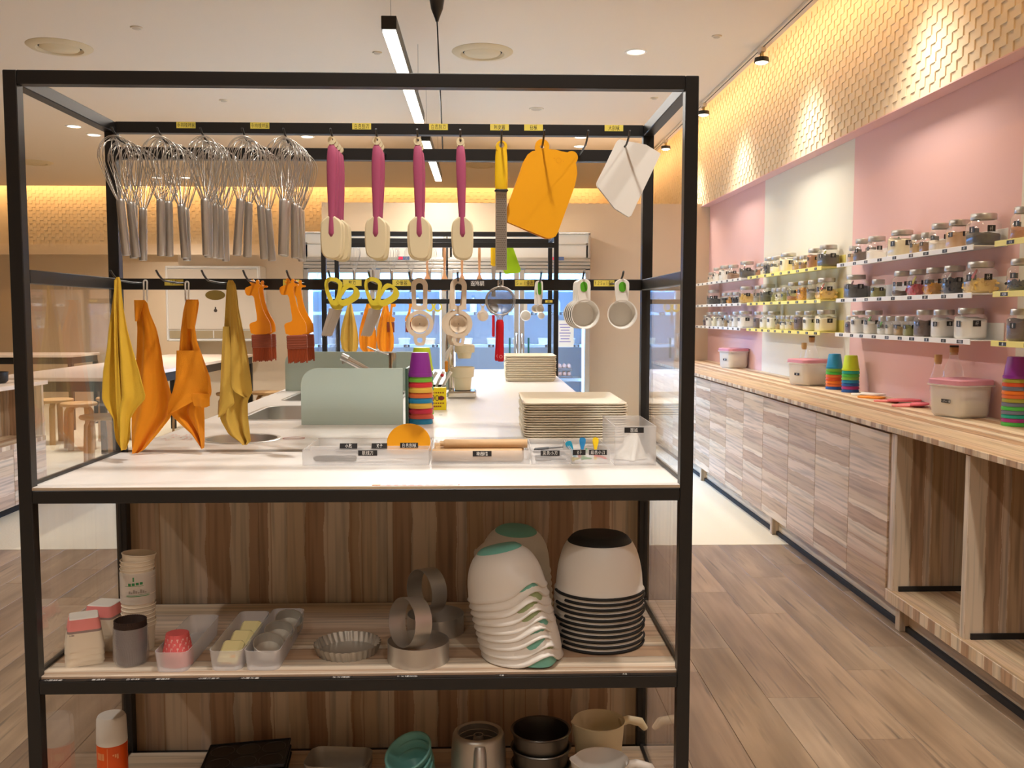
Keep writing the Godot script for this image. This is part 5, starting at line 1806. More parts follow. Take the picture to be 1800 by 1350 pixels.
func build_rack_shelf() -> void:
	var y := 0.5131
	# square paper cups, pink on their upturned bases
	var cup := mb()
	loft(cup, [rrect(0.082, 0.082, 0.012, 0.0, 3), rrect(0.072, 0.072, 0.009, 0.036, 3), rrect(0.068, 0.068, 0.009, 0.036, 3), rrect(0.078, 0.078, 0.012, 0.0, 3), rrect(0.082, 0.082, 0.012, 0.0, 3)], false, false, true)
	var cup_body := done(cup)
	cup = mb()
	loft(cup, [rrect(0.0722, 0.0722, 0.009, 0.036, 3), rrect(0.0715, 0.0715, 0.009, 0.0385, 3), rrect(0.0712, 0.0712, 0.009, 0.0385, 3), rrect(0.0705, 0.0705, 0.009, 0.041, 3)], false, false, true)
	var cup_line := done(cup)
	cup = mb()
	loft(cup, [rrect(0.0706, 0.0706, 0.009, 0.041, 3), rrect(0.061, 0.061, 0.006, 0.066, 3)], false, false, true)
	var cup_pink := done(cup)
	cup = mb()
	loft(cup, [rrect(0.061, 0.061, 0.006, 0.066, 3), rrect(0.058, 0.058, 0.005, 0.0672, 3)], false, true, true)
	var cup_base := done(cup)
	var pk := plain("cup_pink", c8(244, 150, 146), 0.6)
	var ln := plain("cup_line", c8(160, 140, 134), 0.7)
	for s in 2:
		for k in 9:
			var t := thing("paper_cup", "pink-based square paper cup, %s from top of the %s nested stack" % [ORD[8 - k], ["front", "rear"][s]], "paper cup", Vector3([0.286, 0.297][s] + 0.0006 * (k % 3), y + 0.0048 * k, [0.302, 0.207][s]), Vector3(0, [0.42, -0.15][s] + 0.03 * sin(k * 2.0), 0), "square pink-based paper cups")
			part(t, "sides", cup_body, M.paper)
			part(t, "pink_band", cup_pink, pk)
			part(t, "grey_line", cup_line, ln)
			part(t, "base", cup_base, M.white_plastic)
	# dark pleated cups in a clear sleeve
	var pl := mb()
	pleat(pl, 0.029, 0.0345, 0.04, 40, 0.0012)
	var plm := done(pl)
	for k in 11:
		solo("baking_cup", "dark brown pleated baking cup, %s from top of its stack" % ORD[10 - k], "baking cup", plm, plain("choc_paper", c8(62, 44, 36), 0.8), Vector3(0.4, y + 0.001 + 0.006 * k, 0.322), Vector3(0, 0.09 * k, 0), "dark pleated baking cups")
	var sl := thing("plastic_sleeve", "clear plastic sleeve wrapped round the dark brown pleated cups", "sleeve", Vector3(0.4, y, 0.322))
	part(sl, "film", lathe_mesh([[0.034, 0.0], [0.039, 0.012], [0.0385, 0.05], [0.037, 0.086], [0.0365, 0.086], [0.038, 0.05], [0.0385, 0.012], [0.0335, 0.0]], 16), clear("film", c8(230, 224, 228), 0.14, 0.2))
	# tall stack of plain paper cups
	var pc := lathe_mesh([[0.0, 0.003], [0.032, 0.003], [0.0322, 0.0], [0.033, 0.0], [0.0372, 0.056], [0.039, 0.0568], [0.0393, 0.0585], [0.0378, 0.0595], [0.0364, 0.058], [0.032, 0.0045], [0.0, 0.0045]], 30)
	for k in 18:
		var top := k == 17
		solo("paper_cup", "plain cream paper cup, %s from the top of the tall stack" % ORD[17 - k], "paper cup", pc, M.paper, Vector3(0.384 + 0.0007 * sin(k * 1.7), y + 0.0098 * k + (0.004 if top else 0.0), 0.226), Vector3(-0.05 if top else 0.0, 0, -0.07 if top else 0.0), "plain paper cups in the tall stack")
	var wr := thing("wrapper", "clear printed wrapper with green lines round the tall stack of paper cups", "wrapper", Vector3(0.384, y + 0.115, 0.226))
	part(wr, "film", lathe_mesh([[0.0396, 0.0], [0.0399, 0.04], [0.0399, 0.074], [0.0396, 0.0745]], 30), clear("wrap_film", c8(238, 230, 222), 0.5, 0.3))
	var st := mb()
	var lines := mb()
	for q in 4:
		curved(st, 0.0401, 0.95 + q * 0.22, 1.11 + q * 0.22, 0.048 - 0.0008 * q, 0.054 - 0.0008 * q)
	part(wr, "green_blocks", done(st), plain("print_green", c8(52, 140, 84), 0.5)).set_meta("kind", "stuff")
	st = mb()
	curved(st, 0.0401, 0.55, 1.9, 0.02, 0.0215)
	curved(st, 0.0401, 0.55, 1.9, 0.0235, 0.0243)
	curved(st, 0.0401, 0.9, 2.0, 0.0445, 0.0453)
	curved(st, 0.0401, 1.42, 1.5, 0.056, 0.066)
	part(wr, "green_print", done(st), plain("print_green", c8(52, 140, 84), 0.5)).set_meta("kind", "stuff")
	for q in 8:
		curved(lines, 0.0401, 0.75 + q * 0.13, 0.84 + q * 0.13, 0.0275, 0.0275 + 0.003 + 0.003 * (q % 3))
	part(wr, "grey_print", done(lines), plain("print_grey", c8(150, 140, 132), 0.6))
	# three long frosted trays
	open_tray("frosted tray with pink dotted paper cups, left of three on the shelf", 0.473, 0.548, 0.125, 0.39, 0.046)
	var pp := mb()
	pleat(pp, 0.0325, 0.024, 0.046, 36, 0.0009)
	loft(pp, [ring_xz(0.024, 0.046, 36), ring_xz(0.0002, 0.0465, 36)], false, false, true)
	var ppm := done(pp)
	var dots := mb()
	for a in 14:
		for b in 4:
			var ang := TAU * (a + 0.5 * (b % 2)) / 14.0
			var yy := 0.008 + 0.0095 * b
			var rad := lerpf(0.0325, 0.024, yy / 0.046) + 0.0006
			var c := Vector3(cos(ang) * rad, yy, sin(ang) * rad)
			var u := Vector3(-sin(ang), 0, cos(ang)) * 0.0021
			quad(dots, c - u - Vector3(0, 0.002, 0), c - u + Vector3(0, 0.002, 0), c + u + Vector3(0, 0.002, 0), c + u - Vector3(0, 0.002, 0))
	var dotm := done(dots)
	for k in 7:
		var t := thing("baking_cup", "coral pink dotted baking cup, %s from the top of its upturned stack" % ORD[6 - k], "baking cup", Vector3(0.511, y + 0.0026 + 0.0042 * k, 0.338), Vector3(0, 0.05 * k, 0), "pink dotted baking cups")
		part(t, "cup", ppm, plain("coral", c8(232, 104, 104), 0.7))
		part(t, "dots", dotm, plain("coral_dot", c8(250, 196, 190), 0.7))
	open_tray("frosted tray with three cream plastic moulds, middle of three on the shelf", 0.592, 0.667, 0.1, 0.384, 0.046)
	var cy := plain("mould_cream", c8(246, 234, 172), 0.4)
	for k in 3:
		var t := thing("cookie_mould", "cream plastic cookie mould with amber slot, %s from front in its tray" % ORD[k], "mould", Vector3(0.63 + 0.004 * k, y + 0.026, 0.335 - 0.068 * k), Vector3(0.55, -0.12, 0.04), "cream cookie moulds")
		part(t, "block", box_mesh(Vector3(0.05, 0.022, 0.062), 0.007), cy)
		part(t, "pink_base", box_mesh(Vector3(0.044, 0.012, 0.056), 0.004, Vector3(0, -0.0165, 0)), plain("mould_pink", c8(222, 172, 186), 0.5))
		part(t, "slot", box_mesh(Vector3(0.024, 0.0045, 0.001), 0.0003, Vector3(0, 0.001, 0.0312)), plain("amber", c8(226, 150, 20), 0.4))
		part(t, "slot", box_mesh(Vector3(0.011, 0.0008, 0.008), 0.0003, Vector3(0.014, 0.0112, 0.02)), plain("amber", c8(226, 150, 20), 0.4))
	open_tray("frosted tray with three small aluminium cake tins, right of three on the shelf", 0.67, 0.7505, 0.08, 0.386, 0.046)
	for k in 3:
		var t := thing("cake_tin", "small round aluminium cake tin leaning in its frosted tray, %s from the front" % ORD[k], "cake tin", Vector3(0.711 + 0.006 * k, y + 0.022, 0.325 - 0.085 * k), Vector3(0.4, 0, -0.16), "small round cake tins")
		part(t, "tin", lathe_mesh([[0.0, 0.0], [0.029, 0.0], [0.0315, 0.002], [0.0335, 0.026], [0.035, 0.0265], [0.035, 0.028], [0.0325, 0.028], [0.0303, 0.004], [0.0, 0.003]], 36), M.alu)
	# fluted tart tin
	st = mb()
	pleat(st, 0.068, 0.077, 0.024, 32, 0.0028, 3)
	loft(st, [ring_xz(0.0002, 0.001, 96), ring_xz(0.069, 0.001, 96), ring_xz(0.069, 0.002, 96), ring_xz(0.0002, 0.002, 96)], false, false, true)
	solo("tart_tin", "shallow fluted metal tart tin in the middle of the shelf", "tart tin", done(st), M.alu, Vector3(0.884, y, 0.268))
	# cake rings
	var ring_m := lathe_mesh([[0.07, 0.0], [0.071, 0.0], [0.071, 0.046], [0.07, 0.046], [0.07, 0.0]], 56)
	var small_m := lathe_mesh([[0.0555, -0.0225], [0.0565, -0.0225], [0.0565, 0.0225], [0.0555, 0.0225], [0.0555, -0.0225]], 56)
	solo("cake_ring", "large steel cake ring lying flat at the front of the shelf", "cake ring", ring_m, M.steel, Vector3(1.055, y, 0.322))
	solo("cake_ring", "steel cake ring standing tilted inside the large flat ring", "cake ring", small_m, M.steel, Vector3(1.036, y + 0.087, 0.318), Vector3(0.18, 0.62, PI / 2 - 0.14))
	solo("cake_ring", "steel cake ring lying flat behind, half hidden by the front rings", "cake ring", ring_m, M.steel, Vector3(1.085, y, 0.13))
	solo("cake_ring", "steel cake ring standing upright on the rear flat ring", "cake ring", small_m, M.steel, Vector3(1.063, y + 0.1035, 0.13), Vector3(0.0, 0.66, PI / 2 - 0.03))
	# mixing bowls
	build_bowls(y)


func curved(st: SurfaceTool, r: float, a0: float, a1: float, y0: float, y1: float) -> void:
	var n := maxi(2, int((a1 - a0) / 0.08))
	for k in n:
		var a := lerpf(a0, a1, float(k) / n)
		var b := lerpf(a0, a1, float(k + 1) / n)
		quad(st, Vector3(cos(b) * r, y0, sin(b) * r), Vector3(cos(a) * r, y0, sin(a) * r), Vector3(cos(a) * r, y1, sin(a) * r), Vector3(cos(b) * r, y1, sin(b) * r))


func pleat(st: SurfaceTool, r0: float, r1: float, h: float, n: int, amp: float, per := 2) -> void:
	var rings := []
	for k in 4:
		var inside := k >= 2
		var y: float = [0.0, h, h, 0.0008][k]
		var r: float = lerpf(r0, r1, y / h) - (0.0009 if inside else 0.0)
		var ring := PackedVector3Array()
		for j in n * per:
			var a := TAU * j / (n * per)
			var q := r + amp * (cos(TAU * j / per) if per > 2 else (1.0 if j % 2 else -1.0))
			ring.append(Vector3(cos(a) * q, y, sin(a) * q))
		rings.append(ring)
	loft(st, rings, false, false, true, true, 0.9)


func bowl_mesh(r: float, h: float, rb: float, spout: bool) -> Array:   # upturned: rim at y = 0; returns [shell, base cap, spout strip]
	var rings := []
	var prof := [[r, 0.0], [r + 0.003, 0.003], [r - 0.001, 0.008]]
	for k in 9:
		var t := (k + 1) / 9.0
		var a := t * PI * 0.5
		prof.append([lerpf(r, rb, pow(t, 2.1)) - 0.002, 0.008 + (h - 0.014) * sin(a * 0.92) / sin(PI * 0.46) * (0.25 * t + 0.75)])
	var n := 48
	for side in 2:
		var idx := range(prof.size()) if side == 0 else range(prof.size() - 1, -1, -1)
		for k in idx:
			var p: Array = prof[k]
			var ring := PackedVector3Array()
			for j in n:
				var a := TAU * j / n
				var rad: float = p[0] - (0.0022 if side == 1 else 0.0)
				var y: float = p[1] - (0.0018 if side == 1 and k > 0 else 0.0)
				if spout:
					var f := exp(-pow(wrapf(a - 1.05, -PI, PI) / 0.3, 2.0)) * clampf(1.0 - p[1] / (h * 0.55), 0.0, 1.0)
					rad += 0.02 * f
					var f2 := exp(-pow(wrapf(a - 1.05, -PI, PI) / 0.34, 2.0))
					y += 0.03 * f2 * clampf(1.0 - p[1] / 0.06, 0.0, 1.0)
				ring.append(Vector3(cos(a) * rad, y, sin(a) * rad))
			rings.append(ring)
	var st := mb()
	loft(st, rings, false, true, true, true, -2.0)
	var shell := done(st)
	var top: Array = prof[-1]
	st = mb()
	lathe(st, [[top[0] + 0.012, top[1] - 0.011], [top[0] + 0.0035, top[1] - 0.0005], [top[0] - 0.004, top[1] + 0.0045], [top[0] - 0.02, top[1] + 0.006], [0.0, top[1] + 0.0065]], 48, Vector3.ZERO, -2.0)
	var cap := done(st)
	st = mb()
	if spout:   # lens-shaped grip strip inside the raised lip
		var pts := PackedVector2Array()
		for k in 13:
			pts.append(Vector2(lerpf(-0.42, 0.42, k / 12.0), 0.003))
		for k in 13:
			var u := lerpf(0.42, -0.42, k / 12.0)
			pts.append(Vector2(u, 0.003 + 0.034 * exp(-pow(u / 0.34, 2.0)) - 0.001))
		for k in 12:
			var u0 := pts[k]
			var u1 := pts[k + 1]
			var v0 := pts[25 - k]
			var v1 := pts[24 - k]
			var q := []
			for v in [u0, u1, v1, v0]:
				var rad: float = r - 0.003 + 0.016 * exp(-pow(v.x / 0.3, 2.0))
				q.append(Vector3(cos(1.05 + v.x) * rad, v.y, sin(1.05 + v.x) * rad))
			st.set_smooth_group(3)
			tri(st, q[0], q[2], q[1])
			tri(st, q[0], q[3], q[2])
	else:       # black rubber edge round most of the rim
		var pts := []
		for k in 40:
			var a := lerpf(0.15, 2.75, k / 39.0)
			pts.append(Vector3(cos(a) * (r + 0.002), 0.003, sin(a) * (r + 0.002)))
		tube(st, pts, 0.0036, 6)
	return [shell, cap, done(st)]


func build_bowls(y: float) -> void:
	var a := bowl_mesh(0.094, 0.112, 0.05, true)
	for s in 2:
		for k in 9:
			var t := thing("mixing_bowl", "white mint-based mixing bowl, %s from top of the %s leaning stack" % [ORD[8 - k], ["front", "rear"][s]], "mixing bowl", Vector3([1.296, 1.292][s] - [0.0042, 0.001][s] * k, y + 0.001 + [0.0175, 0.0168][s] * k, [0.297, 0.075][s] - 0.003 * k), Vector3(-0.012 * k, [0.0, -2.6][s] + 0.06 * sin(k * 1.9), (0.024 * k if s == 0 else 0.0)), "white and mint mixing bowls")
			part(t, "shell", a[0], M.bowl_white)
			part(t, "base_cap", a[1], M.mint)
			part(t, "lip_strip", a[2], [M.mint, M.olive_mint, M.mint, M.mint, M.mint, M.olive_mint, M.olive_mint, M.olive_mint, M.mint][k])
	var b := bowl_mesh(0.107, 0.135, 0.068, false)
	for k in 11:
		var t := thing("mixing_bowl", "white mixing bowl with black base, %s from top of its stack" % ORD[10 - k], "mixing bowl", Vector3(1.487 + 0.001 * sin(k * 2.1), y + 0.0012 + 0.0127 * k, 0.2), Vector3(0, 0.25 * sin(k * 2.3), 0), "white and black mixing bowls")
		part(t, "shell", b[0], M.bowl_white)
		part(t, "base_cap", b[1], M.rubber_black)
		part(t, "rim_strip", b[2], M.rubber_black)


# ---------------------------------------------------------------- things on the rack's bottom shelf
func build_rack_bottom() -> void:
	var y := 0.0936
	var can := thing("spray_can", "orange spray can with a white cap on the bottom shelf's left end", "spray can", Vector3(0.287, y, 0.165))
	part(can, "body", lathe_mesh([[0.0, 0.002], [0.033, 0.0], [0.0358, 0.004], [0.0358, 0.158], [0.034, 0.162], [0.0, 0.163]], 32), plain("can_orange", c8(226, 84, 14), 0.35))
	part(can, "cap", lathe_mesh([[0.0, 0.161], [0.0355, 0.161], [0.0362, 0.163], [0.0345, 0.222], [0.031, 0.229], [0.0, 0.231]], 32), M.white_plastic)
	var st := mb()
	for q in 6:
		curved(st, 0.0361, 1.75 + q * 0.1, 1.82 + q * 0.1, 0.128, 0.145)
	for q in 3:
		curved(st, 0.0361, 0.8 + q * 0.14, 0.9 + q * 0.14, 0.13 + 0.004 * q, 0.142)
	curved(st, 0.0361, 1.5, 1.53, 0.03, 0.158)
	part(can, "print", done(st), plain("can_print", c8(242, 170, 110), 0.4))
	# dark baking pans, two piles
	for k in 3:
		var t := thing("muffin_pan", "dark muffin pan on the bottom shelf, %s from the top of its pile" % ORD[2 - k], "baking pan", Vector3(0.59, y + 0.017 * k, 0.06), Vector3(0, 0.09, 0.02 * k), "dark muffin pans")
		st = mb()
		box(st, Vector3(0, 0.034, 0), Vector3(0.21, 0.003, 0.15), 0.001)
		for s in [-1, 1]:
			box(st, Vector3(s * 0.104, 0.036, 0), Vector3(0.004, 0.007, 0.15), 0.0015)
			box(st, Vector3(0, 0.036, s * 0.074), Vector3(0.21, 0.007, 0.004), 0.0015)
		part(t, "sheet", done(st), plain("pan_dark", c8(52, 52, 55), 0.35, 0.6))
		for q in 6:
			part(t, "cup", lathe_mesh([[0.0, 0.003], [0.022, 0.003], [0.03, 0.0345], [0.031, 0.0365], [0.0295, 0.0365], [0.021, 0.005], [0.0, 0.0045]], 20), plain("pan_grey", c8(98, 98, 102), 0.35, 0.7), Vector3(-0.066 + 0.066 * (q % 3), 0, -0.035 + 0.07 * (q / 3)))
	for k in 2:
		var t := thing("loaf_pan", "grey rounded loaf pan on the bottom shelf, %s of the nested pair" % ["lower", "upper"][k], "baking pan", Vector3(0.83, y + 0.016 * k, 0.08), Vector3(0, -0.1, 0))
		st = mb()
		tub(st, 0.15, 0.1, 0.056, 0.0015, 0.03, 0.016, 0.002)
		part(t, "pan", done(st), M.alu)
	# tilted mint-blue bowls
	for k in 3:
		var t := thing("mint_bowl", "mint-blue plastic bowl lying tilted on the bottom shelf, %s of three nested" % ["lowest", "middle", "uppermost"][k], "bowl", Vector3(1.035 - 0.002 * k, y + 0.042 + 0.021 * k, 0.15 - 0.002 * k), Vector3(0.3, 0.2, 0.42), "tilted mint-blue bowls")
		part(t, "bowl", lathe_mesh([[0.0, -0.035], [0.034, -0.034], [0.05, -0.01], [0.058, 0.04], [0.062, 0.042], [0.0625, 0.046], [0.0585, 0.047], [0.055, 0.042], [0.047, -0.009], [0.0, -0.031]], 40, -2.0), plain("mint_blue", c8(122, 186, 180), 0.4))
	# ring cake tins nested
	for k in 4:
		var t := thing("ring_tin", "round ring tin, %s from top of its nest on the bottom shelf" % ORD[3 - k], "cake tin", Vector3(1.192, y + 0.016 * k, 0.125), Vector3.ZERO, "nested ring tins")
		part(t, "wall", lathe_mesh([[0.056, 0.0], [0.0685, 0.004], [0.07, 0.05], [0.066, 0.1], [0.062, 0.108], [0.056, 0.11], [0.052, 0.106], [0.053, 0.09], [0.0535, 0.02], [0.054, 0.0]], 44), M.alu)
		if k == 3:
			part(t, "funnel", lathe_mesh([[0.026, 0.01], [0.014, 0.09], [0.012, 0.1], [0.01, 0.1], [0.011, 0.09], [0.022, 0.01]], 24), M.alu)
	var spout := mb()
	tube(spout, [Vector3(0, 0.02, 0.072), Vector3(0, 0.1, 0.07), Vector3(0, 0.15, 0.06), Vector3(0, 0.163, 0.055)], [0.02, 0.018, 0.016, 0.013], 18)
	solo("metal_cylinder", "tall metal cannoli tube standing before the nested ring tins", "tube", done(spout), M.steel, Vector3(1.196, y - 0.018, 0.135))
	for k in 3:
		var t := thing("deep_pan", "deep round metal cake pan, %s from top of its nest" % ORD[2 - k], "cake pan", Vector3(1.352, y + 0.044 * k, 0.11), Vector3.ZERO, "nested deep cake pans")
		part(t, "pan", lathe_mesh([[0.0, 0.0], [0.062, 0.0], [0.066, 0.003], [0.0725, 0.062], [0.0765, 0.0625], [0.0785, 0.0655], [0.0765, 0.068], [0.0715, 0.066], [0.0645, 0.0045], [0.0, 0.0025]], 44), M.steel_dark)
	# white measuring jugs
	for k in 2:
		var t := thing("measuring_jug", ["white plastic measuring jug at the back of the bottom shelf's right end", "white plastic measuring jug in front with a long handle to the right"][k], "jug", Vector3([1.508, 1.495][k], y, [0.06, 0.215][k]), Vector3(0, [0.3, 0.0][k], 0))
		var h: float = [0.15, 0.118][k]
		var rings := []
		for p in [[0.05, 0.0], [0.054, 0.004], [0.066, h], [0.0685, h + 0.001], [0.0675, h + 0.0035], [0.0645, h + 0.001], [0.0515, 0.005], [0.001, 0.004]]:
			var ring := PackedVector3Array()
			for j in 44:
				var ang := TAU * j / 44.0
				var f: float = exp(-pow(wrapf(ang - PI, -PI, PI) / 0.26, 2.0)) * clampf(p[1] / h - 0.55, 0.0, 0.5) * 2.0
				ring.append(Vector3(cos(ang) * (p[0] + 0.012 * f), p[1] + 0.004 * f, sin(ang) * (p[0] + 0.012 * f)))
			rings.append(ring)
		st = mb()
		loft(st, rings, true, false, true)
		part(t, "body", done(st), M.cream if k == 0 else M.bowl_white)
		st = mb()
		tube(st, [Vector3(0.06, h - 0.012, 0), Vector3(0.085, h - 0.008, 0), Vector3(0.12, h - 0.02, 0), Vector3(0.135, h - 0.04, 0)], [0.011, 0.011, 0.012, 0.008], 12)
		part(t, "handle", done(st), M.cream if k == 0 else M.bowl_white)


# ---------------------------------------------------------------- things on the island top
var cup_meshes := {}
const CUPCOL := {"purple": "8a2a96", "green": "78b43c", "red": "d8303c", "yellow": "e8bc4c", "orange": "dc6e34", "blue": "1f86b4", "crimson": "cc2846", "coral": "d85a44", "lime": "c4dc2c", "teal": "1aa08c", "magenta": "a8307c", "navy": "2458a4", "grass": "4cb446", "amber": "ee7c22", "rust": "d8501e", "slate": "6e7284", "olive": "a8a03a"}


func cup_stack(where: String, at: Vector3, cols: Array, r: float, h: float, step: float, group: String) -> void:
	var key := str(r) + str(h)
	if not cup_meshes.has(key):
		cup_meshes[key] = lathe_mesh([[r - 0.002, 0.0], [r, 0.0], [r + 0.001, 0.003], [r, 0.012], [r * 0.96, 0.0125], [r * 0.74, h - 0.006], [r * 0.69, h], [0.0, h], [0.0, h - 0.002], [r * 0.67, h - 0.002], [r * 0.72, h - 0.008], [r * 0.93, 0.011], [r - 0.002, 0.0]], 32)
	var n := cols.size()
	for k in n:
		var c: String = cols[n - 1 - k]
		solo("plastic_cup", "%s plastic cup, %s in stack %s" % [c, ORD[n - 1 - k], where], "cup", cup_meshes[key], hexmat(CUPCOL[c], 0.4), at + Vector3(0.0008 * sin(k * 1.3), step * k, 0.0008 * cos(k * 2.1)), Vector3.ZERO, group)


func trays(where: String, at: Vector3, w: float, d: float, n: int, step: float, h: float) -> void:
	var st := mb()
	var r := 0.022
	loft(st, [rrect(0.002, 0.002, 0.0005, 0), rrect(w - 0.03, d - 0.03, r, 0), rrect(w - 0.008, d - 0.008, r, h - 0.004), rrect(w, d, r, h - 0.003), rrect(w, d, r, h), rrect(w - 0.01, d - 0.01, r, h), rrect(w - 0.034, d - 0.034, r, 0.0025), rrect(0.002, 0.002, 0.0005, 0.0025)], false, false, true)
	var m := done(st)
	for k in n:
		solo("serving_tray", "cream tray, %s from top of the stack %s" % [ORD[n - 1 - k], where], "tray", m, plain("tray_cream", c8(246, 236, 214), 0.5), at + Vector3(0.0015 * sin(k * 1.7), step * k, 0.001 * cos(k * 2.3)), Vector3(0, 0.006 * sin(k * 3.1), 0), "cream trays stacked " + where)


func build_island_things() -> void:
	var y := 0.9362
	cup_stack("with purple top behind the mint screen", Vector3(0.992, y, -0.755), ["purple", "green", "red", "yellow", "orange", "blue", "yellow", "crimson", "coral", "blue"], 0.0405, 0.082, 0.0178, "cups in the purple-topped stack")
	cup_stack("half hidden behind the purple-topped stack", Vector3(0.988, y, -0.885), ["lime", "green", "teal", "green", "teal", "yellow", "purple", "navy", "magenta", "green", "crimson"], 0.0405, 0.082, 0.0172, "cups in the lime-topped stack")
	# yellow carton
	var yb := thing("tea_box", "small bright yellow printed carton behind the colourful cups", "box", Vector3(1.024, y, -1.215))
	part(yb, "carton", box_mesh(Vector3(0.075, 0.087, 0.045), 0.0015, Vector3(0, 0.0435, 0)), plain("carton_yellow", c8(240, 214, 16), 0.5))
	var st := mb()
	var tm := TextMesh.new()
	tm.text = "90"
	tm.font_size = 32
	tm.pixel_size = 0.0009
	tm.depth = 0.0006
	var sf := SystemFont.new()
	sf.font_names = PackedStringArray(["Droid Sans"])
	tm.font = sf
	part(yb, "number", tm, plain("ink_dark", c8(60, 40, 30), 0.5), Vector3(-0.006, 0.046, 0.0229))
	var ov := PackedVector2Array()
	for k in 24:
		ov.append(Vector2(cos(TAU * k / 24.0) * 0.012, sin(TAU * k / 24.0) * 0.009))
	slab(st, ov, 0.0225, 0.0231)
	part(yb, "bean_mark", done(st), plain("bean", c8(110, 30, 40), 0.5), Vector3(0.019, 0.047, 0))
	st = mb()
	for k in 5:
		box(st, Vector3(-0.01 + 0.009 * k, 0.068, 0.0228), Vector3(0.0055, 0.006, 0.0005))
		box(st, Vector3(-0.01 + 0.009 * k, 0.027, 0.0228), Vector3(0.006, 0.0055, 0.0005))
		box(st, Vector3(-0.014 + 0.0075 * k, 0.015, 0.0228), Vector3(0.006, 0.0055, 0.0005))
	part(yb, "print", done(st), plain("ink_red", c8(150, 90, 20), 0.5))
	# hand juicer: chrome stand, cream cone holder, cream pot
	var j := thing("juice_press", "chrome lever juice press with cream plastic cups, behind the yellow carton", "juicer", Vector3(1.11, y, -1.765))
	part(j, "base", box_mesh(Vector3(0.13, 0.032, 0.16), 0.008, Vector3(0.0, 0.016, 0)), M.chrome)
	st = mb()
	tube(st, [Vector3(-0.055, 0.03, -0.05), Vector3(-0.055, 0.25, -0.05), Vector3(-0.045, 0.3, -0.035), Vector3(-0.02, 0.322, -0.01), Vector3(0.005, 0.31, 0.01), Vector3(0.012, 0.275, 0.012)], [0.02, 0.019, 0.021, 0.024, 0.021, 0.017], 18)
	part(j, "column", done(st), M.chrome)
	part(j, "cone_holder", lathe_mesh([[0.0, 0.175], [0.028, 0.175], [0.034, 0.2], [0.044, 0.202], [0.046, 0.21], [0.046, 0.235], [0.04, 0.238], [0.0, 0.24]], 32), M.cream, Vector3(0.012, 0, 0.012))
	part(j, "pot", lathe_mesh([[0.0, 0.034], [0.036, 0.034], [0.041, 0.09], [0.05, 0.093], [0.053, 0.12], [0.053, 0.135], [0.05, 0.137], [0.047, 0.1], [0.0, 0.095]], 36), M.cream, Vector3(0.004, 0, 0.012))
	part(j, "foot_pad", lathe_mesh([[0.0, 0.0315], [0.037, 0.0315], [0.037, 0.0345], [0.0, 0.0345]], 28), M.black_plastic, Vector3(0.004, 0, 0.012))
	st = mb()
	box(st, Vector3(-0.068, 0.14, 0.022), Vector3(0.014, 0.05, 0.03), 0.004)
	part(j, "orange_tab", done(st), plain("tab_orange", c8(238, 150, 30), 0.45))
	st = mb()
	tube(st, [Vector3(-0.04, 0.235, 0.01), Vector3(-0.062, 0.2, 0.03), Vector3(-0.07, 0.17, 0.04)], [0.006, 0.01, 0.006], 8)
	part(j, "lever", done(st), M.white_plastic)
	var kn := thing("utensil_tray", "dark tray with white and red utensil ends behind the yellow carton", "tray", Vector3(0.99, y, -1.52))
	st = mb()
	tub(st, 0.1, 0.14, 0.07, 0.003, 0.015, 0.01)
	part(kn, "tray", done(st), M.black_plastic)
	for k in 3:
		st = mb()
		tube(st, [Vector3(-0.02 + 0.018 * k, 0.02, 0), Vector3(0.0 + 0.03 * k, 0.095, 0.01), Vector3(0.02 + 0.03 * k, 0.13, 0.015)], [0.004, 0.006, 0.007], 8)
		part(kn, "utensil", done(st), M.white_plastic)
	st = mb()
	lathe(st, [[0.0, -0.008], [0.006, -0.005], [0.008, 0.0], [0.006, 0.005], [0.0, 0.008]], 14, Vector3(0.045, 0.118, 0.055), -2.0)
	part(kn, "red_knob", done(st), plain("knob_red", c8(196, 36, 40), 0.4))
	trays("on the island behind the organizer boxes", Vector3(1.472, y, -0.425), 0.3, 0.4, 15, 0.0071, 0.018)
	trays("at the far right of the island", Vector3(1.47, y, -2.9), 0.284, 0.36, 13, 0.0101, 0.022)
	solo("sticker", "tiny dark sticker on the white island top in front of the yellow carton", "sticker", box_mesh(Vector3(0.012, 0.0004, 0.008)), M.black_gap, Vector3(1.048, y, -1.02))


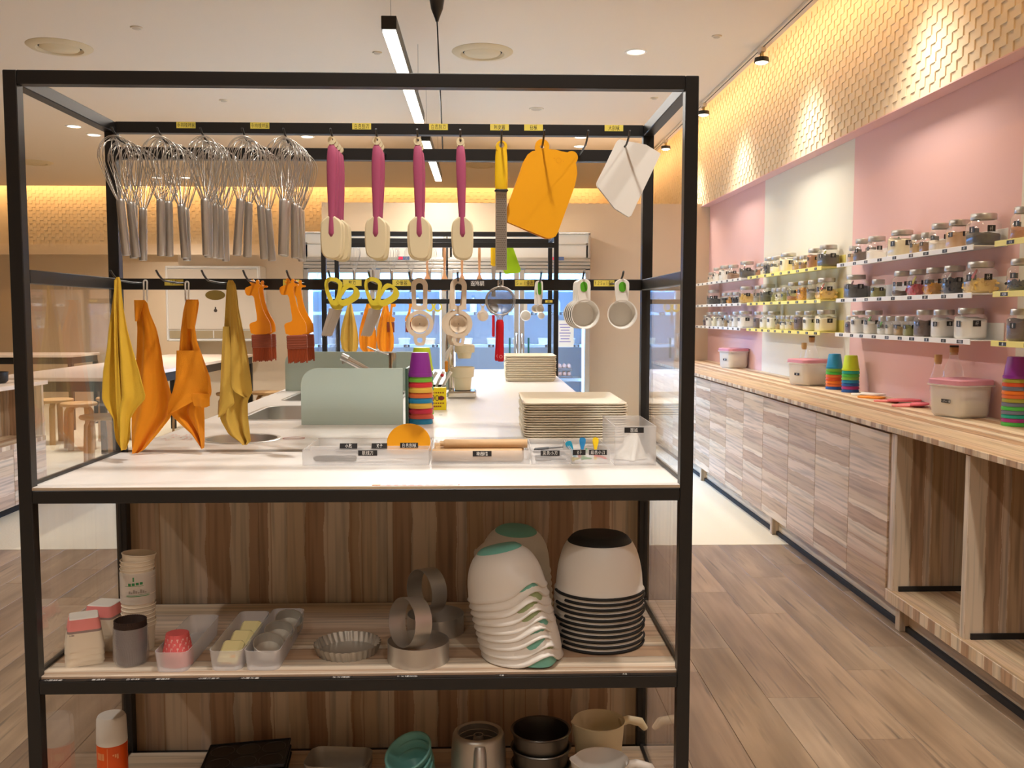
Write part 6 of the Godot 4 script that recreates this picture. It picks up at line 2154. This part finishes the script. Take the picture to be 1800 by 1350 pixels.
# ---------------------------------------------------------------- tools on the far rack
func build_far_rack_things() -> void:
	var z := -3.5
	for k in 5:
		whisk(Vector3(0.4 + 0.118 * k, 1.735, z), 0.02 * sin(k * 2.0), k * 0.5, "steel balloon whisk on the far rack, %s from the left" % ORD[k], "balloon whisks on the far rack")
	var st := mb()
	slab(st, smooth2(scaled([-6, -4, 6, -4, 8, 20, 9, 60, 7, 130, 6, 175, 16, 195, 24, 215, 24, 262, 20, 280, -20, 280, -24, 262, -24, 215, -16, 195, -6, 175, -7, 130, -9, 60, -8, 20], 0.001), 2), -0.004, 0.004, 0.002)
	var ws := done(st)
	for k in 4:
		solo("wooden_spatula", "tan wooden spatula hanging on the far rack, %s from the left" % ORD[k], "spatula", ws, plain("tan_wood", c8(232, 172, 122), 0.6), Vector3(0.8565 + 0.109 * k, 1.734, z + 0.01), Vector3.ZERO, "wooden spatulas on the far rack")
	var g := thing("grater", "yellow-handled rasp grater on the far rack left of the lime board", "grater", Vector3(1.273, 1.734, z))
	part(g, "handle", box_mesh(Vector3(0.036, 0.125, 0.02), 0.009, Vector3(0, -0.062, 0)), plain("grip_yellow", c8(236, 190, 20), 0.45))
	part(g, "blade", box_mesh(Vector3(0.026, 0.19, 0.004), 0.001, Vector3(0, -0.22, 0)), M.steel)
	st = mb()
	slab(st, scaled([-30, -10, 40, -10, 90, 150, 80, 168, -10, 172, -45, 110], 0.001), -0.0015, 0.0015)
	solo("cutting_board", "lime green flexible board on the far rack", "cutting board", done(st), plain("lime", c8(168, 214, 10), 0.5), Vector3(1.35, 1.734, z), Vector3(0, 0, 0.04))
	for k in 3:
		st = mb()
		cloth(st, [[0, -8, 8], [20, -20, 20], [150, -60, 46], [300, -100, 76], [420, -110, 90], [520, -96, 84], [560, -60, 60], [600, -30, 20]], 0.00056, 1.6, 0.016, 0.3 * k)
		var t := thing("towel", ["folded ochre towel on the far rack, left of three", "pointed orange towel on the far rack, middle of three", "orange towel on the far rack, right of three"][k], "towel", Vector3([0.37, 0.485, 0.595][k], 1.385, z))
		part(t, "cloth", done(st), M.towel_ochre if k == 0 else M.towel_orange)
	var bm := brush_meshes(0.00024)
	for k in 2:
		var t := thing("pastry_brush", "orange pastry brush on the far rack, %s of the two there" % ["left", "right"][k], "brush", Vector3(0.632 + 0.115 * k, 1.385, z), Vector3(0, PI, 0))
		part(t, "handle", bm[0], plain("brush_orange", c8(244, 148, 10), 0.4))
		part(t, "holder", bm[1], plain("brush_brown", c8(140, 66, 40), 0.5))
		part(t, "bristles", bm[2], plain("brush_bristle", c8(150, 60, 16), 0.6))
	var sc := thing("scissors", "small yellow-handled scissors on the far rack", "scissors", Vector3(0.895, 1.385, z))
	st = mb()
	for s in [-1, 1]:
		var o := PackedVector2Array()
		var i := PackedVector2Array()
		for k in 20:
			var v := Vector2(cos(TAU * k / 20.0), sin(TAU * k / 20.0))
			o.append(Vector2(s * 0.026, -0.03) + v * Vector2(0.027, 0.032))
			i.append(Vector2(s * 0.026, -0.03) + v * Vector2(0.017, 0.021))
		washer(st, o, i, -0.006, 0.006)
	part(sc, "handle", done(st), plain("scissor_yellow", c8(222, 204, 58), 0.45))
	st = mb()
	slab(st, scaled([-10, 56, 10, 56, 4, 140, -4, 140], 0.001), -0.002, 0.002)
	part(sc, "blade", done(st), M.steel)
	var es := thing("egg_separator", "beige egg separator on the far rack", "egg separator", Vector3(1.205, 1.385, z))
	st = mb()
	washer(st, arc(0, -0.014, 0.018, 0, 360, 20), arc(0, -0.014, 0.01, 0, 360, 20), -0.002, 0.002)
	washer(st, arc(0, -0.085, 0.036, 0, 360, 24), arc(0, -0.085, 0.024, 0, 360, 24), -0.003, 0.003)
	slab(st, scaled([-8, 28, 8, 28, 10, 52, -10, 52], 0.001), -0.002, 0.002)
	slab(st, arc(0, -0.085, 0.0235, 0, 342, 20), -0.006, -0.004)
	part(es, "body", done(st), M.warm_plastic)
	var sv := thing("strainer", "small strainer with a red handle on the far rack", "strainer", Vector3(1.272, 1.385, z))
	st = mb()
	rings_z(st, [[0.2, -0.03], [14, -0.026], [26, -0.012], [32, 0.0], [34, 0.002], [34, 0.004]], 0.001, Vector3(0, -0.04, 0))
	part(sv, "bowl", done(st), M.steel_dark)
	part(sv, "handle", box_mesh(Vector3(0.018, 0.14, 0.012), 0.005, Vector3(0, -0.15, 0)), plain("handle_red", c8(200, 16, 36), 0.35))
	for k in 2:
		var t := thing("measuring_cup", ["round white measuring cup on the far rack", "smaller white measuring spoon cup on the far rack, beside the black post"][k], "measuring cup", Vector3([1.475, 1.575][k], 1.385, z))
		st = mb()
		var r: float = [34, 22][k]
		slab(st, scaled([-10, -4, 10, -4, 12, 60, -12, 60], 0.001), -0.002, 0.002, 0.0008)
		rings_z(st, [[0.3, 0.024], [r * 0.85, 0.022], [r, 0.0], [r, -0.003], [r * 0.93, -0.002], [r * 0.8, 0.019], [0.3, 0.021]], 0.001, Vector3(0, -0.085, 0))
		part(t, "cup", done(st), M.white_plastic)


# ---------------------------------------------------------------- jars on the wall shelves
var jar_cache := {}


func jar_meshes(size: String) -> Array:
	if jar_cache.has(size):
		return jar_cache[size]
	var w: float = {"L": 0.138, "M": 0.104, "S": 0.076}[size]
	var d: float = {"L": 0.118, "M": 0.1, "S": 0.074}[size]
	var h: float = {"L": 0.118, "M": 0.112, "S": 0.08}[size]
	var r := minf(w, d) * 0.3
	var neck := minf(w, d) * 0.42
	var st := mb()
	var rings := [rrect(w * 0.8, d * 0.8, r * 0.9, 0.0, 3), rrect(w * 0.96, d * 0.96, r, 0.006, 3), rrect(w, d, r, 0.014, 3), rrect(w, d, r, h * 0.78, 3), rrect(w * 0.93, d * 0.93, r, h * 0.88, 3)]
	rings.append(rrect(neck * 2.0, neck * 2.0, neck, h * 0.97, 3))
	rings.append(rrect(neck * 1.96, neck * 1.96, neck, h, 3))
	loft(st, rings, true, false, true, true, 0.3)
	var glass := done(st)
	var lid := lathe_mesh([[neck * 0.96, h - 0.002], [neck * 1.08, h - 0.002], [neck * 1.1, h], [neck * 1.1, h + 0.02], [neck * 1.06, h + 0.024], [neck * 0.9, h + 0.0235], [0.0, h + 0.022]], 26)
	jar_cache[size] = [glass, lid, w, d, h, r, neck]
	return jar_cache[size]


func contents(size: String, fill: float, rough: bool) -> ArrayMesh:
	var key := "%s%.1f%s" % [size, fill, rough]
	if jar_cache.has(key):
		return jar_cache[key]
	var j := jar_meshes(size)
	var w: float = j[2] - 0.006
	var d: float = j[3] - 0.006
	var top: float = j[4] * 0.8 * fill
	var st := mb()
	var rings := [rrect(w * 0.82, d * 0.82, j[5] * 0.8, 0.003, 3), rrect(w * 0.97, d * 0.97, j[5] * 0.95, 0.009, 3), rrect(w, d, j[5] * 0.95, 0.016, 3), rrect(w, d, j[5] * 0.95, top, 3), rrect(w * 0.6, d * 0.6, j[5] * 0.6, top + 0.007, 3), rrect(0.004, 0.004, 0.001, top + 0.009, 3)]
	for k in range(3, 5):
		for i in rings[k].size():
			rings[k][i].y += 0.006 * sin(i * 1.3 + k) + rings[k][i].x * 0.12
	if not rough:
		loft(st, rings, true, true, true, true, 0.3)
	else:       # loose flakes or biscuits: rounded chips heaped to the fill line
		var r := RandomNumberGenerator.new()
		r.seed = hash(key)
		loft(st, [rrect(w * 0.7, d * 0.7, 0.01, 0.004, 3), rrect(w * 0.86, d * 0.86, j[5] * 0.8, 0.012, 3), rrect(w * 0.86, d * 0.86, j[5] * 0.8, top - 0.008, 3), rrect(w * 0.4, d * 0.4, 0.01, top, 3)], true, true, true)
		for k in 60:
			var a := r.randf() * TAU
			var q := 0.43
			var c := Vector3(clampf(cos(a) * 0.62, -q, q) * w, r.randf_range(0.01, top), clampf(sin(a) * 0.62, -q, q) * d)
			if k < 14:
				c = Vector3(r.randf_range(-0.36, 0.36) * w, top + r.randf_range(-0.004, 0.006), r.randf_range(-0.36, 0.36) * d)
			var b := Basis.from_euler(Vector3(r.randf() * TAU, r.randf() * TAU, r.randf() * TAU))
			var s := r.randf_range(0.009, 0.013)
			var p := []
			for m in 6:
				p.append(c + b * (Vector3(cos(TAU * m / 6.0), 0.0, sin(TAU * m / 6.0)) * s))
			var u := c + b * Vector3(0, s * 0.35, 0)
			var v := c - b * Vector3(0, s * 0.35, 0)
			for m in 6:
				tri(st, u, p[(m + 1) % 6], p[m])
				tri(st, v, p[m], p[(m + 1) % 6])
	jar_cache[key] = done(st)
	return jar_cache[key]


const JC := {"white flour": "f0ece4", "cream powder": "efe3bd", "black powder": "2a2626", "brown spice": "8a6038", "tan biscuits": "d2a878", "dark cocoa": "54382c", "cornflakes": "e4c068", "pink flakes": "d25462", "blue-black berries": "2c3044", "olive seeds": "8e8c3a", "grey sesame": "8c8782", "orange flakes": "e0a032", "dark tea": "2c3026", "rust biscuits": "a46436", "purple-brown rice": "5e4650", "pale sugar": "e6dece", "tan grain": "b8965e", "white cubes": "f2efe8"}


func jar(where: String, nth: int, z: float, y: float, size: String, what: String, fill: float, extra: String) -> void:
	var j := jar_meshes(size)
	var sz: String = {"L": "large", "M": "mid-sized", "S": "small"}[size]
	var ex := ""
	if extra != "":
		ex = " with %s scoop" % extra
	var t := thing("storage_jar", "%s jar of %s%s, %s along %s shelf" % [sz, what, ex, ORD[nth], where], "jar", Vector3(3.425, y, z), Vector3(0, PI / 2 + rng.randf_range(-0.1, 0.1), 0), "glass jars on the wall shelves")
	part(t, "glass", j[0], M.jar_glass)
	part(t, "contents", contents(size, fill, what.ends_with("flakes") or what.ends_with("berries") or what.ends_with("cubes")), hexmat(JC[what], 0.85))
	part(t, "lid", j[1], M.steel)
	var lw: float = {"L": 0.044, "M": 0.036, "S": 0.03}[size]
	var names := ["麵", "白色", "小子", "大麵", "分刀", "茶", "5刀"]
	var lx: float = (-j[2] * 0.5 - 0.0006)
	tag(t, names[nth % 7], true, lw, lw * 0.62, Vector3(-j[2] * 0.12, j[4] * 0.6, -j[3] * 0.5 - 0.0008), Vector3(0, PI, 0))
	tag(t, names[(nth + 2) % 7], true, lw * 0.8, lw * 0.62, Vector3(j[2] * 0.5 + 0.0008, j[4] * 0.62, 0), Vector3(0, PI / 2, 0))
	tag(t, names[(nth + 2) % 7], true, lw * 0.8, lw * 0.62, Vector3(lx, j[4] * 0.62, 0), Vector3(0, -PI / 2, 0))
	if extra != "":
		var st := mb()
		var hh: float = j[4]
		slab(st, smooth2(scaled([-6, 0, 6, 0, 8, 30, 12, 44, -12, 44, -8, 30], 0.001), 1), -0.002, 0.002, 0.001)
		part(t, "scoop", done(st), hexmat({"green": "4cb030", "red": "d63a34", "purple": "7a2a5a", "yellow": "dcd040", "white": "f0efec"}[extra]), Vector3(0.012, hh * 0.92, -0.01), Vector3(0.3, 0.2, 0.35))


func build_jars() -> void:
	var U := 1.6112
	var Md := 1.4012
	var Lo := 1.1962
	var w := "near white"
	row(w, U, "upper", [[-1.69, "L", "black powder", 0.55, ""], [-1.9, "M", "tan biscuits", 0.8, ""], [-2.07, "M", "pale sugar", 0.5, ""], [-2.205, "S", "brown spice", 0.75, ""], [-2.315, "S", "tan grain", 0.85, ""], [-2.5, "L", "cream powder", 0.95, "green"], [-2.82, "M", "white flour", 0.6, ""], [-3.0, "M", "dark cocoa", 0.6, ""], [-3.13, "S", "tan biscuits", 0.8, ""]])
	row(w, Md, "middle", [[-1.7, "L", "cornflakes", 0.65, "red"], [-1.93, "M", "blue-black berries", 0.75, "white"], [-2.11, "M", "orange flakes", 0.6, ""], [-2.29, "M", "pink flakes", 0.55, "yellow"], [-2.47, "M", "dark cocoa", 0.25, ""], [-2.78, "S", "olive seeds", 0.8, ""], [-3.1, "L", "black powder", 0.8, "purple"]])
	row(w, Lo, "lower", [[-1.77, "L", "white flour", 0.9, ""], [-2.02, "M", "white flour", 0.95, ""], [-2.2, "M", "dark cocoa", 0.8, ""], [-2.36, "S", "olive seeds", 0.7, ""], [-2.47, "S", "tan grain", 0.6, ""], [-2.58, "S", "pale sugar", 0.8, ""], [-2.68, "S", "white flour", 0.4, "green"], [-2.83, "M", "pale sugar", 0.7, "green"], [-3.02, "M", "white flour", 0.9, ""], [-3.14, "S", "purple-brown rice", 0.9, ""]])
	w = "near yellow"
	row(w, U, "upper", [[-1.36, "M", "rust biscuits", 0.45, ""]])
	row(w, Md, "middle", [[-1.37, "M", "blue-black berries", 0.45, ""]])
	row(w, Lo, "lower", [[-1.36, "M", "purple-brown rice", 0.9, ""]])
	w = "middle yellow"
	row(w, U, "upper", [[-3.56, "L", "black powder", 0.85, "yellow"], [-3.8, "M", "rust biscuits", 0.95, ""], [-4.0, "S", "brown spice", 0.7, ""], [-4.14, "S", "tan grain", 0.8, ""], [-4.35, "L", "cream powder", 1.0, ""], [-4.6, "M", "cream powder", 0.5, ""], [-4.77, "M", "blue-black berries", 0.8, ""], [-4.9, "S", "pale sugar", 0.6, ""], [-5.03, "S", "rust biscuits", 0.7, ""]])
	row(w, Md, "middle", [[-3.58, "L", "cornflakes", 0.7, "red"], [-3.79, "M", "grey sesame", 0.6, ""], [-3.98, "M", "orange flakes", 0.9, ""], [-4.2, "M", "rust biscuits", 0.3, ""], [-4.38, "S", "olive seeds", 0.9, ""], [-4.5, "S", "white cubes", 0.9, ""], [-4.62, "S", "olive seeds", 0.7, ""], [-4.82, "L", "dark tea", 0.55, ""], [-5.03, "M", "grey sesame", 0.5, ""]])
	row(w, Lo, "lower", [[-3.58, "L", "cream powder", 0.95, ""], [-3.85, "M", "white flour", 0.9, ""], [-4.03, "M", "purple-brown rice", 0.9, ""], [-4.17, "S", "tan grain", 0.7, ""], [-4.28, "S", "pale sugar", 0.8, ""], [-4.39, "S", "white flour", 0.6, ""], [-4.5, "S", "tan grain", 0.5, ""], [-4.66, "M", "white flour", 0.95, ""], [-4.84, "M", "white flour", 0.8, ""], [-5.02, "M", "purple-brown rice", 0.85, ""]])
	w = "far white"
	row(w, U, "upper", [[-5.42, "L", "black powder", 0.7, "purple"], [-5.85, "M", "brown spice", 0.6, ""], [-6.1, "L", "white flour", 1.0, ""], [-6.38, "M", "white flour", 0.85, ""], [-6.62, "S", "pale sugar", 0.8, ""]])
	row(w, Md, "middle", [[-5.42, "L", "cornflakes", 0.75, ""], [-5.72, "S", "blue-black berries", 0.6, ""], [-5.9, "S", "orange flakes", 0.8, ""], [-6.1, "S", "dark tea", 0.7, ""], [-6.55, "L", "black powder", 0.6, ""]])
	row(w, Lo, "lower", [[-5.44, "L", "white flour", 0.9, ""], [-5.68, "M", "white flour", 0.9, ""], [-5.86, "S", "pale sugar", 0.8, ""], [-6.02, "S", "tan grain", 0.8, ""], [-6.2, "M", "pale sugar", 0.7, ""], [-6.4, "M", "cream powder", 0.9, ""], [-6.62, "M", "white flour", 0.8, ""], [-6.8, "S", "purple-brown rice", 0.9, ""]])


func row(col: String, y: float, tier: String, jars: Array) -> void:
	for k in jars.size():
		var q: Array = jars[k]
		jar("%s %s" % [tier, col], k, q[0], y, q[1], q[2], q[3], q[4])


# ---------------------------------------------------------------- things on the right-hand worktop
func build_counter_things() -> void:
	var y := 0.8462
	var st: SurfaceTool
	var pos := [[3.372, -1.735, "nearest, right of the flat boards", 0.55], [3.34, -3.64, "in the middle, beside the cork-stoppered bottles", 0.62], [3.38, -5.62, "farthest, against the pink wall", 0.9]]
	for k in 3:
		var t := thing("flour_bin", "translucent bin of flour with a dusty pink lid, " + pos[k][2], "bin", Vector3(pos[k][0], y, pos[k][1]), Vector3(0, 0.28, 0))
		var w := 0.2
		var d := 0.21
		st = mb()
		loft(st, [rrect(0.002, 0.002, 0.0005, 0.004, 5), rrect(w * 0.8, d * 0.8, 0.03, 0.0, 5), rrect(w * 0.92, d * 0.92, 0.04, 0.014, 5), rrect(w * 0.98, d * 0.98, 0.04, 0.14, 5), rrect(w * 1.08, d * 1.08, 0.04, 0.142, 5), rrect(w * 1.08, d * 1.08, 0.04, 0.148, 5), rrect(w * 0.95, d * 0.95, 0.038, 0.148, 5), rrect(w * 0.9, d * 0.9, 0.038, 0.014, 5), rrect(0.002, 0.002, 0.0005, 0.006, 5)], false, false, true)
		part(t, "tub", done(st), M.bin_plastic)
		st = mb()
		var f: float = pos[k][3]
		var rings := [rrect(w * 0.78, d * 0.78, 0.03, 0.007, 5), rrect(w * 0.885, d * 0.885, 0.04, 0.018, 5), rrect(w * 0.89 + 0.005, d * 0.89 + 0.005, 0.04, 0.125 * f, 5), rrect(w * 0.5, d * 0.5, 0.04, 0.125 * f + 0.012, 5), rrect(0.01, 0.01, 0.004, 0.125 * f + 0.016, 5)]
		for i in rings[2].size():
			rings[2][i].y += 0.012 * sin(i * 0.55) - rings[2][i].x * 0.16
			rings[3][i].y += 0.008 * sin(i * 0.8)
		loft(st, rings, true, true, true)
		part(t, "flour", done(st), plain("flour", c8(240, 226, 194), 0.9))
		st = mb()
		loft(st, [rrect(w * 1.04, d * 1.04, 0.04, 0.1485, 5), rrect(w * 1.04, d * 1.04, 0.04, 0.168, 5), rrect(w * 1.0, d * 1.0, 0.04, 0.172, 5), rrect(w * 0.9, d * 0.9, 0.04, 0.169, 5), rrect(0.01, 0.01, 0.004, 0.168, 5)], true, true, true)
		part(t, "lid", done(st), plain("lid_pink", c8(208, 142, 156), 0.45))
		tag(t, ["125ml麵", "麵", "白麵"][k], true, 0.055, 0.016, Vector3(-w * 0.5 + 0.0005, 0.075, 0.02), Vector3(0, -PI / 2, 0))
	cup_stack("with blue top on the wood worktop", Vector3(3.385, y, -3.3), ["blue", "green", "grass", "orange", "rust", "amber", "orange", "navy"], 0.05, 0.09, 0.0185, "cups in the blue-topped stack")
	cup_stack("with lime top on the wood worktop", Vector3(3.40, y, -3.08), ["lime", "teal", "grass", "green", "blue", "navy", "magenta", "navy"], 0.05, 0.09, 0.0185, "cups in the lime-topped stack on the wood worktop")
	cup_stack("at the right edge of the photo", Vector3(3.425, y, -1.385), ["purple", "olive", "rust", "slate", "amber", "orange", "olive", "slate", "grass", "slate", "teal", "magenta", "grass"], 0.052, 0.09, 0.0165, "cups in the dark purple-topped stack")
	# flat shaped boards
	var fl := [[3.36, -2.87, 0.0, "e9e2d6", "cream", "lying farthest left on the wood worktop", 0.11], [3.40, -2.76, 0.011, "f0ede8", "white", "lying on top of the orange one", 0.16], [3.36, -2.68, 0.0, "f0921c", "orange", "lying under the white one", 0.16], [3.345, -2.45, 0.0, "f08a86", "pale pink", "lying in front of the stack", 0.13], [3.41, -2.38, 0.011, "e86a78", "rose pink", "lying at the back of the pink pile", 0.18], [3.355, -2.22, 0.0, "ee8e8c", "salmon pink", "lying nearest beside the flour bin", 0.19], [3.39, -2.17, 0.011, "ea6c7c", "deep rose", "lying on top next to the flour bin", 0.14]]
	for k in fl.size():
		var q: Array = fl[k]
		var s: float = q[6] * 0.5
		st = mb()
		slab(st, smooth2(PackedVector2Array([Vector2(-s * 0.55, -s * 0.8), Vector2(s * 0.1, -s), Vector2(s * 0.62, -s * 0.7), Vector2(s * 0.55, s * 0.3), Vector2(s * 0.3, s), Vector2(-s * 0.3, s * 0.9), Vector2(-s * 0.62, s * 0.2)]), 2), 0.0, 0.009, 0.0015)
		solo("flat_board", "%s shaped plastic board %s" % [q[4], q[5]], "board", done(st), hexmat(q[3]), Vector3(q[0], y + q[2], q[1]), Vector3(-PI / 2, 0, 0.4 * k))
	# bottles with corks
	for k in 2:
		var zc: float = [-1.95, -3.86][k]
		var t := thing("glass_bottle", "clear conical glass bottle with a labelled cork behind the %s flour bin" % ["nearest", "middle"][k], "bottle", Vector3(3.42, y, zc + 0.05))
		part(t, "glass", lathe_mesh([[0.0, 0.0], [0.045, 0.0], [0.05, 0.006], [0.05, 0.16], [0.042, 0.205], [0.02, 0.262], [0.0185, 0.29]], 28), M.jar_glass)
		part(t, "cork", lathe_mesh([[0.0, 0.274], [0.017, 0.274], [0.0195, 0.29], [0.0195, 0.316], [0.0, 0.317]], 20), plain("cork", c8(176, 134, 84), 0.8))
		part(t, "cork_band", lathe_mesh([[0.0199, 0.309], [0.0199, 0.318], [0.0, 0.3185]], 20), M.black_gap)
		t = thing("cork_bottle", "slim clear bottle with a plain cork beside the conical one at the %s flour bin" % ["nearest", "middle"][k], "bottle", Vector3(3.42, y, zc - 0.1))
		part(t, "glass", lathe_mesh([[0.0, 0.0], [0.03, 0.0], [0.034, 0.006], [0.034, 0.16], [0.017, 0.215], [0.016, 0.24]], 24), M.jar_glass)
		part(t, "cork", lathe_mesh([[0.0, 0.222], [0.0145, 0.222], [0.018, 0.238], [0.018, 0.268], [0.0, 0.27]], 20), plain("cork2", c8(206, 164, 110), 0.8))
	# a sack glimpsed in the open cupboard
	var sack := thing("cloth_sack", "green and tan cloth sack half hidden in the open cupboard bay", "sack", Vector3(3.2, 0.157, -0.95))
	st = mb()
	var rg := []
	for p in [[0.06, 0.0], [0.085, 0.03], [0.09, 0.1], [0.075, 0.17], [0.055, 0.2], [0.07, 0.235], [0.03, 0.24]]:
		var ring := PackedVector3Array()
		for i in 24:
			var a := TAU * i / 24.0
			var rad: float = p[0] * (1.0 + 0.08 * sin(a * 6.0 + p[1] * 20.0))
			ring.append(Vector3(cos(a) * rad, p[1], sin(a) * rad))
		rg.append(ring)
	loft(st, rg.slice(0, 4), true, false, true, true, -2.0)
	part(sack, "green_cloth", done(st), plain("sack_green", c8(104, 112, 56), 0.9))
	st = mb()
	loft(st, rg.slice(3, 7), false, true, true, true, -2.0)
	part(sack, "tan_cloth", done(st), plain("sack_tan", c8(188, 140, 84), 0.9))
